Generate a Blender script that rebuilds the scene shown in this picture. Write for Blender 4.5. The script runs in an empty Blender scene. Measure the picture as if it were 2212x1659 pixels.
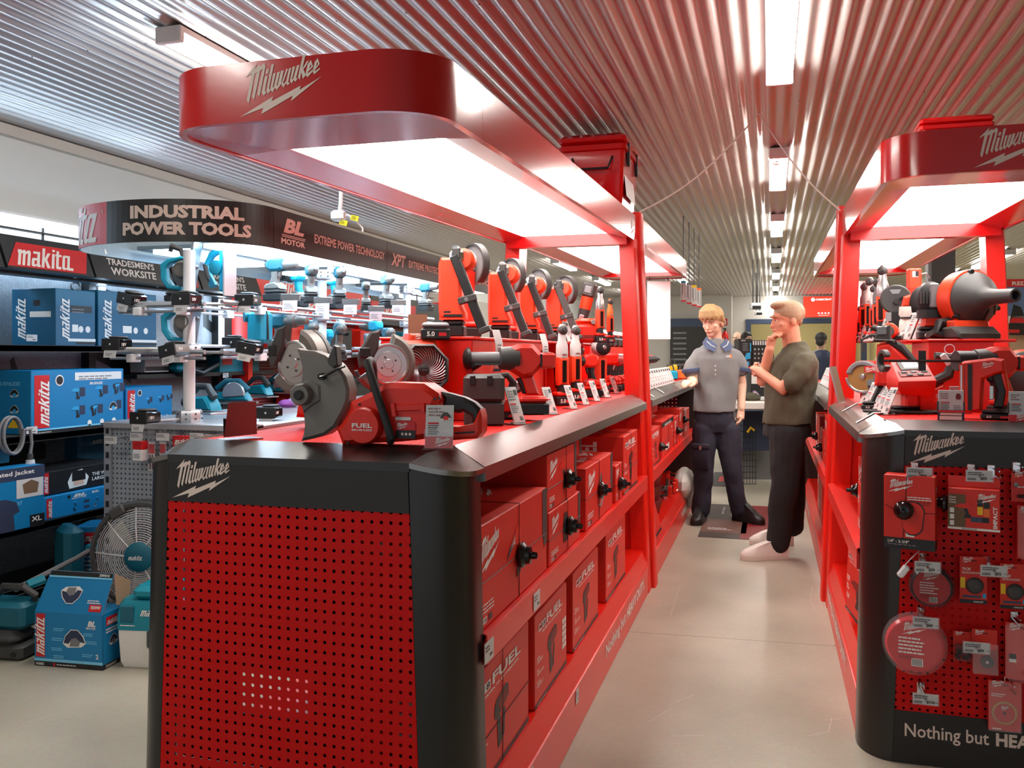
import bpy, bmesh, math, random
from mathutils import Vector, Matrix, noise
random.seed(7)
scene = bpy.context.scene
COL = scene.collection
PI = math.pi
# ---------------- camera (lens in pixels of a 2212 x 1659 frame) ----------------
FPX, CX0, HY0, EYE = 1900.0, 1106.0, 765.0, 1.35
YAW = math.atan((1664 - CX0) / FPX)
cam_d = bpy.data.cameras.new('camera'); cam = bpy.data.objects.new('camera', cam_d); COL.objects.link(cam)
cam_d.sensor_width = 36.0; cam_d.lens = 36.0 * FPX / 2212.0
cam_d.shift_y = (HY0 - 829.5) / 2212.0
cam.location = (0, 0, EYE); cam.rotation_euler = (PI / 2, 0, YAW)
cam_d.clip_start = 0.05; cam_d.clip_end = 100
scene.camera = cam
# ---------------- world, exposure ----------------
wd = bpy.data.worlds.new('shop_world'); scene.world = wd; wd.use_nodes = True
wbg = wd.node_tree.nodes['Background']; wbg.inputs[0].default_value = (0.93, 0.95, 1.0, 1); wbg.inputs[1].default_value = 0.5
scene.view_settings.view_transform = 'Standard'; scene.view_settings.look = 'None'
scene.view_settings.exposure = 0.15; scene.view_settings.gamma = 1.0; scene.view_settings.use_curve_mapping = False
scene.cycles.max_bounces = 6; scene.cycles.diffuse_bounces = 3; scene.cycles.glossy_bounces = 4
scene.cycles.transparent_max_bounces = 8; scene.cycles.transmission_bounces = 4
scene.cycles.caustics_reflective = False; scene.cycles.caustics_refractive = False
scene.cycles.sample_clamp_indirect = 6.0
BATTEN_E, CANOPY_E, LED_E = 48.0, 9.0, 14.0
# ---------------- from a line of sight to a place ----------------
_c, _s = math.cos(YAW), math.sin(YAW)
def _ray(px, py):
    u = (px - CX0) / FPX; v = -(py - HY0) / FPX
    return Vector((u * _c - _s, u * _s + _c, v))
def onZ(px, py, z=0.0):
    r = _ray(px, py); t = (z - EYE) / r.z; return Vector((r.x * t, r.y * t, z))
def onX(px, py, X):
    r = _ray(px, py); t = X / r.x; return Vector((X, r.y * t, EYE + r.z * t))
def onY(px, py, Y):
    r = _ray(px, py); t = Y / r.y; return Vector((r.x * t, Y, EYE + r.z * t))
# ---------------- materials ----------------
def lin(c):
    return tuple(((v / 255) / 12.92 if v / 255 <= 0.04045 else ((v / 255 + 0.055) / 1.055) ** 2.4) for v in c)
MAT = {}
def mat(name, rgb, rough=0.5, metal=0.0, var=0.06, vscale=20, bump=0.0, bscale=200, coat=0.0, emit=None, alpha=None, trans=0.0, aniso=0.0):
    m = bpy.data.materials.new(name); m.use_nodes = True; nt = m.node_tree; b = nt.nodes['Principled BSDF']
    col = lin(rgb) + (1,)
    b.inputs['Base Color'].default_value = col; b.inputs['Roughness'].default_value = rough; b.inputs['Metallic'].default_value = metal
    if coat: b.inputs['Coat Weight'].default_value = coat; b.inputs['Coat Roughness'].default_value = 0.08
    if trans: b.inputs['Transmission Weight'].default_value = trans
    if aniso: b.inputs['Anisotropic'].default_value = aniso
    tc = nt.nodes.new('ShaderNodeTexCoord')
    if var:
        n = nt.nodes.new('ShaderNodeTexNoise'); n.inputs['Scale'].default_value = vscale; n.inputs['Detail'].default_value = 4
        mr = nt.nodes.new('ShaderNodeMapRange'); mr.inputs[3].default_value = 1 - var; mr.inputs[4].default_value = 1 + var
        mx = nt.nodes.new('ShaderNodeMix'); mx.data_type = 'RGBA'; mx.blend_type = 'MULTIPLY'; mx.inputs[0].default_value = 1
        mx.inputs[6].default_value = col
        nt.links.new(tc.outputs['Object'], n.inputs['Vector']); nt.links.new(n.outputs[0], mr.inputs[0])
        nt.links.new(mr.outputs[0], mx.inputs[7]); nt.links.new(mx.outputs[2], b.inputs['Base Color'])
    if bump:
        n2 = nt.nodes.new('ShaderNodeTexNoise'); n2.inputs['Scale'].default_value = bscale
        bp = nt.nodes.new('ShaderNodeBump'); bp.inputs['Strength'].default_value = bump; bp.inputs['Distance'].default_value = 0.002
        nt.links.new(tc.outputs['Object'], n2.inputs['Vector']); nt.links.new(n2.outputs[0], bp.inputs['Height']); nt.links.new(bp.outputs[0], b.inputs['Normal'])
    if emit is not None:
        b.inputs['Emission Color'].default_value = col; b.inputs['Emission Strength'].default_value = emit
    if alpha is not None: b.inputs['Alpha'].default_value = alpha
    MAT[name] = m
    return m
def pegs(name, rgb, hole, pitch, rad, axes, rough=0.4, ofs=(0, 0), metal=0.0, see=False):
    """painted sheet metal with a grid of punched holes (object coordinates)"""
    m = mat(name, rgb, rough, metal, var=0.03); nt = m.node_tree; b = nt.nodes['Principled BSDF']; b.inputs['Specular IOR Level'].default_value = 0.22
    tc = nt.nodes.new('ShaderNodeTexCoord'); sp = nt.nodes.new('ShaderNodeSeparateXYZ'); nt.links.new(tc.outputs['Object'], sp.inputs[0])
    sq = []
    for k, a in enumerate(axes):
        ad = nt.nodes.new('ShaderNodeMath'); ad.operation = 'ADD'; ad.inputs[1].default_value = ofs[k] + 500 * pitch
        md = nt.nodes.new('ShaderNodeMath'); md.operation = 'MODULO'; md.inputs[1].default_value = pitch
        sb = nt.nodes.new('ShaderNodeMath'); sb.operation = 'SUBTRACT'; sb.inputs[1].default_value = pitch / 2
        pw = nt.nodes.new('ShaderNodeMath'); pw.operation = 'MULTIPLY'
        nt.links.new(sp.outputs['XYZ'.index(a)], ad.inputs[0]); nt.links.new(ad.outputs[0], md.inputs[0]); nt.links.new(md.outputs[0], sb.inputs[0])
        nt.links.new(sb.outputs[0], pw.inputs[0]); nt.links.new(sb.outputs[0], pw.inputs[1]); sq.append(pw)
    su = nt.nodes.new('ShaderNodeMath'); su.operation = 'ADD'; nt.links.new(sq[0].outputs[0], su.inputs[0]); nt.links.new(sq[1].outputs[0], su.inputs[1])
    lt = nt.nodes.new('ShaderNodeMath'); lt.operation = 'LESS_THAN'; lt.inputs[1].default_value = rad * rad; nt.links.new(su.outputs[0], lt.inputs[0])
    mx = nt.nodes.new('ShaderNodeMix'); mx.data_type = 'RGBA'; mx.inputs[6].default_value = lin(rgb) + (1,); mx.inputs[7].default_value = lin(hole) + (1,)
    nt.links.new(lt.outputs[0], mx.inputs[0]); nt.links.new(mx.outputs[2], b.inputs['Base Color'])
    mr = nt.nodes.new('ShaderNodeMapRange'); mr.inputs[3].default_value = rough; mr.inputs[4].default_value = 1.0; nt.links.new(lt.outputs[0], mr.inputs[0]); nt.links.new(mr.outputs[0], b.inputs['Roughness'])
    if see:
        tr = nt.nodes.new('ShaderNodeBsdfTransparent'); ms = nt.nodes.new('ShaderNodeMixShader'); nt.links.new(lt.outputs[0], ms.inputs[0]); nt.links.new(b.outputs[0], ms.inputs[1]); nt.links.new(tr.outputs[0], ms.inputs[2]); nt.links.new(ms.outputs[0], nt.nodes['Material Output'].inputs[0])
    return m
mat('red', (224, 26, 9), 0.33, 0, 0.03, 6, 0.05, 500, coat=0.08)
mat('red_gloss', (192, 6, 7), 0.2, 0, 0.03, 6, 0.05, 60, coat=0.2)
mat('red_tool', (222, 38, 18), 0.4, 0, 0.05, 30)
mat('red_orange', (236, 66, 30), 0.42, 0, 0.05, 30)
mat('red_box', (212, 38, 22), 0.45, 0, 0.06, 10)
mat('red_dark', (120, 14, 12), 0.5)
mat('red_print', (200, 26, 30), 0.45)
mat('black', (24, 24, 25), 0.45, 0, 0.1, 30)
mat('black_gloss', (14, 14, 15), 0.15, 0, 0.05)
mat('charcoal', (62, 61, 60), 0.5, 0, 0.1, 40, 0.1, 600)
mat('rubber', (40, 40, 41), 0.7, 0, 0.12, 60, 0.15, 500)
mat('grey', (120, 120, 122), 0.5)
mat('taupe', (116, 112, 106), 0.45, 0.3, 0.06, 30)
mat('silver', (196, 196, 196), 0.3, 0.9, 0.05)
mat('alu', (190, 192, 196), 0.34, 0.7, 0.04)
mat('chrome', (220, 220, 222), 0.12, 1.0, 0.02)
mat('steel', (146, 144, 142), 0.24, 0.9, 0.06, 4, 0.12, 300)
mat('steel_dark', (64, 63, 62), 0.3, 0.75, 0.1, 3, 0.06, 300)
mat('header_black', (44, 42, 40), 0.4, 0.3, 0.08, 3)
mat('white', (236, 236, 236), 0.5, 0, 0.03)
mat('offwhite', (216, 210, 200), 0.55, 0, 0.04)
mat('print_white', (232, 228, 222), 0.6, 0, 0.02)
mat('print_tan', (226, 206, 192), 0.55, 0, 0.02)
mat('card', (205, 204, 202), 0.5, 0, 0.03)
mat('kraft', (176, 150, 118), 0.8, 0, 0.1)
mat('tag_pink', (222, 196, 194), 0.5)
mat('slate', (112, 128, 138), 0.5)
mat('teal', (0, 130, 150), 0.4, 0, 0.06, 20)
mat('teal_light', (20, 158, 190), 0.4, 0, 0.06, 20)
mat('teal_dark', (10, 92, 110), 0.5, 0, 0.06, 20)
mat('box_blue', (8, 122, 176), 0.45, 0, 0.05, 6)
mat('box_blue_dark', (8, 88, 122), 0.45, 0, 0.05, 6)
mat('cyan_print', (40, 160, 210), 0.5)
mat('sky_print', (120, 200, 232), 0.5)
mat('yellow', (238, 190, 30), 0.5)
mat('yellow_bright', (246, 232, 20), 0.5)
mat('orange', (236, 110, 40), 0.5)
mat('brown', (110, 84, 60), 0.7)
mat('navy', (42, 52, 78), 0.6)
mat('skin', (222, 178, 152), 0.55, 0, 0.05, 30)
mat('skin_pink', (218, 156, 126), 0.55, 0, 0.05, 30)
mat('hair_blond', (182, 150, 104), 0.6, 0, 0.2, 90, 0.5, 150)
mat('hair_sand', (168, 142, 112), 0.6, 0, 0.2, 90, 0.5, 150)
mat('hair_dark', (40, 34, 32), 0.6, 0, 0.2, 90)
mat('shirt_grey', (122, 122, 122), 0.9, 0, 0.12, 300, 0.2, 700)
mat('shirt_olive', (80, 77, 60), 0.9, 0, 0.12, 60, 0.2, 400)
mat('collar_blue', (72, 84, 112), 0.9)
mat('trouser_navy', (38, 38, 52), 0.85, 0, 0.2, 12, 0.3, 300)
mat('trouser_black', (24, 24, 26), 0.9, 0, 0.2, 12, 0.3, 300)
mat('shoe_white', (226, 220, 212), 0.6, 0, 0.06, 30)
mat('leather_black', (26, 25, 25), 0.42, 0, 0.2, 40, 0.3, 200)
mat('wall_white', (222, 224, 222), 0.7, 0, 0.02, 3)
mat('wall_grey', (196, 190, 184), 0.8, 0, 0.03, 3)
mat('wall_warm', (214, 196, 140), 0.8, 0, 0.03, 3)
mat('frame_blue', (52, 66, 92), 0.5)
mat('purple', (150, 70, 150), 0.6)
mat('violet', (170, 140, 180), 0.6)
mat('bag_white', (222, 220, 212), 0.55, 0, 0.05, 40, 0.4, 60)
mat('gold', (190, 150, 90), 0.35, 0.7)
mat('batten_light', (255, 251, 242), 0.5, emit=BATTEN_E, var=0)
mat('canopy_light', (255, 252, 246), 0.5, emit=CANOPY_E, var=0)
mat('led_light', (204, 232, 255), 0.5, emit=LED_E, var=0)
mat('screen_red', (236, 60, 40), 0.4, emit=0.7, var=0)
mat('screen_white', (255, 255, 255), 0.4, emit=0.9, var=0)
mat('clear_plastic', (240, 240, 245), 0.08, 0, 0, trans=0.0, alpha=0.09)
mat('smoke_plastic', (90, 80, 84), 0.1, 0, 0, alpha=0.3)
mat('pink_plastic', (236, 50, 60), 0.12, 0, 0, alpha=0.75)
pegs('peg_red', (200, 5, 4), (14, 5, 5), 0.0243, 0.0043, 'XZ', 0.5, see=True)
pegs('peg_deck', (210, 20, 10), (90, 6, 6), 0.022, 0.004, 'XY', 0.6)
pegs('peg_wall', (120, 12, 12), (190, 180, 180), 0.025, 0.006, 'YZ', 0.4)
pegs('peg_grey', (150, 156, 162), (70, 76, 82), 0.0243, 0.0052, 'XZ', 0.4)
pegs('peg_maroon', (74, 10, 12), (235, 225, 220), 0.034, 0.006, 'XZ', 0.4)
# diamond-plate print behind the blue brand's bays
def plate():
    m = mat('plate_grey', (150, 156, 162), 0.5, 0.2, 0.05); nt = m.node_tree; b = nt.nodes['Principled BSDF']
    tc = nt.nodes.new('ShaderNodeTexCoord'); mp = nt.nodes.new('ShaderNodeMapping'); mp.inputs['Rotation'].default_value = (math.radians(45), 0, 0); mp.inputs['Scale'].default_value = (1, 16, 26)
    w = nt.nodes.new('ShaderNodeTexBrick'); w.inputs['Scale'].default_value = 1.0
    w.inputs['Color1'].default_value = lin((160, 166, 172)) + (1,); w.inputs['Color2'].default_value = lin((146, 152, 158)) + (1,); w.inputs['Mortar'].default_value = lin((120, 126, 132)) + (1,)
    sp = nt.nodes.new('ShaderNodeSeparateXYZ'); cb = nt.nodes.new('ShaderNodeCombineXYZ')
    nt.links.new(tc.outputs['Object'], mp.inputs[0]); nt.links.new(mp.outputs[0], sp.inputs[0]); nt.links.new(sp.outputs[1], cb.inputs[0]); nt.links.new(sp.outputs[2], cb.inputs[1])
    nt.links.new(cb.outputs[0], w.inputs['Vector']); nt.links.new(w.outputs[0], b.inputs['Base Color'])
plate()
def floor_mat():
    m = mat('concrete', (184, 178, 164), 0.36, 0, 0.0); nt = m.node_tree; b = nt.nodes['Principled BSDF']
    tc = nt.nodes.new('ShaderNodeTexCoord')
    n1 = nt.nodes.new('ShaderNodeTexNoise'); n1.inputs['Scale'].default_value = 1.6; n1.inputs['Detail'].default_value = 8
    n2 = nt.nodes.new('ShaderNodeTexNoise'); n2.inputs['Scale'].default_value = 60; n2.inputs['Detail'].default_value = 5
    v = nt.nodes.new('ShaderNodeTexNoise'); v.inputs['Scale'].default_value = 9; v.inputs['Detail'].default_value = 2
    for n in (n1, n2, v): nt.links.new(tc.outputs['Object'], n.inputs['Vector'])
    cr = nt.nodes.new('ShaderNodeValToRGB'); cr.color_ramp.elements[0].color = lin((158, 153, 136)) + (1,); cr.color_ramp.elements[1].color = lin((188, 182, 164)) + (1,)
    cr.color_ramp.elements[0].position = 0.3; cr.color_ramp.elements[1].position = 0.7
    mx = nt.nodes.new('ShaderNodeMix'); mx.data_type = 'RGBA'; mx.blend_type = 'OVERLAY'; mx.inputs[0].default_value = 0.18
    nt.links.new(n1.outputs[0], cr.inputs[0]); nt.links.new(cr.outputs[0], mx.inputs[6]); nt.links.new(n2.outputs[1], mx.inputs[7])
    lt = nt.nodes.new('ShaderNodeMath'); lt.operation = 'GREATER_THAN'; lt.inputs[1].default_value = 0.79; nt.links.new(n2.outputs[0], lt.inputs[0])
    m2 = nt.nodes.new('ShaderNodeMix'); m2.data_type = 'RGBA'; m2.inputs[7].default_value = lin((90, 84, 76)) + (1,)
    nt.links.new(lt.outputs[0], m2.inputs[0]); nt.links.new(mx.outputs[2], m2.inputs[6]); nt.links.new(m2.outputs[2], b.inputs['Base Color'])
    mr = nt.nodes.new('ShaderNodeMapRange'); mr.inputs[3].default_value = 0.22; mr.inputs[4].default_value = 0.48; nt.links.new(n1.outputs[0], mr.inputs[0]); nt.links.new(mr.outputs[0], b.inputs['Roughness'])
floor_mat()
mat('ceiling_metal', (200, 194, 191), 0.3, 0.55, 0.04, 2)
mat('floor_line', (120, 112, 100), 0.7)
mat('floor_scratch', (206, 202, 194), 0.6)
mat('mat_dark', (70, 62, 58), 0.6, 0, 0.3, 3)
mat('mat_brown', (104, 72, 62), 0.6, 0, 0.3, 4)
mat('poster_blue', (90, 120, 160), 0.5, 0, 0.3, 3)
# ---------------- mesh builder ----------------
I4 = Matrix.Identity(4)
def TR(x=0, y=0, z=0): return Matrix.Translation((x, y, z))
def RX(d): return Matrix.Rotation(math.radians(d), 4, 'X')
def RY(d): return Matrix.Rotation(math.radians(d), 4, 'Y')
def RZ(d): return Matrix.Rotation(math.radians(d), 4, 'Z')
def frame(o, r, u):
    """matrix whose x runs along r, y along u, z out of the face, with its origin at o"""
    r = Vector(r).normalized(); u = Vector(u); n = r.cross(u).normalized(); u = n.cross(r)
    return Matrix(((r.x, u.x, n.x, o[0]), (r.y, u.y, n.y, o[1]), (r.z, u.z, n.z, o[2]), (0, 0, 0, 1)))
_txt = {}
def text_geo(s, bold=0.0, shear=0.0):
    k = (s, bold, shear)
    if k not in _txt:
        cu = bpy.data.curves.new('t', 'FONT'); cu.body = s; cu.size = 1; cu.offset = bold; cu.shear = shear; cu.resolution_u = 2; cu.fill_mode = 'FRONT'
        ob = bpy.data.objects.new('t', cu); COL.objects.link(ob)
        dg = bpy.context.evaluated_depsgraph_get(); me = ob.evaluated_get(dg).to_mesh()
        vs = [(v.co.x, v.co.y) for v in me.vertices]; fs = [tuple(p.vertices) for p in me.polygons]
        ob.evaluated_get(dg).to_mesh_clear(); bpy.data.objects.remove(ob); bpy.data.curves.remove(cu)
        x0 = min(v[0] for v in vs); x1 = max(v[0] for v in vs); y0 = min(v[1] for v in vs); y1 = max(v[1] for v in vs)
        _txt[k] = ([((x - x0) / (x1 - x0), (y - y0) / (y1 - y0)) for x, y in vs], fs, (x1 - x0) / (y1 - y0))
    return _txt[k]
# hand lettered strokes: the slanted red-brand wordmark with its bolt, the blue-brand wordmark (units of its own box)
_W = [[(232,488),(300,408),(520,186),(470,312),(568,247),(596,272),(694,210),(722,285),(575,918),(527,855),(655,330),(592,368),(446,974),(398,905),(524,392),(462,418),(320,1030),(266,965),(382,404)],
      [(752,346),(808,342),(782,440),(722,446)],
      [(708,500),(776,486),(706,790),(742,846),(672,900),(630,830)],
      [(862,256),(926,250),(802,760),(846,806),(776,874),(744,812)],
      [(905,458),(970,442),(892,740),(918,752),(1000,438),(1068,424),(985,716),(1006,720),(1090,414),(1160,404),(1086,700),(990,810),(946,756),(890,850),(836,780)],
      [(1222,376),(1256,398),(1150,650),(1140,680),(1160,690),(1216,640),(1282,378),(1336,372),(1262,664),(1300,690),(1248,732),(1214,684),(1146,768),(1094,690)],
      [(1366,354),(1432,346),(1352,610),(1376,616),(1468,334),(1532,324),(1450,592),(1484,612),(1434,676),(1396,630),(1340,704),(1304,640)],
      [(1606,132),(1672,126),(1598,410),(1700,270),(1752,256),(1664,390),(1622,424),(1676,560),(1606,630),(1572,480),(1540,640),(1490,590)],
      [(1800,250),(1848,392),(1724,496),(1730,520),(1850,440),(1856,478),(1716,604),(1666,540),(1722,330)],
      [(1956,224),(2000,352),(1888,470),(1894,490),(2008,428),(2004,462),(1876,556),(1834,496),(1884,300)],
      [(94,1316),(906,934),(862,1036),(1562,762),(1530,850),(2046,612),(1326,1072),(1372,958),(612,1294),(668,1160)]]
_H = {8: [(1790,330),(1806,380),(1756,436)], 9: [(1944,298),(1962,352),(1912,404)]}
def _tess(polys):
    from mathutils.geometry import tessellate_polygon
    vs, fs = [], []
    for k, pl in enumerate(polys):
        rings = [[Vector((x, y, 0)) for x, y in pl]]
        if polys is _W and k in _H: rings.append([Vector((x, y, 0)) for x, y in _H[k]])
        flat = [p for r in rings for p in r]; b = len(vs)
        vs += [(p.x, p.y) for p in flat]
        for t in tessellate_polygon(rings): fs.append(tuple(b + i for i in t))
    return vs, fs
_v, _f = _tess(_W)
LOGO_W = ([((x - 94) / 1952, (1316 - y) / 1952) for x, y in _v], _f)
# makita: bold slanted strokes, drawn upright then sheared
_MK = [[(0,62),(0,78),(22,78),(22,70),(30,78),(40,78),(45,70),(54,78),(66,78),(72,70),(72,0),(56,0),(56,60),(52,62),(44,54),(44,0),(29,0),(29,60),(25,62),(20,56),(20,0),(4,0),(4,62)],
       [(86,78),(126,78),(126,12),(132,12),(132,0),(112,0),(108,6),(102,0),(86,0),(80,8),(80,36),(86,44),(110,44),(110,66),(86,66)],
       [(138,100),(154,100),(154,48),(168,78),(186,78),(168,44),(190,0),(171,0),(156,34),(154,34),(154,0),(138,0)],
       [(196,100),(212,100),(212,88),(196,88)], [(196,78),(212,78),(212,0),(196,0)],
       [(222,96),(238,96),(238,78),(254,78),(254,66),(238,66),(238,14),(254,14),(254,0),(228,0),(222,8),(222,66),(216,66),(216,78),(222,78)],
       [(266,78),(306,78),(306,14),(330,14),(330,0),(292,0),(289,6),(282,0),(266,0),(260,8),(260,70)]]
_MKH = {1: [(96,32),(110,32),(110,12),(96,12)], 6: [(276,66),(290,66),(290,12),(276,12)]}
def _mk():
    from mathutils.geometry import tessellate_polygon
    vs, fs = [], []
    for k, pl in enumerate(_MK):
        rings = [[Vector((x, y, 0)) for x, y in pl]]
        if k in _MKH: rings.append([Vector((x, y, 0)) for x, y in _MKH[k]])
        flat = [p for r in rings for p in r]; b = len(vs); vs += [((p.x + 0.42 * p.y) / 370, p.y / 370) for p in flat]
        for t in tessellate_polygon(rings): fs.append(tuple(b + i for i in t))
    return vs, fs
LOGO_M = _mk()
class MB:
    def __init__(s): s.v = []; s.f = []; s.m = []; s.M = I4
    def put(s, vs, fs, m, M=None):
        T = s.M @ M if M is not None else s.M
        b = len(s.v); s.v += [T @ Vector(p) for p in vs]
        for f in fs: s.f.append(tuple(b + i for i in f)); s.m.append(m)
        return s
    def poly(s, pts, m, M=None): return s.put(pts, [tuple(range(len(pts)))], m, M)
    def box(s, a, b, m, M=None, bev=0.0):
        x0, y0, z0 = (min(a[i], b[i]) for i in range(3)); x1, y1, z1 = (max(a[i], b[i]) for i in range(3))
        if bev:
            bev = min(bev, 0.45 * min(x1 - x0, y1 - y0, z1 - z0))
            o = [(x0 + bev, y0), (x1 - bev, y0), (x1, y0 + bev), (x1, y1 - bev), (x1 - bev, y1), (x0 + bev, y1), (x0, y1 - bev), (x0, y0 + bev)]
            cx, cy = (x0 + x1) / 2, (y0 + y1) / 2
            sx = (x1 - x0 - 2 * bev) / (x1 - x0); sy = (y1 - y0 - 2 * bev) / (y1 - y0)
            i = [(cx + (x - cx) * sx, cy + (y - cy) * sy) for x, y in o]
            return s.loft([[(x, y, z0) for x, y in i], [(x, y, z0 + bev) for x, y in o], [(x, y, z1 - bev) for x, y in o], [(x, y, z1) for x, y in i]], m, M)
        vs = [(x0, y0, z0), (x1, y0, z0), (x1, y1, z0), (x0, y1, z0), (x0, y0, z1), (x1, y0, z1), (x1, y1, z1), (x0, y1, z1)]
        return s.put(vs, [(0, 3, 2, 1), (4, 5, 6, 7), (0, 1, 5, 4), (1, 2, 6, 5), (2, 3, 7, 6), (3, 0, 4, 7)], m, M)
    def loft(s, rings, m, M=None, caps=True, closed=True):
        n = len(rings[0]); vs = [p for r in rings for p in r]; fs = []
        for k in range(len(rings) - 1):
            for i in range(n if closed else n - 1):
                j = (i + 1) % n; fs.append((k * n + i, k * n + j, (k + 1) * n + j, (k + 1) * n + i))
        if caps: fs.append(tuple(reversed(range(n)))); fs.append(tuple(range((len(rings) - 1) * n, len(rings) * n)))
        return s.put(vs, fs, m, M)
    def tube(s, pts, r, m, n=8, M=None, caps=True, flat=1.0):
        pts = [Vector(p) for p in pts]; rs = r if isinstance(r, (list, tuple)) else [r] * len(pts)
        rings = []; up = None
        for i, p in enumerate(pts):
            d = (pts[min(i + 1, len(pts) - 1)] - pts[max(i - 1, 0)]).normalized()
            if up is None:
                up = Vector((0, 0, 1)) if abs(d.z) < 0.9 else Vector((0, 1, 0))
            a = d.cross(up)
            if a.length < 1e-4: a = d.cross(Vector((1, 0, 0)))
            a.normalize(); up = a.cross(d).normalized()
            rings.append([p + a * (rs[i] * math.cos(2 * PI * k / n)) + up * (rs[i] * flat * math.sin(2 * PI * k / n)) for k in range(n)])
        return s.loft(rings, m, M, caps)
    def cyl(s, a, b, r, m, n=16, r2=None, M=None, caps=True): return s.tube([a, b], [r, r if r2 is None else r2], m, n, M, caps)
    def lathe(s, prof, m, n=24, M=None, caps=True, sy=1.0):
        return s.loft([[(r * math.cos(2 * PI * k / n), sy * r * math.sin(2 * PI * k / n), z) for k in range(n)] for r, z in prof], m, M, caps)
    def ball(s, c, r, m, n=12, M=None):
        rx, ry, rz = r if isinstance(r, (tuple, list)) else (r, r, r)
        rings = []
        for i in range(1, n // 2 + 1):
            a = -PI / 2 + PI * (i - 0.5) / (n // 2)
            rings.append([(c[0] + rx * math.cos(a) * math.cos(2 * PI * k / n), c[1] + ry * math.cos(a) * math.sin(2 * PI * k / n), c[2] + rz * math.sin(a)) for k in range(n)])
        return s.loft(rings, m, M)
    def prism(s, pts, y0, y1, m, M=None, ch=0.0):
        """outline in x,z pushed from y0 to y1, its rims chamfered by ch"""
        from mathutils.geometry import tessellate_polygon
        area = sum(pts[i - 1][0] * pts[i][1] - pts[i][0] * pts[i - 1][1] for i in range(len(pts)))
        if area < 0: pts = list(reversed(pts))
        n = len(pts)
        if ch:
            ins = []
            for i in range(n):
                p, q, r = Vector(pts[i - 1]), Vector(pts[i]), Vector(pts[(i + 1) % n])
                d1 = (q - p).normalized() if (q - p).length > 1e-9 else Vector((1, 0)); d2 = (r - q).normalized() if (r - q).length > 1e-9 else d1
                n1 = Vector((-d1.y, d1.x)); n2 = Vector((-d2.y, d2.x)); b = n1 + n2
                b = b / max(0.5, b.length_squared) * 2 if b.length > 1e-6 else n1
                ins.append(q + b * ch)
            layers = [(y0, ins), (y0 + ch, pts), (y1 - ch, pts), (y1, ins)]
        else: layers = [(y0, pts), (y1, pts)]
        vs = [(p[0], y, p[1]) for y, l in layers for p in l]; fs = []
        for k in range(len(layers) - 1):
            for i in range(n):
                j = (i + 1) % n; fs.append((k * n + i, k * n + j, (k + 1) * n + j, (k + 1) * n + i))
        tri = tessellate_polygon([[Vector((p[0], p[1], 0)) for p in layers[0][1]]])
        o = (len(layers) - 1) * n
        for t in tri: fs.append(tuple(t)); fs.append(tuple(o + i for i in t))
        return s.put(vs, fs, m, M)
    def flat(s, geo, m, M): vs, fs = geo[0], geo[1]; return s.put([(x, y, 0) for x, y in vs], fs, m, M)
    def text(s, t, m, M, h=None, w=None, bold=0.02, shear=0.0, center=False):
        """lettering on the xy plane of M, lower left at its origin"""
        vs, fs, asp = text_geo(t, bold, shear)
        if h is None: h = w / asp
        if w is None: w = h * asp
        ox = -w / 2 if center else 0
        return s.put([(ox + x * w, y * h, 0) for x, y in vs], fs, m, M)
    def logo(s, geo, w, m, M): return s.put([(x * w, y * w, 0) for x, y in geo[0]], geo[1], m, M)
    def lines(s, x, y, w, n, dy, m, M, h=None, rag=0.3):
        """small print too fine to read: ragged rows"""
        for k in range(n):
            ww = w * (1 - rag * random.random()); xx = x
            while xx < x + ww:
                l = min(w * random.uniform(0.08, 0.22), x + ww - xx); hh = h or dy * 0.45
                s.put([(xx, y - k * dy, 0), (xx + l, y - k * dy, 0), (xx + l, y - k * dy + hh, 0), (xx, y - k * dy + hh, 0)], [(0, 1, 2, 3)], m, M); xx += l + w * 0.025
        return s
    def rect(s, x0, y0, x1, y1, m, M): return s.put([(x0, y0, 0), (x1, y0, 0), (x1, y1, 0), (x0, y1, 0)], [(0, 1, 2, 3)], m, M)
    def build(s, name, parent=None, smooth=38, loc=None, rot=None):
        me = bpy.data.meshes.new(name); names = []
        for k in s.m:
            if k not in names: names.append(k)
        if loc is not None and parent is None: pass
        me.from_pydata([tuple(v) for v in s.v], [], s.f)
        for k in names: me.materials.append(MAT[k])
        ix = {k: i for i, k in enumerate(names)}
        me.polygons.foreach_set('material_index', [ix[k] for k in s.m])
        bm = bmesh.new(); bm.from_mesh(me); bmesh.ops.recalc_face_normals(bm, faces=bm.faces) if smooth != 'flat' else None; bm.to_mesh(me); bm.free()
        if smooth and smooth != 'flat':
            me.polygons.foreach_set('use_smooth', [True] * len(me.polygons)); me.set_sharp_from_angle(angle=math.radians(smooth))
        me.update()
        ob = bpy.data.objects.new(name, me); COL.objects.link(ob)
        if parent is not None: ob.parent = parent
        if loc is not None: ob.location = loc
        if rot is not None: ob.rotation_euler = rot
        return ob
def tag(o, label, cat, group=None, kind=None):
    if label:
        o['label'] = label
        if not 4 <= len(label.replace('-', ' ').split()) <= 16: print('LABEL', len(label.replace('-', ' ').split()), label)
    if cat: o['category'] = cat
    if group: o['group'] = group
    if kind: o['kind'] = kind
    return o
def thing(name, label, cat, loc=(0, 0, 0), rz=0, group=None, rx=0, ry=0, sc=1.0):
    o = bpy.data.objects.new(name, None); COL.objects.link(o); o.empty_display_size = 0.1
    o.location = loc; o.rotation_euler = (math.radians(rx), math.radians(ry), math.radians(rz)); o.scale = (sc, sc, sc)
    return tag(o, label, cat, group)
def struct(name, mb, smooth=38):
    o = mb.build(name, None, smooth); o['kind'] = 'structure'; return o
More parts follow.
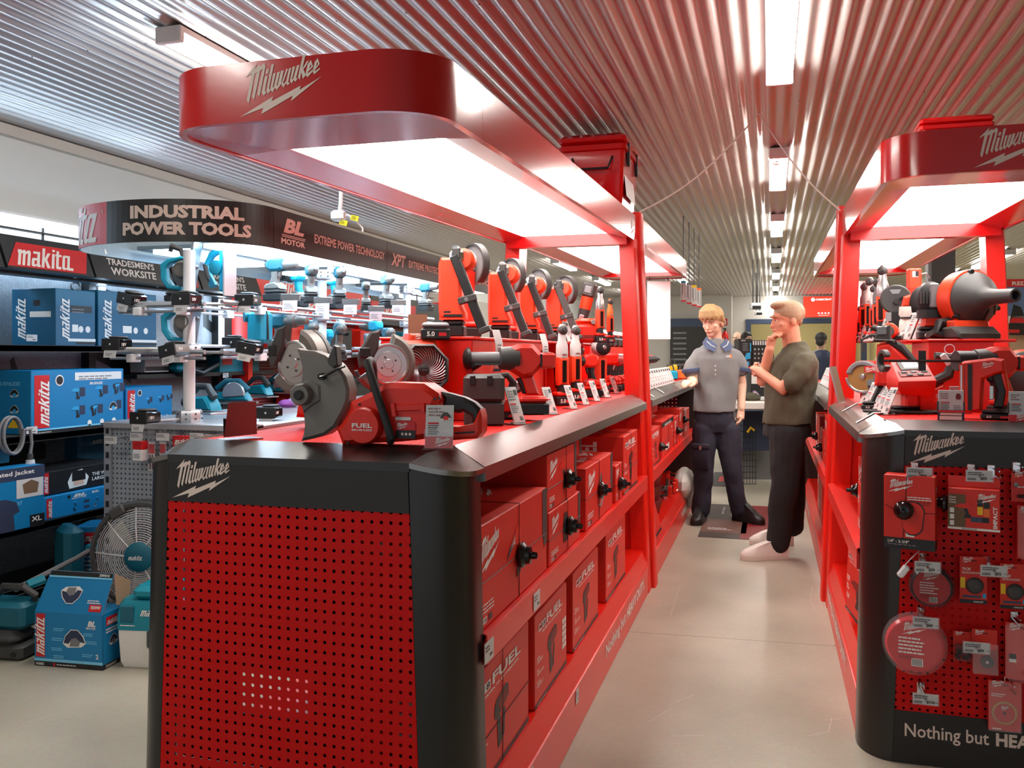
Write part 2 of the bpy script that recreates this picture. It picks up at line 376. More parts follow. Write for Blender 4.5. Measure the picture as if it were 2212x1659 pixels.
def dup(root, loc, rz=None, label=None, group=None, sc=None, rx=None, ry=None):
    r = root.copy(); COL.objects.link(r); r.location = loc
    e = list(r.rotation_euler)
    if rx is not None: e[0] = math.radians(rx)
    if ry is not None: e[1] = math.radians(ry)
    if rz is not None: e[2] = math.radians(rz)
    r.rotation_euler = e
    if sc is not None: r.scale = (sc, sc, sc)
    if label: r['label'] = label
    if group: r['group'] = group
    for ch in list(root.children):
        c = ch.copy(); COL.objects.link(c); c.parent = r
        for g in list(ch.children):
            d = g.copy(); COL.objects.link(d); d.parent = c
    return r
def fuse(name, mb, voxel, parent=None, smooth=4, mname=None):
    """overlapping volumes grown into one continuous skin"""
    o = mb.build(name + '_src', None, 0); md = o.modifiers.new('r', 'REMESH'); md.mode = 'VOXEL'; md.voxel_size = voxel
    if smooth: sm = o.modifiers.new('s', 'SMOOTH'); sm.iterations = smooth; sm.factor = 0.5
    dg = bpy.context.evaluated_depsgraph_get(); me = bpy.data.meshes.new_from_object(o.evaluated_get(dg))
    bpy.data.objects.remove(o); me.name = name; me.materials.clear(); me.materials.append(MAT[mname or mb.m[0]])
    me.polygons.foreach_set('material_index', [0] * len(me.polygons)); me.polygons.foreach_set('use_smooth', [True] * len(me.polygons))
    ob = bpy.data.objects.new(name, me); COL.objects.link(ob)
    if parent is not None: ob.parent = parent
    return ob
# ================= the setting =================
def fr(o, r, u, lift=0.0012):
    M = frame(o, r, u); return M @ TR(0, 0, lift)
XW, XE, YB, ZC = -4.3, 5.6, 21.2, 2.70
mb = MB(); mb.poly([(XW - .2, -1.5, 0), (XE + .2, -1.5, 0), (XE + .2, YB + 4.0, 0), (XW - .2, YB + 4.0, 0)], 'concrete')
# saw-cut joints and scratches in the slab
for a, b in (((-0.72, 4.26), (0.42, 4.33)), ((0.28, 4.33), (0.9, 4.36)), ((-4.2, 9.6), (4, 9.7))):
    a = Vector(a); b = Vector(b); d = (b - a).normalized(); n = Vector((-d.y, d.x)) * 0.0022
    mb.poly([(a.x - n.x, a.y - n.y, .0006), (b.x - n.x, b.y - n.y, .0006), (b.x + n.x, b.y + n.y, .0006), (a.x + n.x, a.y + n.y, .0006)], 'floor_line')
for pl in ([(1180, 1659), (1232, 1590), (1262, 1500)], [(1780, 1556), (1845, 1548)], [(1745, 1590), (1790, 1580), (1797, 1550)], [(1448, 1330), (1470, 1260)], [(1445, 1522), (1500, 1500)], [(1400, 1560), (1450, 1530)],
           [(1755, 1265), (1750, 1300), (1765, 1322)], [(60, 1560), (120, 1540)], [(1408, 1310), (1465, 1302)], [(1450, 1590), (1520, 1588)]):
    p = [onZ(x, y, 0.0006) for x, y in pl]
    for a, b in zip(p[:-1], p[1:]):
        d = (b - a).normalized(); n = Vector((-d.y, d.x, 0)) * 0.0012; mb.poly([a - n, b - n, b + n, a + n], 'floor_scratch')
struct('floor', mb)
mb = MB(); pit = 0.076; n = int((XE - XW) / pit); sg = 8
pts = [(XW + i * pit / sg, ZC + 0.0085 * math.cos(2 * PI * i / sg)) for i in range(n * sg + 1)]
for (y0, y1, dz) in ((-1.5, 6.35, 0), (6.3, 13.6, -.0016), (13.5, YB, 0)):
    mb.put([(x, y, z + dz) for y in (y0, y1) for x, z in pts], [(i, i + 1, len(pts) + i + 1, len(pts) + i) for i in range(len(pts) - 1)], 'ceiling_metal')
# roofing screws in the troughs
for yy in (3.2, 4.9, 6.45, 8.2, 10.0, 12.0):
    for k in range(6, n - 4, 4):
        x = XW + k * pit + pit / 2; mb.ball((x, yy, ZC - .0095), (.004, .004, .002), 'charcoal', 6)
struct('ceiling', mb, 60)
mb = MB(); mb.box((XW - .1, -1.5, 0), (XW, YB, 2.16), 'wall_grey'); mb.box((XW - .1, -1.5, 2.16), (XW + .0, YB, ZC + .05), 'wall_white'); struct('wall_left', mb)
mb = MB(); mb.box((XW, -1.5, ZC - .075), (XW + .05, YB, ZC - .012), 'offwhite'); struct('trim_1', mb)
# back wall with two openings, the corner of the projecting wing and a warm room beyond
mb = MB()
dl = onY(1622, 700, YB); dx0 = dl.x; dz = dl.z; dx1 = dx0 + 2.4
mb.box((XW, YB, 0), (dx0, YB + .15, ZC + .05), 'wall_grey'); mb.box((dx0, YB, dz), (XE, YB + .15, ZC + .05), 'wall_grey'); mb.box((dx1 + 3.4, YB, 0), (XE, YB + .15, dz), 'wall_grey')
struct('wall_back', mb)
mb = MB(); xx = onY(1580, 700, YB - .6).x; mb.box((XW, YB - .6, 0), (xx, YB - .002, ZC + .02), 'wall_grey'); struct('wall_return', mb)
mb = MB(); mb.box((XW, YB + 3.2, 0), (XE, YB + 3.3, ZC), 'wall_warm'); mb.box((dx1 + .2, YB + .15, 0), (dx1 + .3, YB + 3.2, ZC), 'wall_warm'); mb.box((XW, YB + .15, ZC), (XE, YB + 3.2, ZC + .05), 'wall_white'); struct('wall_room_beyond', mb)
mb = MB(); w = .11
mb.box((dx0 - w, YB - .04, 0), (dx0, YB + .17, dz + w), 'frame_blue'); mb.box((dx0, YB - .04, dz), (dx1, YB + .17, dz + w), 'frame_blue'); mb.box((dx1, YB - .04, 0), (dx1 + w, YB + .17, dz + w), 'frame_blue'); struct('door_1', mb)
mb = MB(); mb.box((dx1 + w + .01, YB - .03, dz - .02), (dx1 + 3.4, YB + .16, dz + w), 'frame_blue'); struct('door_2', mb)
mb = MB(); mb.box((XE, -1.5, 0), (XE + .1, YB, ZC + .05), 'wall_warm'); struct('wall_right', mb)
# ---------- ceiling battens ----------
def batten(label, x, y, group, L=1.2):
    t = thing('ceiling_batten', label, 'ceiling light', (x, y, ZC), 0, group)
    b = MB(); b.box((-.06, 0, -.035), (.06, L, -.01), 'white'); b.build('lamp_body', t)
    d = MB(); d.box((-.058, .012, -.07), (.058, L - .012, -.036), 'batten_light', bev=.012); d.build('diffuser', t)
    for yy in (-.012, L - .012): c = MB(); c.box((-.062, yy, -.078), (.062, yy + .026, -.008), 'white', bev=.004); c.build('end_cap', t)
    return t
bx = onZ(1683, 205, ZC - .07).x
for k, lb in enumerate(('nearest long white ceiling light above the aisle, cut off by the top of the photo', 'second white ceiling light above the aisle, just behind the dome camera', 'third white ceiling light along the aisle', 'fourth small white ceiling light along the aisle',
                       'fifth tiny white ceiling light along the aisle', 'sixth tiny white ceiling light along the aisle, before the back wall', 'farthest tiny white ceiling light at the back wall')):
    batten(lb, bx + 0.012 * k, 3.15 + k * 2.82, 'ceiling lights above the aisle')
batten('white ceiling light above the front left corner of the left red canopy', -2.36, 3.06, 'ceiling lights at the sides')
batten('white ceiling light behind the right kiosk at the right edge', 2.95, 12.6, 'ceiling lights at the sides', 2.0)
batten('white ceiling light near the front of the left wall', -2.36, .24, 'ceiling lights at the sides')
for xx in (.4, 2.6): batten('added ceiling light brightening the yellow room beyond the back doorway', xx, YB + 1.2, 'added ceiling lights in the room beyond')  # made-up lamps, put in only to light the room beyond
for yy in (6.0, 9.0): batten('white ceiling light hidden beyond the blue tool bays', -2.36, yy, 'ceiling lights at the sides')
batten('white ceiling light behind the hanging price banners', -1.5, 15.2, 'ceiling lights at the sides')
for yy in (12.0, 15.0, 18.0): batten('added white ceiling light deep in the hall along the left wall', -2.9, yy, 'ceiling lights at the sides')  # extra battens added to brighten the dark far left
for yy in (5.0, 8.5, 15.6, 18.4): batten('added white ceiling light on the far right of the hall', 2.95, yy, 'ceiling lights at the sides')  # more added battens, lifting the light in the far hall
# ================= red display kiosks =================
CL, CR = -1.12, 0.75
def hwl(z): return .463 - .022 * z
def hwp(z): return .463 - .04 * z
def lean_slab(mb, y0, y1, z0, z1, m, w=None, x0f=None, x1f=None):
    f0 = x0f or (lambda z: -w(z)); f1 = x1f or w
    mb.loft([[(f0(z), y0, z), (f1(z), y0, z), (f1(z), y1, z), (f0(z), y1, z)] for z in (z0, z1)], m)
def kiosk(cx, y0, L, front, label, zb=(1.92, 1.99), cn=None, proud=0.0, dark_end=False):
    t = thing('display_kiosk', label, 'kiosk', (cx, y0, 0), 0, 'red display kiosks')
    fy = 0.13 if front else 0.0
    if front:
        xp = lambda z: .325 + (1.0 - z) * .036
        b = MB(); lean_slab(b, 0, .0012, .174, .984, 'peg_red', xp); b.build('end_panel', t)
        b = MB(); lean_slab(b, -.002, .02, .984, 1.098, 'header_black', xp); b.logo(LOGO_W, .168, 'print_tan', fr((-.312, -.002, .992), (1, 0, 0), (0, 0, 1))); b.build('header_panel', t)
        b = MB(); lean_slab(b, -.002, .02, 0.004, .174, 'header_black', xp)
        b.text('Nothing but', 'print_tan', fr((-.325, -.002, .078), (1, 0, 0), (0, 0, 1)), h=.056, w=.25, bold=.012); b.text('HEAVY DUTY', 'print_tan', fr((-.055, -.002, .091), (1, 0, 0), (0, 0, 1)), h=.043, w=.31, bold=.04)
        b.build('footer_panel', t)
        for sx in (-1, 1):
            b = MB(); rings = []
            for z in (0.0, .4, .8, 1.072):
                o = xp(z) + .001; w = hwl(z) - o; rings.append([(sx * (o + w * math.sin(a)), .13 * (1 - math.cos(a)) ** .9 * 1.0, z + (0.026 * (1 - math.sin(a)) if z > 1 else 0)) for a in [PI / 2 * k / 10 for k in range(11)]] + [(sx * (hwl(z)), .17, z), (sx * (hwl(z) - .03), .17, z), (sx * o, .03, z + (.026 if z > 1 else 0))])
            b.loft(rings, 'steel_dark'); b.build('corner_column', t)
            b = MB(); o = .326
            out = [(sx * (o + (.452 - o) * math.sin(a)), .13 * (1 - math.cos(a)) - .003, 1.1 - .027 * math.sin(a)) for a in [PI / 2 * k / 8 for k in range(9)]] + [(sx * .452, .168, 1.073), (sx * .372, .168, 1.124), (sx * .345, .06, 1.118)]
            b.put(out + [(x, y, z - .012) for x, y, z in out], [tuple(range(12)), tuple(range(23, 11, -1))] + [(i, (i + 1) % 12, 12 + (i + 1) % 12, 12 + i) for i in range(12)], 'steel'); b.build('corner_cap', t)
        b = MB(); b.put([(-.326, -.003, 1.1), (.326, -.003, 1.1), (.372, .15, 1.124), (-.372, .15, 1.124), (-.326, -.003, 1.08), (.326, -.003, 1.08), (.372, .15, 1.09), (-.372, .15, 1.09)], [(0, 1, 2, 3), (7, 6, 5, 4), (0, 4, 5, 1), (1, 5, 6, 2), (2, 6, 7, 3), (3, 7, 4, 0)], 'steel_dark'); b.build('counter_edge', t)
    b = MB(); b.box((-.372, fy - .0 + (.018 if front else 0), 1.085), (.372, L - .02, 1.119), 'peg_deck'); b.build('counter_deck', t)
    for sx in (-1, 1):
        b = MB(); ya, yb = fy + .04 * (1 if front else 0) + (.0 if front else .13), L - .125 if not dark_end else L
        pr_ = [(.37, 1.125), (.452, 1.075), (.454, 1.040), (.43, 1.036), (.43, 1.06), (.36, 1.10)]
        b.loft([[(sx * x, y, z) for x, z in pr_] for y in (ya, (ya + yb) / 2 - .001)], 'steel'); b.loft([[(sx * x, y, z) for x, z in pr_] for y in ((ya + yb) / 2 + .001, yb)], 'steel'); b.build('side_lip', t)
        b = MB(); x1 = .458
        b.box((sx * (x1 - .012), fy + .04, .592), (sx * x1, L - .125, .664), 'red'); b.box((sx * (x1 - .035), fy + .04, .655), (sx * (x1 - .004), L - .125, .667), 'red'); b.build('shelf_lip', t)
        b = MB(); b.box((sx * .30, fy + .04, .0), (sx * .46, L - .125, .168), 'red', bev=.003)
        R = (0, 1, 0) if sx > 0 else (0, -1, 0); yt = L * .55 if sx > 0 else L * .97
        if front and L > 2.5 or not front:
            Mt = fr((sx * .46, yt, .062), R, (0, 0, 1)); b.text('Nothing but', 'print_white', Mt, h=.07, w=.52, bold=.022); b.text('HEAVY DUTY.', 'print_white', Mt @ TR(.56, .012, 0), h=.056, w=.60, bold=.045)
        else:
            Mt = fr((sx * .46, L * .92 if sx < 0 else .25, .062), R, (0, 0, 1)); b.text('Nothing but', 'print_white', Mt, h=.07, w=.52, bold=.022); b.text('HEAVY DUTY.', 'print_white', Mt @ TR(.56, .012, 0), h=.056, w=.60, bold=.045)
        b.build('kick_plinth', t)
    b = MB(); b.box((-.452, fy + .04, .648), (.452, L - .12, .662), 'red'); b.build('shelf', t)
    b = MB(); b.loft([[(-.455, y, .166), (.455, y, .166), (.43, y, .244), (-.43, y, .244)] for y in (fy + .045, L - .112)], 'red'); b.build('base_deck', t)
    b = MB(); lean_slab(b, L - .11, L - .08, 0.005, 1.085, 'red' if not dark_end else 'header_black', lambda z: hwl(z) - .07 if not dark_end else hwl(z)); b.build('back_panel', t)
    if front:
        b = MB(); [b.box((q[0], fy + .06, q[1]), (q[2], fy + .075, q[3]), 'black') for q in ((-.425, .25, -.25, .64), (-.04, .25, .425, .64), (-.25, .25, -.04, .385), (-.25, .505, -.04, .64))]; b.box((-.42, fy + .06, .668), (.42, fy + .075, 1.08), 'black'); b.build('added_baffle', t)  # invented black sheet keeps the holes dark, its gap lets light through
        for yy in ([.62, 1.9] if L > 2.5 else [.9]):
            b = MB(); b.box((-.02, yy, .662), (.02, yy + .05, 1.084), 'black'); b.build('spine_post', t)
    py = L - .12 if front else 0.0
    for sx in (-1, 1):
        b = MB(); f0 = lambda z: sx * (hwp(z) + proud - .09); f1 = lambda z: sx * (hwp(z) + proud)
        rings = [[(f0(z), py, z), (f1(z) - sx * .008, py, z), (f1(z), py + .012, z), (f1(z), py + .115, z), (f0(z), py + .115, z)] for z in (0.0, 1.0, zb[0 if not front else 1] + (.155 if not front else .01))]
        b.loft(rings, 'red'); b.build('post', t)
    # canopy: two side bands, a bullnose end, soffit and light panels
    z_at = lambda y: zb[0] + (zb[1] - zb[0]) * y / L
    W = .38; H = .145; end = 0 if front else L; dy = 1 if front else -1
    def plan(w, r, inset, ys):
        arc = [(w - r + r * math.sin(a), end + dy * (inset + r - r * math.cos(a))) for a in [PI / 2 * k / 12 for k in range(13)]]
        full = [(-x, y) for x, y in reversed(arc)] + arc
        return [(-w, end + dy * ys)] + full + [(w, end + dy * ys)]
    sy = .37
    po = plan(W, .17, 0, sy); pi_ = plan(W - .02, .15, .02, sy); b = MB(); n = len(po)
    ring = lambda p, h: [(x, y, z_at(y) + h) for x, y in p]
    v = ring(po, 0) + ring(po, H) + ring(pi_, H) + ring(pi_, 0)
    b.put(v, [(a * n + i, a * n + i + 1, ((a + 1) % 4) * n + i + 1, ((a + 1) % 4) * n + i) for a in range(4) for i in range(n - 1)] + [(0, n, 2 * n, 3 * n), (n - 1, 4 * n - 1, 3 * n - 1, 2 * n - 1)], 'red_gloss')
    if front: b.logo(LOGO_W, .222, 'print_tan', fr((-.12, 0, z_at(0) + .012), (1, 0, 0), (0, 0, 1)))
    b.build('canopy_front', t)
    ye = L - .02 if front else L - sy; ys = sy if front else .02
    for sx in (-1, 1):
        b = MB(); mid = L * .78 if front else L * .5
        for ya, yb in ((ys + .001, mid - .001), (mid + .001, ye)):
            b.loft([[(sx * (W - .02), y, z_at(y)), (sx * W, y, z_at(y)), (sx * W, y, z_at(y) + H), (sx * (W - .02), y, z_at(y) + H)] for y in (ya, yb)], 'red_gloss')
        if front and L > 2.5 and sx > 0:
            b.logo(LOGO_W, .16, 'print_white', fr((W, L - .25, z_at(L - .2) + .02), (0, 1, 0), (0, 0, 1)))
        b.build('canopy_side', t)
        b = MB(); b.loft([[(sx * .245, y, z_at(y) + .03), (sx * (W - .02), y, z_at(y) + .004), (sx * (W - .02), y, z_at(y) + .012), (sx * .245, y, z_at(y) + .038)] for y in (min(ys, ye), max(ys, ye))], 'red_gloss'); b.build('canopy_soffit', t)
    b = MB(); ps = [(x, y) for x, y in pi_]; zz = .004
    ps2 = [(-.245, end + dy * .40), (.245, end + dy * .40)]
    outer = ps; k = len(outer); vs = [(x, y, z_at(y) + zz) for x, y in outer] + [(-.245, end + dy * .40, z_at(end) + .03), (.245, end + dy * .40, z_at(end) + .03)]
    b.put(vs, [(i, i + 1, k if i < k // 2 else k + 1) for i in range(k - 1) if True] + [(k // 2, k + 1, k)], 'red_gloss'); b.build('canopy_soffit', t)
    ya, yb = (.40, L - .14) if front else (.14, L - .40)
    half = (ya + yb) / 2 if L > 2.5 else yb
    segs = [(ya, half - .008), (half + .008, yb)] if L > 2.5 else [(ya, yb)]
    if L > 2.5: segs = [(ya, ya + .93), (ya + .945, yb)] if front else [(ya, yb)]
    for p, q in segs:
        b = MB(); b.loft([[(-.245, y, z_at(y) + .034), (.245, y, z_at(y) + .034), (.245, y, z_at(y) + .06), (-.245, y, z_at(y) + .06)] for y in (p, q)], 'canopy_light'); b.build('light_panel', t)
    b = MB(); b.loft([[(-W + .02, y, z_at(y) + .064), (W - .02, y, z_at(y) + .064), (W - .02, y, z_at(y) + .07), (-W + .02, y, z_at(y) + .07)] for y in (.2 if front else .01, L - .2 if not front else L - .02)], 'red_gloss'); b.build('canopy_lid', t)
    for yy in ([L - .2] if front else [.02, L - .42]):
        b = MB(); b.box((-W + .03, yy, z_at(yy) - .03 + (.03 if not front else 0)), (W - .03, yy + .07, z_at(yy) + .035), 'red_gloss'); b.build('cross_beam', t)
    return t
kiosk(CL, 1.87, 3.22, True, 'nearest red tool kiosk left of the aisle, with a lit canopy over its counter', (1.915, 2.0))
kiosk(CL, 5.10, 3.3, False, 'farther red kiosk left of the aisle, joined behind the nearest one', (2.02, 2.06), proud=.022, dark_end=True)
kiosk(CR, 3.15, 1.92, True, 'red tool kiosk right of the aisle, its black end hung with blister packs', (1.94, 1.975))
kiosk(CR, 5.08, 3.3, False, 'farther red kiosk right of the aisle, mostly hidden behind the green-shirted man', (2.0, 2.04), proud=.022, dark_end=True)
# ================= builders of the goods =================
def px(pts, x0, y0, k):  # outline read off a picture: to metres about (x0, y0)
    return [((x - x0) * k, (y0 - y) * k) for x, y in pts]
def circ(cx, cz, r, n=24, a0=0, a1=360):
    return [(cx + r * math.cos(math.radians(a0 + (a1 - a0) * k / n)), cz + r * math.sin(math.radians(a0 + (a1 - a0) * k / n))) for k in range(n + (0 if a1 - a0 == 360 else 1))]
def FRONT(x=0, y=0, z=0): return fr((x, y, z), (1, 0, 0), (0, 0, 1))   # lettering on a face turned to -y
def battery(t, c=(0, 0, 0), w=.08, d=.075, h=.062, amp='5.0', body='black', cap='red_tool', rot=0, name='battery_pack'):
    b = MB(); b.M = TR(*c) @ RZ(rot)
    b.box((-w / 2, -d / 2, 0), (w / 2, d / 2, h * .66), body, bev=.006); b.box((-w / 2 + .004, -d / 2 + .003, h * .66), (w / 2 - .004, d / 2 - .003, h), cap if cap else body, bev=.008)
    if amp:
        b.text(amp, 'print_white', FRONT(-w * .3, -d / 2, h * .2), h=h * .28, bold=.03); b.rect(w * .1, h * .22, w * .36, h * .42, 'red_print', FRONT(0, -d / 2, 0))
    return b.build(name, t)
# ---- price ticket leaning on a little metal tongue ----
TICK = []
def ticket_geo(w, h, fold):
    b = MB(); b.box((-w / 2, -.0015, .003), (w / 2, .0015, h), 'card')
    M = FRONT(0, -.0015, 0)
    b.rect(-w * .4, h * .52, w * .1, h * .56, 'red_print', M); b.lines(-w * .4, h * .86, w * .6, 4, h * .07, 'grey', M, rag=.5); b.lines(-w * .4, h * .46, w * .7, 4, h * .05, 'grey', M, rag=.5)
    b.rect(w * .15, h * .78, w * .42, h * .92, 'charcoal', M); b.rect(-w * .46, .008, w * .46, .04, 'tag_pink', M); b.text('$', 'charcoal', M @ TR(w * .05, .014, .0006), h=.016); b.lines(w * .2, .014, w * .22, 1, .01, 'charcoal', M, h=.014, rag=0)
    return b
def ticket(loc, rz, label, group, w=.036, h=.13, tilt=-26):
    t = thing('price_ticket', label, 'price ticket', loc, rz, group)
    c = ticket_geo(w, h, 0); c.M = I4; o = c.build('card', t); o.rotation_euler = (math.radians(tilt), 0, 0)
    b = MB(); b.box((-w * .5, -.012, 0), (w * .5, .06, .003), 'steel'); b.cyl((0, .045, .003), (0, .045, .007), .006, 'silver', 8); b.build('metal_bracket', t)
    return t
# ---- red cartons ----
def tool_print(b, M, s, kind, c1='red_tool', c2='black'):
    """a printed picture of the tool on a carton"""
    P = lambda pts: [(x * s, y * s, 0) for x, y in pts]
    def pl(pts, m, dz=0): b.poly(P(pts), m, M @ TR(0, 0, dz))
    if kind == 'nailer':
        pl([(.3, 0), (.42, .03), (.55, .1), (.42, .6), (.95, .75), (.95, .95), (.8, 1), (.5, .95), (.2, .9), (.1, .8), (.1, .6), (.25, .55)], c2); pl([(.45, .62), (.9, .78), (.9, .93), (.5, .9), (.3, .8)], c1, .0004); pl([(.55, .1), (.68, .12), (.75, .62), (.62, .6)], c2)
    elif kind == 'caulk':
        pl([(0, .42), (.12, .5), (.5, .66), (.5, .76), (.1, .56)], 'charcoal'); pl([(.12, .5), (.5, .66), (.5, .82), (.14, .6)], 'silver', .0004); pl([(.5, .62), (.62, .62), (.86, .72), (.86, .86), (.62, .94), (.5, .85)], c1); pl([(.62, .62), (.76, .66), (.84, .2), (.7, .16)], c1); pl([(.6, .03), (.86, .1), (.84, .24), (.64, .2)], c2, .0004)
    elif kind == 'saw':
        pl([(0, .3), (.1, .6), (.35, .85), (.65, .85), (.9, .62), (1, .35), (.8, .2), (.2, .15)], 'print_white'); pl([(.04, .32), (.12, .58), (.36, .82), (.64, .82), (.86, .6), (.96, .36), (.7, .4), (.4, .5), (.25, .3)], c2, .0004); pl([(.3, .2), (.34, .45), (.55, .55), (.75, .4), (.7, .22)], c1, .0006)
    elif kind == 'drill':
        pl([(.0, .7), (.18, .72), (.2, .66), (.75, .64), (.85, .72), (.85, .88), (.7, .95), (.22, .92), (.18, .84), (0, .82)], c1); pl([(.5, .65), (.7, .65), (.8, .25), (.62, .25)], c2); pl([(.5, .05), (.9, .05), (.9, .26), (.55, .26)], c2, .0004)
    elif kind == 'stand':
        for k in range(2): b.tube([(x * s, y * s, 0) for x, y in ([(.2, .1), (.5, 0), (.9, .2), (.7, .35), (.3, .25)] if k else [(.5, .2), (.4, .55), (.55, .9), (.7, .6), (.6, .3)])], .025 * s, 'grey', 5, M)
    else: pl([(.2, .0), (.8, .0), (.9, .5), (.7, .95), (.3, .95), (.1, .5)], c2)
def knob_tag(t, M, s=.045):
    """round black theft alarm strapped to the carton"""
    b = MB(); b.M = M; b.lathe([(s * .8, 0), (s, .006), (s, .014), (s * .72, .022), (s * .66, .034), (s * .3, .038), (s * .26, .052), (s * .12, .054)], 'black_gloss', 14); return b.build('alarm_tag', t)
def carton(label, group, loc, rz, w, d, h, style='wordmark', pic='caulk', knob=None, wires=False, name='tool_carton', band=False, tilt=0):
    """front on local -y, w along x"""
    t = thing(name, label, 'carton', loc, rz, group, rx=tilt)
    b = MB(); b.box((-w / 2, 0, 0), (w / 2, d, h), 'red_box', bev=.0025)
    M = FRONT(-w / 2, 0, 0); q = FRONT(-w / 2, 0, 0) @ TR(0, 0, .0004)
    L_ = fr((-w / 2, d, 0), (0, -1, 0), (0, 0, 1)); T_ = fr((-w / 2, 0, h), (1, 0, 0), (0, 1, 0)); R_ = fr((w / 2, 0, 0), (0, 1, 0), (0, 0, 1))
    if style == 'wordmark':
        s = min(w * .42, h * .62); b.logo(LOGO_W, s, 'print_white', M @ TR(w * .06, h * .92 - s * .62, 0))
        tool_print(b, M @ TR(w * .38, h * .2, 0), min(w * .56, h * .62), pic)
        b.lines(w * .06, h * .22, w * .22, 3, h * .035, 'print_white', M, rag=.3); b.rect(w * .06, h * .05, w * .14, h * .11, 'print_white', M); b.text('M18', 'black', q @ TR(w * .065, h * .06, 0), w=w * .07, h=h * .04)
        b.rect(w * .16, h * .05, w * .2, h * .11, 'charcoal', M)
        b.poly([(w * .92, h, 0), (w, h, 0), (w, h * .35, 0), (w * .95, h * .3, 0), (w * .92, h * .5, 0)], 'charcoal', M)
    elif style == 'fuel':
        b.rect(w * .1, h * .79, w * .3, h * .87, 'print_white', M); b.text('M', 'red_print', q @ TR(w * .115, h * .8, 0), w=w * .07, h=h * .06); b.text('18', 'black', q @ TR(w * .19, h * .8, 0), w=w * .1, h=h * .06, bold=.03)
        b.text('FUEL', 'print_white', M @ TR(w * .33, h * .79, 0), w=w * .5, h=h * .1, bold=.03); b.text('DRIVEN TO OUTPERFORM.', 'print_white', M @ TR(w * .2, h * .74, 0), w=w * .6, h=h * .025)
        tool_print(b, M @ TR(w * .34, h * .16, 0), min(w * .6, h * .5), pic, 'red_dark', 'black')
        for k, s in enumerate(('POWER', 'FAST', 'NO GAS')):
            b.text(s, 'print_white', M @ TR(w * .06, h * (.5 - .13 * k), 0), h=h * .028, bold=.03); b.lines(w * .06, h * (.48 - .13 * k), w * .2, 2, h * .018, 'print_white', M)
        b.rect(0, 0, w, h * .045, 'black', M); b.lines(w * .05, h * .015, w * .4, 1, h * .02, 'print_white', q)
        if band:
            for i in range(2):
                for k in range(5): b.rect(w * (.84 + .07 * i), h * (.24 + .075 * k), w * (.9 + .07 * i), h * (.3 + .075 * k), 'print_white', M)
    elif style == 'plain':
        b.logo(LOGO_W, w * .36, 'print_white', M @ TR(w * .06, h * .6, 0)); b.lines(w * .1, h * .3, w * .5, 3, h * .06, 'print_white', M)
    elif style == 'flipped':
        b.rect(0, h * .82, w, h * .95, 'black', M); b.lines(w * .2, h * .87, w * .6, 2, h * .04, 'print_white', q)
        for k, s in enumerate(('TOOL-FREE', 'LOW', 'FAST')): b.text(s, 'print_white', M @ TR(w * .9, h * (.7 - .13 * k), 0) @ RZ(180), h=h * .05, bold=.03)
        b.rect(w * .3, h * .12, w * .6, h * .28, 'print_white', M); b.text('M', 'red_print', q @ TR(w * .36, h * .15, 0), h=h * .1)
    for F, ww in ((L_, d), (R_, d)):
        if style == 'fuel':
            b.rect(ww * .3, h * .08, ww * .62, h * .42, 'black', F); b.text('FUEL', 'print_white', F @ TR(ww * .62, h * .5, 0) @ RZ(90), h=ww * .28, w=h * .4, bold=.03)
        else:
            b.logo(LOGO_W, min(ww * .5, h * .4), 'print_white', F @ TR(ww * .12, h * .62, 0)); b.lines(ww * .15, h * .3, ww * .6, 3, h * .06, 'red_dark', F)
    b.lines(w * .3, d * .6, w * .3, 3, d * .09, 'print_white', T_); b.logo(LOGO_W, w * .22, 'print_white', T_ @ TR(w * .68, d * .4, 0))
    b.build('box_body', t)
    if wires or knob:
        c = MB(); kx = knob[0] * w if knob else w * .5
        c.tube([(-w / 2 + kx, -.0016, .001), (-w / 2 + kx, -.0016, h + .0016), (-w / 2 + kx, d * .98, h + .0016)], .0012, 'black', 5); kz = knob[1] * h if knob else h * .4
        c.tube([(-w / 2, -.0016, kz), (w / 2 + .0016, -.0016, kz), (w / 2 + .0016, d * .98, kz)], .0012, 'black', 5); c.tube([(-w / 2 - .0016, 0, kz), (-w / 2 - .0016, d * .98, kz)], .0012, 'black', 5); c.build('alarm_wire', t)
    if knob: knob_tag(t, Matrix(frame((-w / 2 + knob[0] * w, -.001, knob[1] * h), (1, 0, 0), (0, 0, 1))), knob[2] if len(knob) > 2 else .03)
    return t
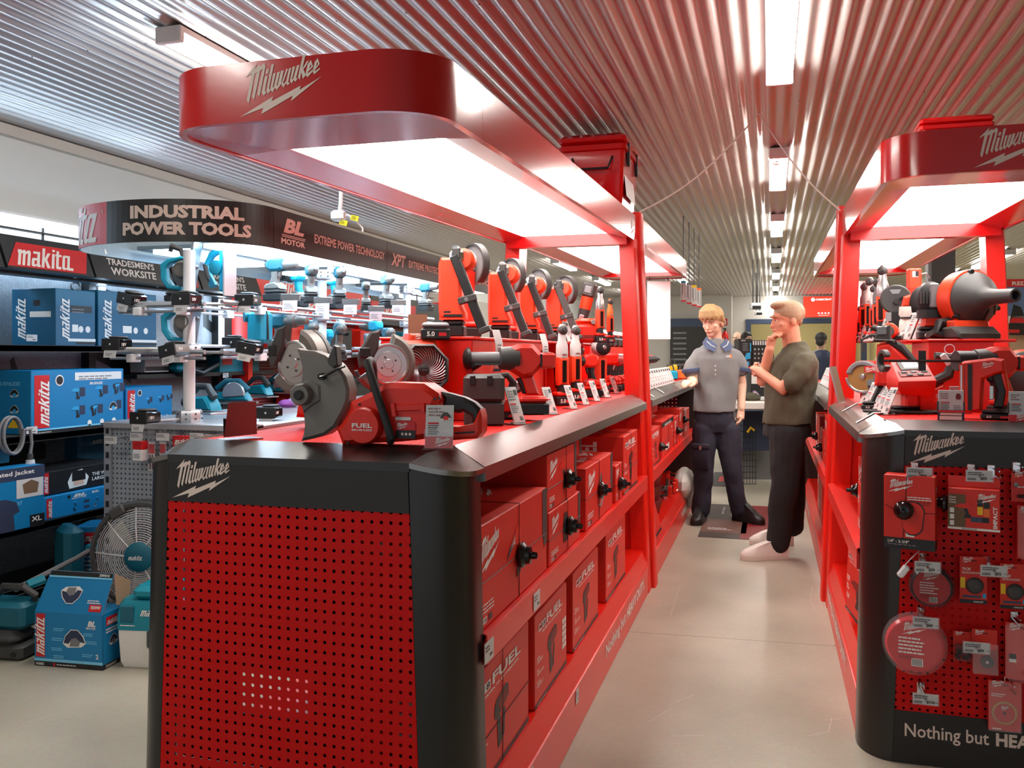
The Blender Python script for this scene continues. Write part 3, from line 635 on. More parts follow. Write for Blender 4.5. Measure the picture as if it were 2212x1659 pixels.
# ---- pistol grip tool; nose to +x ----
def pistol(name, label, cat, loc, rz, group=None, cb='red_tool', cg='black', cn='black', cc='charcoal', amp='5.0', L=.2, head='chuck', sc=1.0, cap='red_tool', logo=None):
    t = thing(name, label, cat, loc, rz, group, sc=sc)
    z0 = .19
    b = MB(); prof = [(-L * .42, z0 - .02), (-L * .46, z0), (-L * .42, z0 + .028), (-L * .3, z0 + .036), (L * .12, z0 + .034), (L * .2, z0 + .026), (L * .2, z0 - .024), (L * .05, z0 - .034), (-L * .3, z0 - .034)]
    b.prism(prof, -.031, .031, cb, ch=.012)
    if logo == 'M': b.logo(LOGO_W, .06, 'print_white', FRONT(-L * .3, -.031, z0 - .012))
    if logo == 'K': b.box((-L * .47, -.02, z0 - .012), (-L * .45, .02, z0 + .014), 'teal_light', bev=.004)
    b.build('motor_body', t)
    b = MB()
    if head == 'chuck': b.M = TR(L * .2, 0, z0) @ RY(90); b.lathe([(.027, 0), (.029, .015), (.026, .03), (.024, .06), (.018, .075), (.008, .08)], cn, 14); nm = 'chuck'
    elif head == 'impact': b.M = TR(L * .2, 0, z0) @ RY(90); b.lathe([(.031, -.02), (.03, .02), (.022, .045), (.012, .052), (.008, .07)], cn, 14); nm = 'anvil'
    elif head == 'hammer': b.M = TR(L * .2, 0, z0) @ RY(90); b.lathe([(.03, -.02), (.033, .02), (.036, .03), (.034, .05), (.026, .055), (.024, .09), (.02, .12), (.012, .125)], cn, 14); nm = 'chuck'
    else: b.M = TR(L * .2, 0, z0) @ RY(90); b.lathe([(.026, -.02), (.03, .04), (.033, .05), (.03, .09), (.0301, .1)], cn, 14); nm = 'nozzle'
    b.build(nm, t)
    b = MB(); b.prism([(-L * .3, z0 - .03), (-L * .02, z0 - .03), (-L * .05, z0 - .06), (-L * .1, z0 - .11), (-L * .04, z0 - .13), (-L * .42, z0 - .13), (-L * .38, z0 - .1), (-L * .27, z0 - .06)], -.02, .02, cg, ch=.008); b.build('grip', t)
    b = MB(); b.prism([(-L * .02, z0 - .032), (L * .06, z0 - .034), (L * .05, z0 - .05), (-L * .01, z0 - .07), (-L * .05, z0 - .06)], -.01, .01, cn if cn != cg else cc, ch=.003); b.build('trigger', t)
    b = MB(); b.prism([(-L * .5, .06), (L * .14, .062), (L * .1, .082), (-L * .1, .098), (-L * .4, .09), (-L * .48, .078)], -.034, .034, cb if cc == 'charcoal' else cc, ch=.006); b.build('foot', t)
    battery(t, (-L * .18, 0, 0), .118, .074, .06, amp, 'black', cap)
    return t
# ---- framing nailer: upright body, magazine raking down from the nose; seen from its side, nose up ----
def nailer(label, group, loc, rz, sc=1.0, cnose='silver', name='nail_gun', mag='black'):
    t = thing(name, label, 'nail gun', loc, rz, group, sc=sc)
    b = MB(); b.prism([(-.05, .075), (-.055, .12), (-.055, .31), (-.045, .335), (.03, .335), (.045, .31), (.045, .13), (.06, .10), (.06, .075)], -.042, .042, 'red_orange', ch=.012)
    b.box((-.058, -.02, .18), (-.052, .02, .188), 'red_tool'); b.box((-.052, -.03, .244), (.046, .0431, .252), 'red_tool'); b.box((-.03, -.0424, .1), (.0, -.04, .108), 'black'); b.build('body', t)
    b = MB(); b.prism(circ(.05, .325, .05, 18), -.036, .04, 'red_orange', ch=.014); b.build('motor_dome', t)
    b = MB(); b.box((-.005, -.05, .315), (.055, -.02, .365), cnose, bev=.01); b.box((.008, -.058, .325), (.045, -.045, .375), 'charcoal', bev=.006); b.cyl((.02, -.05, .372), (.02, -.01, .372), .014, cnose, 10); b.build('nose', t)
    b = MB(); b.M = TR(.018, -.05, .34) @ RY(-21.5)
    b.box((-.02, -.014, -.345), (.014, .014, .0), mag, bev=.003); b.box((.011, -.008, -.33), (.02, .008, -.02), 'charcoal'); b.box((-.006, -.0135, -.31), (-.001, -.0115, -.02), 'silver'); b.box((-.02, -.018, -.35), (.03, .018, -.325), 'charcoal', bev=.004); b.box((.0, -.013, -.2), (.006, -.0115, -.04), 'grey'); b.build('magazine', t)
    b = MB(); b.M = TR(.07, -.056, .155) @ RY(-14); b.box((-.035, -.012, -.016), (.045, .012, .016), 'charcoal', bev=.005); b.cyl((.002, -.0125, 0), (.002, -.0135, 0), .009, 'grey', 8); b.build('belt_hook', t)
    b = MB(); b.box((-.05, -.041, .072), (.058, .041, .08), 'red_orange'); b.box((-.03, -.044, .084), (.05, -.04, .094), 'black'); b.build('foot', t)
    battery(t, (.004, 0, 0), .1, .076, .072, None, 'black', None)
    return t
def grinder(label, group, loc, rz, sc=1.0, disc='grey'):
    t = thing('angle_grinder', label, 'grinder', loc, rz, group, sc=sc)
    b = MB(); b.tube([(0, 0, .06), (0, 0, .16), (0, 0, .2), (0, 0, .26)], [.036, .03, .032, .036], 'red_tool', 12); b.build('body', t)
    b = MB(); b.M = TR(0, -.01, .29); b.box((-.034, -.03, -.035), (.034, .035, .04), 'offwhite', bev=.014); b.box((-.014, -.036, .0), (.014, -.028, .02), 'charcoal', bev=.003); b.build('gear_head', t)
    b = MB(); b.cyl((0, .03, .29), (0, .04, .29), .078, disc, 24); b.build('disc', t)
    b = MB(); b.prism(circ(0, .29, .084, 16, -60, 120) + circ(0, .29, .076, 16, 120, -60), .02, .05, 'charcoal'); b.build('guard', t)
    battery(t, (0, 0, 0), .1, .078, .065, '5.0')
    return t
def ratchet(label, group, loc, rz, sc=1.0, name='angle_impact', head='offwhite', amp='5.0'):
    """upright right-angle driver with its square head on top"""
    t = thing(name, label, 'right-angle driver', loc, rz, group, sc=sc)
    b = MB(); b.tube([(0, 0, .05), (0, 0, .1)], [.026, .023], 'black', 12)
    for k in range(5): b.cyl((0, 0, .06 + k * .01), (0, 0, .064 + k * .01), .027, 'rubber', 12)
    b.build('boot', t)
    b = MB(); b.prism([(-.026, .1), (-.03, .13), (-.03, .24), (.03, .24), (.03, .1)], -.026, .026, 'red_orange', ch=.01); b.build('body', t)
    b = MB(); b.box((-.012, -.031, .115), (.012, -.024, .225), 'black_gloss', bev=.004); b.build('paddle_switch', t)
    b = MB(); b.loft([[(r * math.cos(2 * PI * k / 14), .8 * r * math.sin(2 * PI * k / 14), z) for k in range(14)] for r, z in ((.03, .238), (.032, .26), (.031, .3), (.022, .325), (.02, .36), (.019, .39), (.012, .405))], head); b.box((-.014, -.03, .252), (.014, -.024, .26), 'silver', bev=.003); b.build('gear_neck', t)
    b = MB(); b.M = TR(0, .014, .375) @ RX(90); b.lathe([(.02, 0), (.024, .006), (.024, .03), (.016, .036), (.014, .038), (.008, .038), (.008, .048)], 'charcoal', 16); b.build('square_drive', t)
    battery(t, (0, .01, 0), .082, .08, .07, amp)
    return t
def cutoff_saw(label, loc, rz, sc=1.0, group=None, flip=False):
    k = .000288; X0, Z0 = 1180, 1268
    P = lambda *p: px(p, X0, Z0, k)
    t = thing('cut_off_saw', label, 'cut-off saw', loc, rz, group, sc=sc)
    b = MB(); b.prism(P((745, 1125), (770, 1180), (805, 1266), (880, 1268), (1100, 1240), (1330, 1225), (1500, 1205), (1660, 1180), (1690, 1120), (1640, 1010), (1680, 900), (1712, 850), (1690, 800), (1560, 720), (1260, 712), (1200, 722), (1120, 775), (880, 885), (872, 960), (800, 1070)), -.05, .055, 'red_tool', ch=.014)
    b.prism(P((1300, 905), (1580, 890), (1580, 945), (1300, 960)), -.056, -.048, 'red_tool', ch=.002); b.prism(P((1290, 890), (1320, 895), (1335, 1000), (1300, 1000)), -.062, -.048, 'red_tool'); b.prism(P((1560, 885), (1590, 885), (1595, 960), (1565, 960)), -.062, -.048, 'red_tool')
    for q in ((985, 905), (875, 1240), (1675, 850), (1715, 840)): c = P(q)[0]; b.cyl((c[0], -.052, c[1]), (c[0], -.049, c[1]), .0035, 'black', 8)
    b.build('body', t)
    b = MB(); c = P((1045, 1085))[0]; b.M = TR(c[0], -.046, c[1]) @ RX(90); b.lathe([(.047, 0), (.046, .02), (.042, .028), (.02, .0285)], 'red_tool', 28)
    b.M = I4; M = FRONT(c[0], -.0748, c[1]); b.text('FUEL', 'print_white', M @ TR(-.027, -.004, 0), h=.011, w=.054, bold=.03); b.text('BRUSHLESS', 'print_white', M @ TR(-.027, -.012, 0), h=.005, w=.054); b.build('motor_cover', t)
    b = MB(); b.prism(P((365, 415), (400, 432), (530, 440), (640, 480), (760, 560), (835, 660), (872, 780), (862, 880), (830, 960), (740, 1110), (640, 1180), (520, 1215), (405, 1242), (425, 1190), (440, 1110), (432, 990), (395, 905), (335, 880), (330, 730), (408, 716), (420, 600), (395, 500)), -.045, .012, 'taupe', ch=.007)
    b.prism(P((485, 690), (600, 740), (605, 880), (520, 930), (440, 990), (430, 720)), -.05, -.04, 'taupe', ch=.004); b.prism(P((700, 520), (760, 390), (785, 405), (800, 560), (760, 590), (715, 560)), -.066, -.035, 'charcoal', ch=.003)
    b.build('blade_guard', t)
    b = MB(); c = P((445, 825))[0]; b.M = TR(c[0], -.04, c[1]) @ RX(90); b.lathe([(.029, 0), (.027, .028), (.024, .032), (.013, .032), (.013, .036), (.011, .038)], 'taupe', 24); b.M = TR(c[0], -.0721, c[1]) @ RX(90); b.lathe([(.0128, 0), (.0128, .006), (.011, .0075)], 'black', 18); b.build('arbor_cap', t)
    b = MB(); p = P((630, 665), (660, 660), (720, 635), (790, 595), (865, 572)); b.tube([(x, -.062, z) for x, z in p], .0035, 'black_gloss', 8); b.cyl((p[0][0], -.06, p[0][1]), (p[0][0], -.048, p[0][1]), .009, 'black', 12); b.build('guard_lever', t)
    b = MB(); p = P((965, 820), (955, 600), (965, 545), (1010, 525), (1060, 540), (1110, 640), (1190, 860), (1270, 1080), (1300, 1180), (1270, 1215)); ys = [.055, .055, .04, .0, -.05, -.066, -.068, -.068, -.068, -.05]
    b.tube([(x, y, z) for (x, z), y in zip(p, ys)], .0105, 'rubber', 10); b.build('front_handle', t)
    b = MB(); b.prism(P((1680, 790), (1760, 805), (1900, 840), (1985, 880), (2045, 935), (2040, 1000), (2000, 1060), (1965, 1050), (1960, 1000), (1890, 960), (1850, 975), (1780, 965), (1700, 905), (1715, 850)), -.02, .022, 'black', ch=.008); b.build('rear_handle', t)
    b = MB(); b.prism(P((1670, 1085), (1850, 1090), (1985, 1060), (2045, 935), (2062, 1000), (2062, 1130), (2020, 1185), (1900, 1195), (1700, 1215), (1600, 1205)), -.03, .032, 'red_tool', ch=.008); b.prism(P((1830, 1135), (2005, 1120), (2005, 1135), (1830, 1148)), -.0315, -.029, 'black'); b.build('battery_cradle', t)
    b = MB(); b.M = TR(0, -.0512, 0); c = P((1320, 1190))[0]; M = FRONT(c[0], 0, c[1]); b.rect(0, .0, .052, .02, 'black', M); b.rect(0, .021, .052, .042, 'red_print', M); b.rect(0, .045, .04, .053, 'card', M); b.logo(LOGO_W, .03, 'print_white', M @ TR(.002, .022, .0004))
    for i in range(3): b.flat(([(.018 + .01 * i + .0036 * math.cos(a), .011 + .0036 * math.sin(a)) for a in [2 * PI * j / 10 for j in range(10)]], [tuple(range(10))]), 'print_tan', M @ TR(0, 0, .0004))
    b.build('rating_label', t)
    b = MB(); c = P((1740, 940))[0]; b.box((c[0] - .01, -.012, c[1] - .008), (c[0] + .014, .012, c[1] + .008), 'charcoal', bev=.004); b.build('trigger', t)
    return t
def disc_saw(label, loc, rz, sc=1.0, group=None, lock=False):
    """cut-off saw turned with the inner side of its wide guard to the aisle"""
    t = thing('cut_off_saw', label, 'cut-off saw', loc, rz, group, sc=sc); z = .125
    b = MB(); R = .118
    b.prism(circ(0, z, R, 30, -150, 75) + [(.02, z + .07), (-.05, z + .03), (-.06, z - .03)], -.03, .05, 'taupe', ch=.012); b.build('blade_guard', t)
    b = MB(); b.prism(circ(0, z, R + .003, 30, -165, 70) + circ(0, z, R - .012, 30, 70, -165), .03, .056, 'charcoal', ch=.004); b.build('guard_rim', t)
    b = MB(); b.M = TR(.012, -.03, z - .005) @ RX(90); b.lathe([(.082, -.01), (.08, .004), (.074, .006), (.07, .0), (.05, .001), (.048, .006), (.02, .006), (.018, .009)], 'silver', 32)
    for k in range(4):
        a = k * PI / 2 + .5; b.cyl((.03 * math.cos(a), .03 * math.sin(a), .006), (.03 * math.cos(a), .03 * math.sin(a), .009), .004, 'charcoal', 8)
    b.build('flange_plate', t)
    b = MB(); b.prism([(-.11, z + .03), (-.06, z + .12), (-.02, z + .13), (-.03, z + .05), (-.07, z - .02), (-.1, z - .02)], -.045, .0, 'charcoal', ch=.008); b.box((-.1, -.05, z + .02), (-.06, -.04, z + .06), 'black', bev=.004); b.build('guard_hinge', t)
    b = MB(); b.prism([(-.06, -.08), (.06, -.08), (.08, .02), (.05, .08), (-.02, .09)], .04, .11, 'red_tool', ch=.014); b.build('body', t)
    return t
def fan_octagon(label, loc, rz, sc=1.0):
    t = thing('jobsite_fan', label, 'fan', loc, rz, None, sc=sc); R = .118; z = .09
    b = MB(); b.prism([(-.1, -.135), (.1, -.135), (.09, .01), (-.09, .01)], .0, .12, 'red_orange', ch=.012); b.build('stand', t)
    oct8 = lambda r, o=22.5: [(r * math.cos(math.radians(o + 45 * k)), z + r * math.sin(math.radians(o + 45 * k))) for k in range(8)]
    b = MB(); n = 8; o = oct8(R); i = oct8(R * .84)
    v = [(x, -.055, zz) for x, zz in o] + [(x, .02, zz) for x, zz in o] + [(x * .97, -.066, zz) for x, zz in oct8(R * .93)] + [(x, -.05, zz) for x, zz in i]
    b.put(v, [(k, (k + 1) % 8, 8 + (k + 1) % 8, 8 + k) for k in range(8)] + [(16 + k, 16 + (k + 1) % 8, (k + 1) % 8, k) for k in range(8)] + [(16 + k, 24 + k, 24 + (k + 1) % 8, 16 + (k + 1) % 8) for k in range(8)] + [(24 + k, 24 + (k + 1) % 8, 8 + (k + 1) % 8, 8 + k) for k in range(8)], 'charcoal'); b.build('bezel', t)
    b = MB()
    for k in range(36):
        a = 2 * PI * k / 36; pts = []
        for j in range(7):
            r = .022 + (R * .86 - .022) * j / 6; aa = a + .75 * (j / 6) ** 1.2; pts.append((r * math.cos(aa), -.052 - .006 * math.sin(PI * j / 6), z + r * math.sin(aa)))
        b.tube(pts, .002, 'alu', 4)
    b.build('grille', t)
    b = MB(); b.M = TR(0, -.05, z) @ RX(90); b.lathe([(.024, 0), (.024, .012), (.02, .015)], 'charcoal', 20); b.M = I4; b.box((-.014, -.068, z - .007), (.014, -.064, z + .007), 'black'); b.text('M18', 'grey', FRONT(-.011, -.068, z - .004), h=.008, w=.022); b.build('hub_badge', t)
    b = MB()
    for k in range(5):
        a = 2 * PI * k / 5; b.put([(.02 * math.cos(a), -.03, z + .02 * math.sin(a)), (.085 * math.cos(a - .3), -.02, z + .085 * math.sin(a - .3)), (.085 * math.cos(a + .45), -.035, z + .085 * math.sin(a + .45)), (.02 * math.cos(a + .8), -.038, z + .02 * math.sin(a + .8))], [(0, 1, 2, 3)], 'red_tool')
    b.build('fan_blade', t)
    b = MB(); b.prism([(-.1, 0), (.1, 0), (.105, .16), (.07, .215), (-.07, .215), (-.105, .16)], .0, .13, 'red_orange', ch=.02)
    for k in range(6): b.box((-.112 + .002 * k, .02, .11 + .013 * k), (-.09, .12, .116 + .013 * k), 'red_tool')
    b.box((-.112, -.045, .16), (-.07, .0, .2), 'charcoal', bev=.006); b.prism([(-.05, .2), (.05, .2), (.04, .245), (-.04, .245)], .02, .12, 'red_orange', ch=.008); b.logo(LOGO_W, .05, 'print_white', fr((-.02, .02, .218), (1, 0, 0), (0, 0, 1))); b.build('housing', t)
    return t
def caulk_gun(label, loc, rz, sc=1.0, group=None, open_frame=False, rx=0, ry=0):
    t = thing('caulking_gun', label, 'caulking gun', loc, rz, group, sc=sc, rx=rx, ry=ry); z = .2
    if open_frame:
        b = MB()
        for s in (-1, 1): b.tube([(.06, s * .03, z), (.36, s * .03, z)], .005, 'black', 6)
        b.M = TR(.36, 0, z) @ RY(90); b.prism(circ(0, 0, .04, 20, -60, 240) + circ(0, 0, .026, 20, 240, -60), -.01, .012, 'charcoal', ch=.003, M=RX(90)); b.M = I4
        b.prism(circ(.22, z, .0, 3) if False else [(.2, z - .036), (.225, z - .036), (.225, z + .036), (.2, z + .036)], -.036, -.03, 'steel_dark'); b.build('carriage_frame', t)
        b = MB(); b.cyl((.0, 0, z), (.11, 0, z), .036, 'black', 18); b.build('collar', t)
    else:
        b = MB(); b.cyl((.03, 0, z), (.15, 0, z), .023, 'grey', 18); b.box((.04, -.027, z - .024), (.14, .027, z - .016), 'charcoal'); b.cyl((.12, 0, z - .012), (.15, 0, z - .03), .018, 'black', 12); b.build('barrel', t)
        b = MB(); b.M = TR(.15, 0, z) @ RY(90); b.lathe([(.026, 0), (.038, .004), (.038, .014), (.028, .024), (.012, .028)], 'black', 20); b.build('end_cap', t)
    b = MB(); b.M = TR(-.0, 0, z) @ RY(90); b.lathe([(.04, -.02), (.043, .01), (.04, .045), (.034, .05)], 'charcoal', 20); b.build('ring', t)
    b = MB(); b.prism([(-.1, z - .03), (-.115, z + .0), (-.07, z + .05), (-.02, z + .05), (.01, z + .04), (.01, z - .045), (-.03, z - .07), (-.07, z - .06)], -.03, .03, 'red_tool', ch=.014); b.box((-.15, -.03, z - .035), (-.09, .03, z + .02), 'red_tool', bev=.008); b.logo(LOGO_W, .04, 'print_white', FRONT(-.145, -.03, z - .025)); b.box((-.1, -.031, z - .03), (-.093, .031, z + .015), 'black'); b.build('gearbox', t)
    b = MB(); b.prism([(-.07, z - .06), (-.025, z - .065), (-.045, .07), (-.095, .07)], -.02, .02, 'red_tool', ch=.008); b.prism([(-.03, z - .068), (-.012, z - .07), (-.035, .075), (-.05, .075)], -.017, .017, 'black', ch=.005); b.build('grip', t)
    battery(t, (-.07, 0, 0), .11, .075, .065)
    return t
# ================= goods on the nearest left kiosk =================
DK, RS = 1.1195, 1.412
def at(px_, py_, d): r = _ray(px_, py_); return Vector((r.x * d, r.y * d, EYE + r.z * d))
def deck(px_, py_): return onZ(px_, py_, DK)
def on_riser(px_, d): p = at(px_, 700, d); return (p.x, p.y, RS)
t = thing('display_riser', 'red stepped display stand along the back of the nearest left counter', 'display stand', (0, 0, 0))
b = MB(); b.box((-1.33, 2.87, DK), (-.985, 3.86, 1.40), 'red', bev=.003); b.build('closed_end', t)
b = MB(); b.box((-1.34, 2.865, 1.40), (-.975, 4.93, RS - .001), 'red', bev=.003); b.build('top_shelf', t)
b = MB(); b.box((-1.33, 3.86, DK), (-1.2, 4.93, 1.40), 'red'); b.build('back_board', t)
for yy in (3.9, 4.45): b = MB(); b.box((-1.2, yy, DK), (-.985, yy + .015, 1.40), 'red'); b.build('divider', t)
cutoff_saw('large red cut-off saw at the front of the nearest left counter', onZ(839, 961, DK), 2)
disc_saw('cut-off saw with a silver flange directly behind the grey guard of the large red saw', (-1.40, 2.42, DK + .10), -14, .86, lock=False)
disc_saw('cut-off saw with a silver flange between the large red saw and the fan', (-1.19, 2.60, DK + .10), 30, .82)
fan_octagon('red and black octagonal jobsite fan behind the large red cut-off saw', (-1.125, 2.74, DK + .107), 38, .79)
t = thing('battery_pack', 'black battery pack with a red label lying on top of the fan', 'battery', at(940, 708, 3.0), 25); bp_ = t; t.location.z = 1.398
battery(t, (0, 0, 0), .1, .075, .06, '5.0', cap='grey', name='pack_body')
t = thing('sign_card', 'small dark plastic sign card standing behind the fan and its battery pack', 'sign', (-1.25, 3.02, RS), 20)
b = MB(); b.box((-.035, 0, 0), (.035, .003, .085), 'brown'); b.build('card', t); b = MB(); b.box((-.036, -.02, 0), (.036, .02, .004), 'steel'); b.build('foot', t)
t = thing('sign_card', 'dark red sign card in a metal foot on the left counter corner', 'sign', onZ(520, 950, DK), 65, rx=0)
b = MB(); b.put([(-.05, 0, .01), (.05, 0, .012), (.055, .012, .1), (-.03, .012, .1)], [(0, 1, 2, 3)], 'red_dark'); b.put([(-.05, .002, .01), (.05, .002, .012), (.05, .008, .035), (-.045, .012, .06)], [(0, 1, 2, 3)], 'black'); b.build('card', t); b = MB(); b.box((-.05, -.03, 0), (.05, .04, .004), 'steel'); b.build('foot', t)
ng = 'nail guns on the riser'
nailer('largest red nail gun, nearest on the riser, beside the fan', ng, on_riser(978, 3.15), 8, .84, 'chrome')
nailer('second red nail gun on the riser, between the two with silver noses', ng, on_riser(1080, 3.67), 4, .83, 'silver')
nailer('third red nail gun on the riser, narrower and half behind the second', ng, on_riser(1143, 4.25), 4, .83, 'silver')
nailer('fourth red nail gun on the riser with a grey ribbed magazine', ng, on_riser(1200, 4.62), 6, .86, 'charcoal', mag='charcoal')
gg = 'angle grinders behind the nail guns'
for px_, d, lb, rz in ((1034, 3.45, 'angle grinder with a white gear head behind the largest nail gun', -60), (1116, 4.0, 'angle grinder half hidden behind the second nail gun', -60), (1174, 4.5, 'angle grinder half hidden behind the third nail gun', -60), (1232, 4.9, 'red grinder with a large grey disc behind the fourth nail gun', -60)):
    p = on_riser(px_, d); grinder(lb, gg, (p[0] - .06, p[1] + .03, RS), rz + 25, 1.02)
caulk_gun('red caulking gun with a grey barrel below the nail guns', at(1108, 880, 3.05), 205, .98)
bpy.context.scene.objects['caulking_gun'].location.z = DK + .02
# dust box saw
p = deck(1035, 920)
t = thing('dust_box', 'dark grey plastic dust box beside the large red cut-off saw', 'dust box', (p.x, p.y + .05, DK), 18)
b = MB(); b.box((-.065, -.05, 0), (.065, .06, .075), 'charcoal', bev=.006); b.build('lower_bin', t)
b = MB(); b.box((-.067, -.052, .075), (.067, .062, .165), 'charcoal', bev=.012); b.build('upper_bin', t)
for x in (-.045, .01): b = MB(); b.box((x, -.056, .13), (x + .018, -.05, .162), 'black', bev=.002); b.build('latch', t)
p = deck(1108, 905)
t = thing('rotary_hammer', 'red power tool with a black top handle beside the grey dust box', 'power tool', (p.x - .02, p.y, DK), 20)
b = MB(); b.prism([(-.06, .03), (-.06, .075), (.03, .085), (.06, .06), (.06, .02), (-.02, .02)], -.04, .04, 'red_tool', ch=.012); b.box((-.07, -.041, .06), (-.01, -.035, .075), 'offwhite'); b.build('body', t)
b = MB(); b.tube([(-.06, 0, .15), (.0, 0, .155), (.02, 0, .13), (.01, 0, .08)], [.012, .012, .014, .018], 'rubber', 9); b.build('top_handle', t)
b = MB(); b.M = TR(.06, 0, .05) @ RY(90); b.lathe([(.022, 0), (.022, .03), (.018, .034)], 'charcoal', 14); b.build('dial', t)
battery(t, (-.01, 0, 0), .11, .08, .04, '5.0')
t = thing('key_fob', 'small silver and black display unit held above the red tool beside the dust box', 'gauge', at(1118, 836, 3.15), 20)
t.location.z = at(1118, 836, 3.15).z
b = MB(); b.M = RY(-30); b.box((-.035, -.012, -.015), (.035, .012, .02), 'silver', bev=.006); b.box((-.035, -.013, -.02), (.03, .013, -.008), 'charcoal', bev=.004); b.build('case', t)
b = MB(); b.cyl((-.01, .0, -.02), (-.02, 0, -.085), .006, 'charcoal', 8); b.build('stalk', t)
rg = 'right-angle drivers on the counter'
p = deck(1214, 876); ratchet('nearest of the two grey-headed right-angle drivers standing on the counter', rg, p, 42, .9, head='card')
p = deck(1243, 866); ratchet('second grey-headed right-angle driver standing on the counter', rg, p, 42, .92, head='card')
p = deck(1268, 858); pistol('heat_gun', 'small red pistol tool with a black nozzle beside the right-angle drivers', 'heat gun', p, 215, None, L=.13, head='nozzle', sc=1.02)
p = deck(1297, 852)
t = thing('palm_nailer', 'red upright tool with a grey head and round black front', 'power tool', p, 40, None, sc=.98)
b = MB(); b.prism([(-.03, .07), (-.034, .22), (.034, .22), (.03, .07)], -.03, .03, 'red_orange', ch=.01); b.build('body', t)
b = MB(); b.box((-.012, -.034, .09), (.012, -.028, .2), 'black_gloss', bev=.004); b.build('paddle_switch', t)
b = MB(); b.M = TR(0, .03, .275) @ RX(90); b.lathe([(.04, 0), (.052, .012), (.052, .05), (.046, .06)], 'card', 20); b.build('gear_head', t)
b = MB(); b.M = TR(0, -.03, .275) @ RX(90); b.lathe([(.046, 0), (.046, .012), (.03, .02), (.014, .02)], 'black', 20); b.M = TR(0, -.0505, .275) @ RX(90); b.lathe([(.013, 0), (.01, .004)], 'silver', 12); b.build('front_ring', t)
battery(t, (0, 0, 0), .09, .085, .07)
p = deck(1325, 846); pistol('impact_wrench', 'red impact wrench with a silver head beside the kiosk post', 'impact wrench', (p.x, p.y, DK), 15, None, cn='silver', head='impact', L=.17, sc=1.05)
# black vacuum hose arch
t = thing('vacuum_hose', 'black corrugated hose bending down behind the right-angle drivers', 'hose', (0, 0, 0))
b = MB(); a = at(1168, 764, 3.95); c = at(1203, 790, 4.05); e = at(1206, 835, 4.1); b.tube([a, (a + c) / 2 + Vector((0, 0, .02)), c, e], .017, 'black', 10); b.build('hose', t)
# upper shelf, far half
p = on_riser(1245, 5.0); t = thing('stick_vacuum_head', 'tall tilted red and grey tool pointing up above the far end of the riser', 'power tool', p, 0, None, ry=14)
b = MB(); b.tube([(0, 0, .0), (0, 0, .08), (.0, 0, .12), (0, 0, .2)], [.028, .022, .026, .034], 'charcoal', 12); b.build('lower_body', t)
b = MB(); b.tube([(0, 0, .2), (0, 0, .27)], [.034, .036], 'red_orange', 12); b.build('collar', t)
b = MB(); b.box((-.036, -.034, .27), (.036, .034, .35), 'charcoal', bev=.01); b.box((-.02, -.038, .29), (.02, -.03, .33), 'grey', bev=.004); b.build('top_cap', t)
b = MB(); b.box((-.014, -.034, .13), (.014, -.026, .165), 'silver', bev=.003); b.build('switch', t)
battery(t, (0, 0, -.06), .1, .08, .06); 
p = on_riser(1266, 4.75); t = thing('compact_vacuum', 'small red canister vacuum on the riser beside the tilted tool', 'vacuum', p, 30)
b = MB(); b.box((-.06, -.06, 0), (.06, .06, .1), 'red_tool', bev=.016); b.box((-.05, -.061, .02), (.05, -.056, .04), 'red_dark'); b.build('tank', t)
b = MB(); b.box((-.05, -.05, .1), (.05, .05, .13), 'red_orange', bev=.014); b.cyl((.02, -.05, .11), (.02, -.062, .11), .012, 'silver', 10); b.build('lid', t)
ug = 'upright tools at the far end of the riser'
for px_, d, lb in ((1296, 4.7, 'red upright ratchet at the far end of the riser, taller of the two'), (1318, 4.85, 'red upright ratchet with a black ribbed handle nearest the post on the riser')):
    p = on_riser(px_, d); ratchet(lb, ug, p, 42, .74 if px_ < 1310 else .6, name='ratchet', head='silver' if px_ < 1310 else 'orange')
t = thing('carton', 'plain brown carton at the far end of the riser behind the upright ratchets', 'carton', (-1.24, 4.85, RS), 0); b = MB(); b.box((-.07, -.05, 0), (.09, .05, .14), 'red_dark', bev=.003); b.build('box_body', t)
# tickets
tg = 'price tickets on the left counter'
for (x, y, lb, w, h) in ((1124, 918, 'price ticket nearest the large red saw on the left counter', .045, .135), (1196, 896, 'price ticket in front of the nearest right-angle driver', .04, .115), (1240, 884, 'slim price ticket between the two right-angle drivers', .034, .11), (1267, 875, 'price ticket in front of the second right-angle driver', .034, .11),
                         (1291, 867, 'price ticket in front of the small pistol tool', .034, .11), (1313, 859, 'price ticket in front of the tool with the round black front', .034, .11), (1333, 851, 'price ticket nearest the kiosk post on the left counter', .034, .11)):
    ticket(onZ(x, y, DK), 52, lb, tg, w, h)
for (x, d, lb) in ((1301, 4.5, 'price ticket standing on the riser before the taller ratchet'), (1315, 4.55, 'price ticket standing on the riser before the shorter ratchet'), (1330, 4.62, 'price ticket standing on the riser nearest the post')):
    p = on_riser(x, d); ticket((-.99, p[1], RS), 52, lb, 'price tickets on the riser', .034, .12)
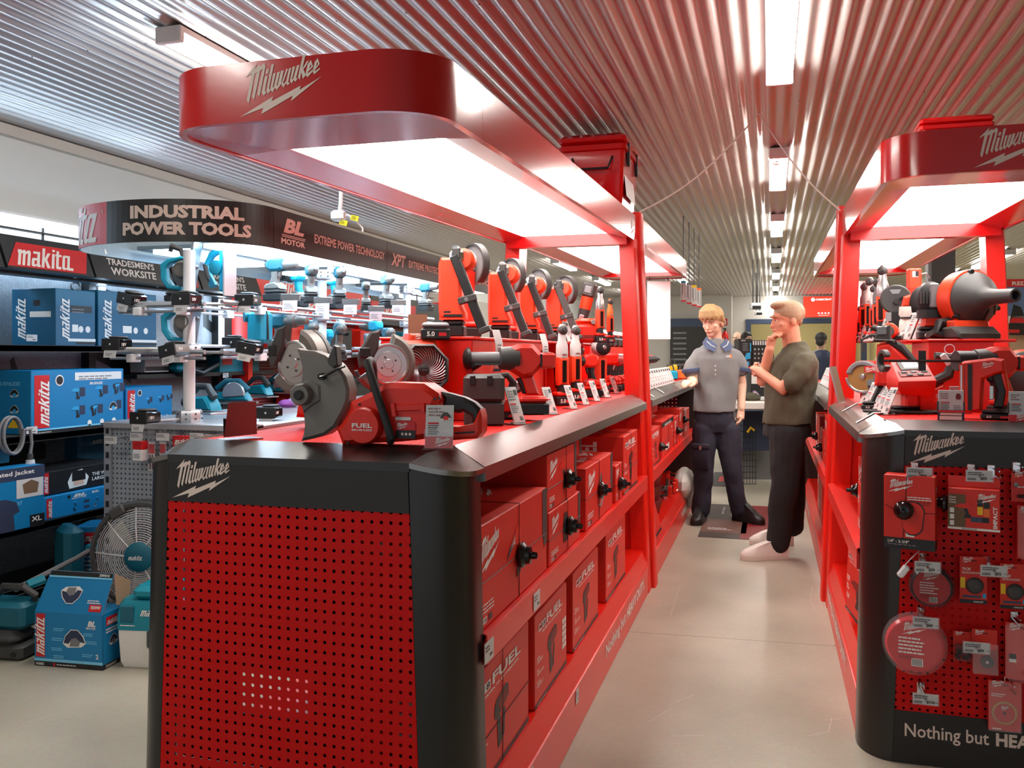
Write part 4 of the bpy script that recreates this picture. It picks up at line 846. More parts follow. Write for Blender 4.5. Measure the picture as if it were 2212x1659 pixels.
# the big card of the front saw
t = thing('price_card', 'clear stand with a white card and red foot before the large red saw', 'price card', onZ(948, 972, DK), 10)
b = MB(); b.M = RX(-8); b.box((-.034, -.001, .004), (.034, .001, .108), 'card'); M = FRONT(0, -.001, 0)
b.rect(-.034, .004, .034, .032, 'red_print', M); b.logo(LOGO_W, .04, 'print_white', M @ TR(-.012, .007, .0005)); 
for k, s in enumerate(('M18 FUEL 9"', 'CUT-OFF SAW', 'WITH ONE-KEY')): b.text(s, 'red_dark', M @ TR(-.028, .097 - .008 * k, 0), h=.0045)
b.rect(-.028, .062, -.002, .066, 'red_print', M); b.lines(-.028, .057, .03, 5, .005, 'charcoal', M); tool_print(b, M @ TR(0, .066, 0), .03, 'saw', 'red_tool', 'charcoal'); b.build('card', t)
b = MB(); b.box((-.04, -.004, 0), (.04, .03, .003), 'clear_plastic'); b.box((-.036, -.0035, .004), (.036, -.002, .05), 'clear_plastic'); b.build('clear_stand', t)
# strips hanging from the riser edge
for (x, d, z0, lb) in ((1050, 3.25, 1.30, 'white price strip hanging in front of the largest nail gun'), (1176, 3.9, 1.30, 'white price strip with a dark end hanging at the riser divider')):
    p = at(x, 700, d); t = thing('price_strip', lb, 'price ticket', (-.968, p.y, 0), 58, 'price strips on the riser edge')
    b = MB(); b.loft([[(-.018, -.02 * math.sin(k * 1.1), z), (.018, -.02 * math.sin(k * 1.1), z), (.018, -.02 * math.sin(k * 1.1) + .001, z), (-.018, -.02 * math.sin(k * 1.1) + .001, z)] for k, z in enumerate((z0 - .015, z0 + .03, z0 + .09, z0 + .14))], 'card'); b.lines(-.014, z0 + .08, .026, 5, .012, 'grey', FRONT(0, -.022, 0)); b.rect(-.018, z0 - .014, .018, z0 + .006, 'navy', FRONT(0, -.0035, 0)); b.build('strip', t)
for (x, y, rz, lb) in ((1259, 885, 0, 'white label strip stuck on the steel lip below the price tickets'),):
    a = onZ(x - 14, y - 12, 1.126); t = thing('label_strip', lb, 'label', (a.x, a.y, 0), 0); b = MB(); b.loft([[(-.02, -.02, 1.128), (-.02, .02, 1.128), (-.02, .02, 1.129), (-.02, -.02, 1.129)], [(.07, -.02, 1.084), (.07, .02, 1.084), (.07, .02, 1.0855), (.07, -.02, 1.0855)]], 'card'); b.build('strip', t)
# ---- cartons on the shelves ----
def lc(y0, y1, z, h, d, label, x=-.68, rz=90, group='red tool cartons on the left shelf', **k):
    return carton(label, group, (x, (y0 + y1) / 2, z), rz, abs(y1 - y0), d, h, **k)
ZS, ZB = .6685, .2455
lc(1.99, 2.705, ZS, .26, .30, 'large red carton printed with a caulking gun at the front of the left shelf', pic='caulk', knob=(.55, .45, .036), wires=True)
lc(2.735, 3.215, ZS, .172, .34, 'red carton with an alarm tag under the taller of two stacked on the left shelf', pic='box', knob=(.56, .48, .034), wires=True)
lc(2.73, 3.17, ZS + .1735, .184, .34, 'red carton with an alarm tag stacked on another on the left shelf', x=-.685, pic='drill', knob=(.62, .4, .034), wires=True)
lc(3.32, 3.91, ZS, .242, .13, 'slim red carton printed with a lamp stand on the left shelf', pic='stand', knob=(.46, .5, .034), wires=True)
lc(3.38, 3.95, ZS, .30, .2, 'red carton with a grey tube picture behind the slim one on the left shelf', x=-.83, pic='caulk')
lc(4.0, 4.185, ZS, .168, .2, 'small red carton with an alarm tag between two larger ones on the left shelf', pic='drill', knob=(.5, .45, .032), wires=True)
lc(4.225, 4.69, ZS, .282, .34, 'red carton with a black foot nearest the post on the left shelf', style='fuel', pic='nailer', wires=True)
lg = 'nail gun cartons at the bottom of the left kiosk'
lc(2.02, 2.56, ZB, .30, .30, 'nearest nail gun carton at the bottom of the left kiosk', x=-.70, group=lg, style='fuel', pic='nailer', wires=True)
lc(2.633, 3.075, ZB, .29, .3, 'second nail gun carton at the bottom, with a column of white icons', x=-.70, group=lg, style='fuel', pic='nailer', band=True)
lc(3.18, 3.675, ZB, .29, .3, 'third nail gun carton at the bottom of the left kiosk', x=-.70, group=lg, style='fuel', pic='nailer')
lc(3.86, 4.40, ZB, .30, .3, 'farthest nail gun carton at the bottom of the left kiosk, its face bulging', x=-.70, group=lg, style='fuel', pic='nailer')
t = carton('small red and black carton lying at the foot of the nearest nail gun carton', None, (-.672, 2.02, .17), 90, .16, .02, .075, style='plain')
# seen through from the other side
for y, h, lb in ((2.35, .2, 'red carton on the far side of the left shelf, first behind the column'), (3.0, .24, 'red carton on the far side of the left shelf, behind the stacked pair'), (3.7, .22, 'red carton on the far side of the left shelf, near the post')):
    carton(lb, 'red cartons on the far side of the left kiosk', (-1.56, y, ZS), -90, .42, .25, h, pic='drill')
for y, lb in ((3.4, 'nail gun carton at the bottom on the far side, near the post'),):
    carton(lb, 'red cartons on the far side of the left kiosk', (-1.55, y, ZB), -90, .44, .25, .28, style='fuel', pic='nailer')
# shelf edge price labels
def edge_label(loc, R, w, h, label, group='price labels on shelf edges', price=None, m='card'):
    t = thing('shelf_price_label', label, 'price label', loc, 0, group); b = MB(); M = frame((0, 0, 0), R, (0, 0, 1)); b.box((-w / 2, 0, .0005), (w / 2, h, .002), m, M); q = M @ TR(0, 0, .0026)
    b.lines(-w * .44, h * .72, w * .6, 2, h * .17, 'charcoal', q)
    if price: b.text(price, 'charcoal', q @ TR(w * .04, h * .2, 0), h=h * .28, bold=.03); b.lines(-w * .44, h * .2, w * .36, 1, .01, 'charcoal', q, h=h * .16, rag=0)
    else: b.lines(w * .05, h * .2, w * .3, 1, h * .3, 'charcoal', q, rag=0)
    b.build('label', t); return t
for (x, y, lb) in ((1056, 1395, 'price label on the shelf edge above the nearest nail gun carton'), (1159, 1283, 'price label on the shelf edge above the second nail gun carton')):
    p = onX(x, y, -.661); edge_label((-.6615, p.y, .6), (0, 1, 0), .07, .05, lb)
for (x, y, lb) in ((1246, 1485, 'price label on the kick board left of the white slogan'), (1146, 1650, 'price label on the kick board at the bottom of the photo')):
    p = onX(x, y, -.66); edge_label((-.6595, p.y, .11), (0, 1, 0), .045, .05, lb)
# ================= goods on the right kiosk =================
t = thing('display_riser', 'red stepped display stand in the middle of the right counter', 'display stand', (0, 0, 0))
b = MB(); b.box((.61, 3.86, DK), (.845, 4.3, 1.40), 'red', bev=.003); b.build('closed_end', t)
b = MB(); b.box((.605, 3.855, 1.40), (.85, 4.0, RS - .001), 'red', bev=.003); b.box((.545, 4.0, 1.40), (.96, 4.92, RS - .001), 'red', bev=.003); b.build('top_shelf', t)
b = MB(); b.box((.7, 4.3, DK), (.8, 4.92, 1.40), 'red'); b.build('back_board', t)
# snail blower with the black cone
p = at(2098, 728, 3.62)
t = thing('cone_blower', 'red tool with a large black cone and nozzle on the right kiosk', 'blower', (p.x, p.y, RS), -61)
z = .165; A = TR(0, 0, z) @ RY(90)
b = MB(); b.M = A; b.lathe([(.10, -.075), (.118, -.06), (.122, .0), (.119, .012), (.11, .014)], 'red_orange', 36); b.build('drum', t)
b = MB(); b.M = A; b.lathe([(.112, .006), (.112, .02), (.104, .03), (.1, .04), (.05, .085), (.038, .1), (.034, .11)], 'charcoal', 36)
for a in (70, 190, 310): b.cyl((.112 * math.cos(math.radians(a)), .112 * math.sin(math.radians(a)), .0), (.112 * math.cos(math.radians(a)), .112 * math.sin(math.radians(a)), .03), .01, 'black', 10)
for a in (10, 50): b.tube([(.1 * math.cos(math.radians(a)), .1 * math.sin(math.radians(a)), .041), (.05 * math.cos(math.radians(a)), .05 * math.sin(math.radians(a)), .088)], .003, 'black', 5)
b.build('cone', t)
b = MB(); b.M = A; b.lathe([(.036, .1), (.03, .15), (.027, .22), (.026, .235), (.018, .236), (.018, .2)], 'charcoal', 20); b.build('nozzle', t)
b = MB(); b.box((-.1, -.05, z - .03), (-.06, .05, z + .05), 'red_orange', bev=.01); b.box((-.09, -.062, z - .02), (-.03, -.052, z + .05), 'charcoal'); b.box((-.085, -.064, z - .01), (-.035, -.06, z + .035), 'card'); b.rect(-.085, z - .012, -.035, z - .002, 'black', FRONT(0, -.064, 0)); b.build('label_plate', t)
b = MB(); b.tube([(-.02, -.07, .07), (-.02, -.13, .06), (-.01, -.17, .02), (.0, -.1, .0)], [.024, .026, .022, .02], 'black', 10); b.build('grip', t)
b = MB(); b.prism([(-.11, .0), (-.1, .03), (-.05, .045), (.06, .05), (.1, .02), (.1, 0)], -.14, .06, 'charcoal', ch=.008); b.prism([(-.08, .03), (-.05, .075), (.05, .075), (.06, .04)], -.12, .04, 'red_orange', ch=.006); b.build('foot', t)
# polishers
def polisher(label, loc, rz, strap):
    t = thing('polisher', label, 'polisher', loc, rz, 'polishers on the right riser')
    b = MB(); b.ball((0, 0, .17), (.055, .05, .075), 'rubber', 18)
    if strap:
        for k in range(9): b.box((-.05 + .011 * k, -.056, .15), (-.046 + .011 * k, -.04, .2), 'charcoal')
        b.box((-.015, -.06, .13), (.02, -.03, .235), 'grey', bev=.006)
    b.build('pad_cover', t)
    b = MB(); b.cyl((0, 0, .09), (0, 0, .125), .058, 'black', 20); b.build('strap', t)
    b = MB(); b.prism([(-.04, .05), (-.035, .1), (.035, .1), (.04, .05)], -.035, .035, 'red_orange', ch=.01); b.build('body', t)
    b = MB(); b.M = TR(.05, -.02, .13) @ RY(80); b.lathe([(.022, 0), (.026, .01), (.024, .04), (.016, .05)], 'silver' if strap else 'charcoal', 14); b.build('side_knob', t)
    battery(t, (0, 0, 0), .11, .085, .055, '6.0', cap=None)
polisher('black covered polisher head, taller and behind, on the right riser', on_riser(1993, 3.95), 10, False)
polisher('grey ribbed polisher head with a silver knob beside the cone blower', on_riser(2012, 3.72), 0, True)
p = on_riser(1974, 4.35); t = thing('laser_level', 'tall orange box with a white lens above the polishers', 'laser level', p, 5)
b = MB(); b.box((-.03, -.03, .0), (.03, .03, .36), 'red_orange', bev=.006)
for z in (.24, .25, .26): b.box((-.031, -.031, z), (.031, .031, z + .004), 'red_tool')
b.build('case', t); b = MB(); b.box((-.014, -.033, .315), (.014, -.028, .345), 'print_white', bev=.003); b.box((.0, -.034, .32), (.014, -.029, .345), 'black'); b.build('lens', t); b = MB(); b.tube([(.02, -.02, .33), (.05, -.03, .335), (.065, -.03, .31)], .004, 'silver', 6); b.build('wrist_loop', t)
b = MB(); b.box((-.01, -.033, .17), (.012, -.029, .2), 'black'); b.build('port_cover', t)
p = on_riser(1935, 4.05); t = thing('band_saw', 'black round portable saw head with a silver window on the right riser', 'band saw', p, -4)
b = MB(); b.M = TR(0, 0, .19) @ RX(90); b.lathe([(.055, -.02), (.066, -.014), (.068, .008), (.062, .014), (.055, .014)], 'charcoal', 32); b.M = I4; b.box((-.03, -.02, .02), (.03, .02, .14), 'black', bev=.008); b.build('wheel_cover', t)
b = MB(); b.put([(-.028, -.0155, .235), (.022, -.0155, .235), (.012, -.0155, .215), (-.016, -.0155, .215)], [(0, 1, 2, 3)], 'silver'); b.build('window', t)
b = MB(); b.prism(circ(.002, .18, .012, 12), -.024, -.014, 'rubber'); b.prism([(-.004, .175), (.035, .2), (.03, .21), (-.004, .19)], -.022, -.014, 'rubber', ch=.002); b.build('latch_lever', t)
b = MB(); b.prism([(.02, .15), (.03, .2), (.06, .21), (.075, .18), (.07, .15)], -.04, .02, 'red_orange', ch=.01); b.build('motor', t)
b = MB(); b.prism([(-.045, .09), (-.02, .09), (-.02, .13), (-.045, .13)], -.026, -.02, 'silver'); b.box((-.05, -.03, 0), (.05, .03, .03), 'black', bev=.006); b.build('foot', t)
p = on_riser(1953, 3.95); t = thing('dust_bag', 'white cloth dust bag tied with a black band on the right riser', 'dust bag', (p[0], p[1] - .03, RS), 0)
b = MB(); b.loft([[(r * math.cos(2 * PI * k / 16) * (1 + .08 * math.sin(3 * k)), .6 * r * math.sin(2 * PI * k / 16), z) for k in range(16)] for r, z in ((.02, 0.02), (.026, .05), (.024, .085), (.018, .1), (.027, .115), (.024, .15))], 'bag_white'); b.build('bag', t); b = MB(); b.cyl((0, 0, .097), (0, 0, .103), .021, 'black', 12); b.build('band', t)
p = at(1922, 712, 3.85); t = thing('drain_tool', 'small black and red tool lying across the edge of the right riser', 'power tool', (p.x, p.y, RS - .0), -20)
b = MB(); b.cyl((-.07, 0, .055), (-.01, -.01, .04), .014, 'black', 10); b.build('grip', t); b = MB(); b.M = TR(.005, -.02, .04) @ RX(80); b.lathe([(.02, -.03), (.034, -.02), (.034, .01), (.03, .018), (.022, .019)], 'red_orange', 18); b.build('housing', t); b = MB(); b.M = TR(.005, -.0385, .037) @ RX(80); b.lathe([(.024, 0), (.022, .004)], 'charcoal', 16); b.build('cap', t); b = MB(); b.box((-.02, -.02, 0), (.05, .03, .02), 'black', bev=.004); b.build('foot', t)
rr = 'upright ratchets on the right riser'
for px_, d, sc, hd, lb in ((1868, 4.75, .80, 'grey', 'leftmost upright ratchet on the right riser, beside the post'), (1880, 4.6, .84, 'card', 'upright ratchet with a wide grey head, second from the post on the right riser'), (1888, 4.5, .72, 'silver', 'shorter upright ratchet with a narrow silver head on the right riser'), (1896, 4.4, .78, 'grey', 'upright ratchet with a grey head, fourth from the post on the right riser'), (1907, 4.3, .92, 'silver', 'tallest upright ratchet with a long silver neck on the right riser')):
    ratchet(lb, rr, on_riser(px_, d), -30, sc, name='ratchet', head=hd, amp=None)
for k, (px_, d) in enumerate(((1850, 4.9), (1857, 4.85))):
    t = ratchet(('small dark-handled driver right against the post on the right riser', 'small dark-handled driver between the post and the ratchets')[k], 'small drivers on the right riser', on_riser(px_, d), -30, .5, name='ratchet', head='red_tool', amp=None)
# circular saw tipped on its plate
p = at(1866, 840, 4.15); t = thing('circular_saw', 'silver circular saw standing on edge beside the right kiosk post', 'circular saw', (p.x, p.y, DK), -18)
z = .125
b = MB(); b.M = TR(0, -.02, z) @ RX(90); b.lathe([(.066, 0), (.066, .003), (.012, .0032)], 'gold', 36); b.build('blade', t)
b = MB(); b.prism(circ(0, z, .075, 24, -20, 170) + circ(0, z, .05, 24, 170, -20), -.035, .02, 'grey', ch=.006); b.prism(circ(.0, z, .078, 16, 185, 330) + circ(0, z, .066, 16, 330, 185), -.03, .01, 'silver', ch=.003); b.build('blade_guard', t)
b = MB(); b.M = TR(0, -.024, z) @ RX(90); b.lathe([(.014, -.004), (.014, .004), (.008, .01)], 'silver', 14); b.build('arbor', t)
b = MB(); b.M = RY(-14); b.box((-.1, -.06, .02), (-.093, .05, .2), 'silver'); b.build('sole_plate', t)
b = MB(); b.M = TR(.05, -.03, z - .06) @ RX(60); b.cyl((0, 0, 0), (0, 0, .05), .02, 'grey', 14); b.M = TR(.05, -.03, z - .06) @ RX(60); b.cyl((0, 0, .05), (0, 0, .07), .018, 'black', 14); b.build('dust_port', t)
b = MB(); b.prism([(-.02, .0), (.06, .0), (.09, .1), (.05, .2), (-.03, .2)], .01, .07, 'red_tool', ch=.012); b.build('motor', t)
b = MB(); b.rect(.01, z + .02, .06, z + .05, 'red_print', FRONT(0, -.0352, 0) ); b.logo(LOGO_W, .045, 'print_white', FRONT(.012, -.0358, z + .02)); b.build('brand_label', t)
# reciprocating saw, upright
p = at(1924, 860, 3.62); t = thing('reciprocating_saw', 'red and black saw with a grey top and wire guard behind the inflator', 'power tool', (p.x, p.y, DK), -14)
b = MB(); b.prism([(-.06, .1), (-.05, .27), (.0, .28), (.09, .19), (.1, .14), (.04, .11), (.0, .1)], -.03, .03, 'red_tool', ch=.012); b.logo(LOGO_W, .07, 'print_white', FRONT(-.04, -.03, .19) @ RZ(75) @ TR(-.04, -.02, 0)); b.text('FUEL', 'print_white', FRONT(.045, -.0302, .15), h=.014, w=.045, bold=.03); b.build('body', t)
b = MB(); b.prism([(-.02, .275), (.0, .295), (.05, .27), (.11, .19), (.1, .17), (.04, .24)], -.026, .026, 'rubber', ch=.008); b.build('rubber_back', t)
b = MB(); b.prism([(-.05, .1), (-.02, .1), (-.05, .02), (-.085, .02)], -.02, .02, 'black', ch=.008); b.build('grip', t)
b = MB(); b.prism([(-.07, .28), (-.03, .35), (.0, .35), (.0, .29), (-.03, .28)], -.028, .028, 'charcoal', ch=.005); b.box((-.05, -.032, .31), (-.01, -.026, .345), 'steel', bev=.003); b.build('blade_clamp', t)
b = MB(); b.tube([(-.1, -.02, .24), (-.11, -.02, .29), (-.07, -.02, .31), (-.02, -.02, .3)], .006, 'charcoal', 6); b.tube([(-.06, -.03, .29), (.02, -.03, .285), (.04, .0, .25)], .004, 'charcoal', 6); b.build('wire_guard', t)
battery(t, (-.06, 0, 0), .1, .08, .035, '6.0', cap=None)
t = thing('dust_bag', 'small white bag hanging below the saw with the wire guard', 'dust bag', (p.x + .02, p.y - .04, DK), 0); b = MB(); b.loft([[(r * math.cos(2 * PI * k / 12), .5 * r * math.sin(2 * PI * k / 12), z) for k in range(12)] for r, z in ((.018, 0), (.024, .03), (.016, .055), (.02, .065), (.022, .12))], 'bag_white'); b.build('bag', t)
# open-frame caulking gun
p = at(2112, 905, 3.2); caulk_gun('open-frame caulking gun reaching left above the inflator', (p.x + .03, p.y, DK + .0), 196, 1.03, open_frame=True)
t = thing('security_tag', 'white security tag on a loop hanging from the open caulking gun', 'security tag', at(2042, 774, 3.36), 0); b = MB(); b.M = RY(-35); b.box((-.012, -.006, -.03), (.012, .006, .02), 'white', bev=.004); b.build('tag_body', t); b = MB(); b.tube([(.015 + .018 * math.cos(a), 0, .035 + .018 * math.sin(a)) for a in [2 * PI * k / 14 for k in range(15)]], .0018, 'white', 5); b.build('loop', t)
# tyre inflator
p = onZ(1962, 893, DK); t = thing('tyre_inflator', 'red and black tyre inflator with a grey screen on the right counter', 'inflator', p, 12)
b = MB(); b.loft([[(-.045, -.05, .075), (.06, -.05, .07), (.06, .05, .07), (-.045, .05, .075)], [(-.062, -.068, .1), (.075, -.068, .095), (.075, .06, .095), (-.062, .06, .1)], [(-.062, -.068, .125), (.08, -.068, .13), (.08, .06, .16), (-.062, .06, .15)], [(-.058, -.062, .132), (.076, -.062, .138), (.076, .045, .21), (-.05, .045, .2)]], 'red_tool'); b.box((-.02, -.03, .01), (.03, .03, .08), 'red_tool', bev=.008); b.build('body', t)
b = MB(); M = Matrix(frame((-.05, -.058, .1355), (.126, 0, .006), (0, .107, .069))) @ TR(0, 0, .001); b.box((.02, .055, 0), (.108, .115, .003), 'charcoal', M); b.box((.036, .065, .003), (.094, .106, .0036), 'card', M); b.box((.006, .012, 0), (.12, .05, .002), 'red_dark', M)
for q in ((.014, .032), (.05, .034), (.09, .032), (.03, .014), (.07, .014)): b.box((q[0], q[1], 0), (q[0] + .022, q[1] + .012, .005), 'charcoal' if q[1] < .033 else 'grey', M, bev=.002)
b.build('control_panel', t)
b = MB(); pts = [(.075, .02), (.075, .13), (.1, .155), (.15, .175), (.165, .235), (.1, .24)]; b.tube([(x, 0, z) for x, z in [(.07, .0), (.072, .09), (.1, .125), (.15, .15), (.17, .22), (.1, .225)]], [.02, .02, .02, .022, .02, .014], 'charcoal', 8); b.build('carry_handle', t)
b = MB(); b.prism([(.03, 0), (.03, .09), (.085, .1), (.13, .12), (.15, .02), (.15, 0)], -.02, .045, 'red_tool', ch=.01); b.logo(LOGO_W, .05, 'print_white', FRONT(.09, -.0202, .05)); b.build('side_case', t)
b = MB(); b.box((.03, -.045, 0), (.17, .05, .015), 'charcoal', bev=.005); b.build('base_plate', t)
battery(t, (-.02, -.01, 0), .11, .08, .03, '6.0', cap=None)
b = MB(); b.tube([(.1, .05, .01), (-.1, .06, .008), (-.16, .02, .008), (-.1, -.06, .007), (.06, -.075, .007)], .006, 'black', 7); b.build('hose', t)
# crown stapler
p = onZ(2125, 905, DK); t = thing('crown_stapler', 'red stapler with an open staple channel on the right counter', 'stapler', p, -18)
b = MB(); b.prism([(-.075, .03), (-.07, .2), (-.06, .206), (.03, .218), (.065, .212), (.068, .17), (.03, .155), (.0, .14), (-.005, .03), (-.05, .02)], -.024, .024, 'red_tool', ch=.008); b.logo(LOGO_W, .04, 'print_white', FRONT(-.005, -.0242, .18)); b.build('body', t)
b = MB(); b.box((-.075, -.028, .03), (-.06, -.022, .195), 'red_orange'); b.box((-.0705, -.03, .05), (-.065, -.027, .19), 'silver'); b.box((-.048, -.027, .03), (-.034, -.022, .195), 'black'); b.build('staple_channel', t)
b = MB(); b.prism([(.025, .16), (.06, .17), (.075, .1), (.065, .04), (.03, .04), (.04, .1)], -.02, .02, 'black', ch=.008); b.build('grip', t)
b = MB(); b.ball((.022, 0, .145), (.014, .014, .016), 'black', 10); b.build('trigger', t)
b = MB(); b.box((.02, -.027, .07), (.034, -.022, .12), 'silver', bev=.003); b.build('belt_clip', t)
b = MB(); b.prism([(.045, .165), (.07, .17), (.08, .1), (.07, .05), (.06, .05), (.066, .1)], -.018, .018, 'red_tool', ch=.006); b.build('grip_shell', t)
battery(t, (.045, 0, 0), .105, .085, .034, '6.0', cap=None)
# blower at the right edge
p = onZ(2190, 880, DK); t = thing('leaf_blower', 'red blower with a black round cover at the right edge of the photo', 'blower', (p.x + .02, p.y + .12, DK), -6)
b = MB(); b.M = TR(.05, -.03, .14) @ RX(90); b.lathe([(.07, -.04), (.1, -.03), (.104, .0), (.1, .03), (.06, .045), (.02, .05)], 'charcoal', 30); b.build('fan_cover', t)
b = MB(); b.prism(circ(.05, .14, .112, 24), -.0, .06, 'red_orange', ch=.012); b.prism([(-.08, .0), (-.06, .12), (.0, .16), (.06, .1), (.1, .0)], -.03, .05, 'red_tool', ch=.012); b.build('housing', t)
b = MB(); b.tube([(-.1, 0, .215), (-.05, 0, .22), (-.02, 0, .17), (-.03, 0, .12)], [.014, .015, .016, .014], 'red_tool', 9); b.tube([(-.13, 0, .21), (-.1, 0, .215)], .015, 'black', 9); b.build('handle', t)
battery(t, (-.06, -.04, 0), .1, .06, .04, None, cap=None)
# tickets
tg = 'price tickets on the right counter'
for k, (x, y) in enumerate(((1859, 858), (1868, 865), (1877, 871), (1887.5, 878), (1896, 883), (1906, 888))):
    ticket((.412, onX(x + 3, y, .412).y, DK), -56, ('price ticket nearest the post on the right counter', 'second price ticket from the post on the right counter', 'third price ticket from the post on the right counter', 'third price ticket from the steel corner on the right counter', 'second price ticket from the steel corner on the right counter', 'price ticket nearest the black inflator hose on the right counter')[k], tg, .038, .115)
tg = 'price tickets on the right riser'
for k, (x, y, d) in enumerate(((1852, 733, 4.7), (1859, 733, 4.6), (1867, 733, 4.5), (1876, 733, 4.4), (1884, 733, 4.3), (1893, 733, 4.2), (1942, 724, 3.9), (1955, 730, 3.85), (1973, 728, 3.8), (2000, 722, 3.72))):
    p = at(x + 3, y, d); ticket((p.x, p.y, RS), -56, ('price ticket touching the post on the right riser', 'second slim price ticket from the post on the right riser', 'third slim price ticket from the post on the right riser', 'fourth slim price ticket from the post on the right riser', 'slim price ticket below the tall silver-necked ratchet', 'slim price ticket beside the black round saw head', 'price ticket before the white dust bag', 'price ticket between the dust bag and the covered polishers',
        'wide price ticket before the taller black polisher', 'tall price ticket before the grey ribbed polisher')[k], tg, .036 if k > 5 else .028, .135 if k > 5 else .12)
def price_holder(label, loc, rz, title, foot):
    t = thing('price_card', label, 'price card', loc, rz, 'white price cards on the right counter')
    b = MB(); b.box((-.04, -.001, .004), (.04, .001, .105), 'card', bev=.0008); M = FRONT(0, -.001, 0)
    for k, s in enumerate(title): b.text(s, 'red_dark', M @ TR(-.033, .09 - .0075 * k, 0), h=.0046)
    b.rect(-.032, .06, -.004, .064, 'red_print', M); b.lines(-.032, .055, .03, 4, .0055, 'charcoal', M); b.lines(.008, .05, .026, 4, .006, 'grey', M); tool_print(b, M @ TR(.012, .073, 0), .022, 'box', 'red_tool', 'red_dark')
    if foot: b.rect(-.04, .004, .04, .026, 'red_print', M); b.logo(LOGO_W, .04, 'print_white', M @ TR(-.02, .006, .0005))
    b.build('card', t)
    if not foot:
        c = MB(); c.box((-.042, -.004, 0), (.042, -.0025, .036), 'navy'); q = FRONT(0, -.004, 0); c.rect(-.04, .028, .04, .035, 'red_print', q); c.rect(-.034, .018, .034, .026, 'print_tan', q); c.rect(-.036, .002, .034, .015, 'print_white', q); c.build('offer_strip', t)
    for s in (-1, 1): c = MB(); c.box((s * .041 - .003, -.003, .03), (s * .041 + .003, .003, .066), 'charcoal'); c.build('clip', t)
    c = MB(); c.box((-.04, -.004, 0), (.04, .03, .002), 'steel'); c.build('foot', t)
price_holder('white price card with a blue offer strip before the red stapler', onZ(2054, 908, DK), -6, ('M12 FUEL', 'CROWN', 'STAPLER'), False)
price_holder('white price card half hidden behind the stapler channel', onZ(2075, 893, DK), -6, ('M18', 'CAULK GUN'), True)
price_holder('white price card with a red foot at the right edge of the photo', onZ(2208, 913, DK), -6, ('M18 FUEL', 'DUAL', 'BLOWER'), True)
for k, (x0, y0, x1, y1) in enumerate(((1861, 862, 1838, 880), (1897, 886, 1862, 905))):
    a = onZ(x0, y0, 1.127); c = onX(x1, y1, CR - .43); t = thing('label_strip', ('white label strip on the right steel lip, nearer the post', 'white label strip on the right steel lip, nearer the corner')[k], 'label', (0, 0, 0), 0, 'label strips on the right steel lip'); b = MB(); ya = (a.y + c.y) / 2
    zs = lambda x: 1.127 - .05 * (CR - .37 - x) / .082 if x < CR - .37 else 1.127
    b.loft([[(x, ya - .018, zs(x) + .001), (x, ya + .018, zs(x) + .001), (x, ya + .018, zs(x) + .002), (x, ya - .018, zs(x) + .002)] for x in (CR - .435, CR - .372, CR - .34)], 'card'); b.build('strip', t)
# ---- blister packs on the end panel ----
YP = 3.15
def pan(x, y, off=0.0): return onY(x, y, YP - off)
def hook(label, px_, py_, L=.09, ticket_px=None, price=None, two=False):
    p = pan(px_, py_, 0); t = thing('peg_hook', label, 'hook', (p.x, YP, p.z), 0, 'wire hooks on the right end panel')
    b = MB(); b.tube([(0, -.001, .0), (0, -L, .0), (0, -L - .008, .008)], .0028, 'chrome', 7); b.tube([(0, -.001, .022), (0, -L * .95, .022)], .0022, 'chrome', 7); b.build('wire', t)
    b = MB(); b.box((-.012, -.006, -.012), (.012, -.001, .03), 'chrome', bev=.002); b.build('back_plate', t)
    if price:
        b = MB(); b.box((-.04, -L - .006, -.012), (.04, -L - .004, .026), 'clear_plastic'); b.box((-.037, -L - .004, -.010), (.037, -L - .003, .024), 'card')
        M = FRONT(0, -L - .0061, 0); b.lines(-.033, .016, .05, 2, .006, 'charcoal', M); b.text('$' + price, 'charcoal', M @ TR(.002, -.006, 0), h=.0105, bold=.04); b.lines(.028, -.001, .008, 1, .004, 'charcoal', M, rag=0); b.lines(-.034, -.006, .024, 1, .005, 'grey', M, h=.007, rag=0); b.build('ticket', t)
    return t
hk = ('wire hook with the $54 ticket at the top left of the end panel', 'wire hook with the $59 ticket above the socket set', 'wire hook at the top right edge of the end panel', 'wire hook with the $39 ticket above the black line spool', 'wire hook with the $32 ticket above the two finder cards', 'wire hook with the $49 ticket above the red line spool', 'wire hook with the $99 ticket in the middle of the end panel', 'empty wire hook with the $134 ticket under the red spool', 'wire hook above the diamond disc card', 'wire hook holding the large clear pack at the right edge', 'second wire hook of the socket set, without a ticket')
hook(hk[0], 1975, 1018, .1, price='54'); hook(hk[1], 2097, 1022, .12, price='59'); hook(hk[10], 2140, 1024, .12); hook(hk[2], 2195, 1018, .08)
hook(hk[3], 1992, 1214, .1, price='39'); hook(hk[4], 2130, 1222, .1, price='32'); hook(hk[5], 1988, 1330, .1, price='49'); hook(hk[6], 2094, 1382, .1, price='99'); hook(hk[7], 1989, 1492, .09, price='134'); hook(hk[8], 2178, 1480, .08); hook(hk[9], 2190, 1340, .08)
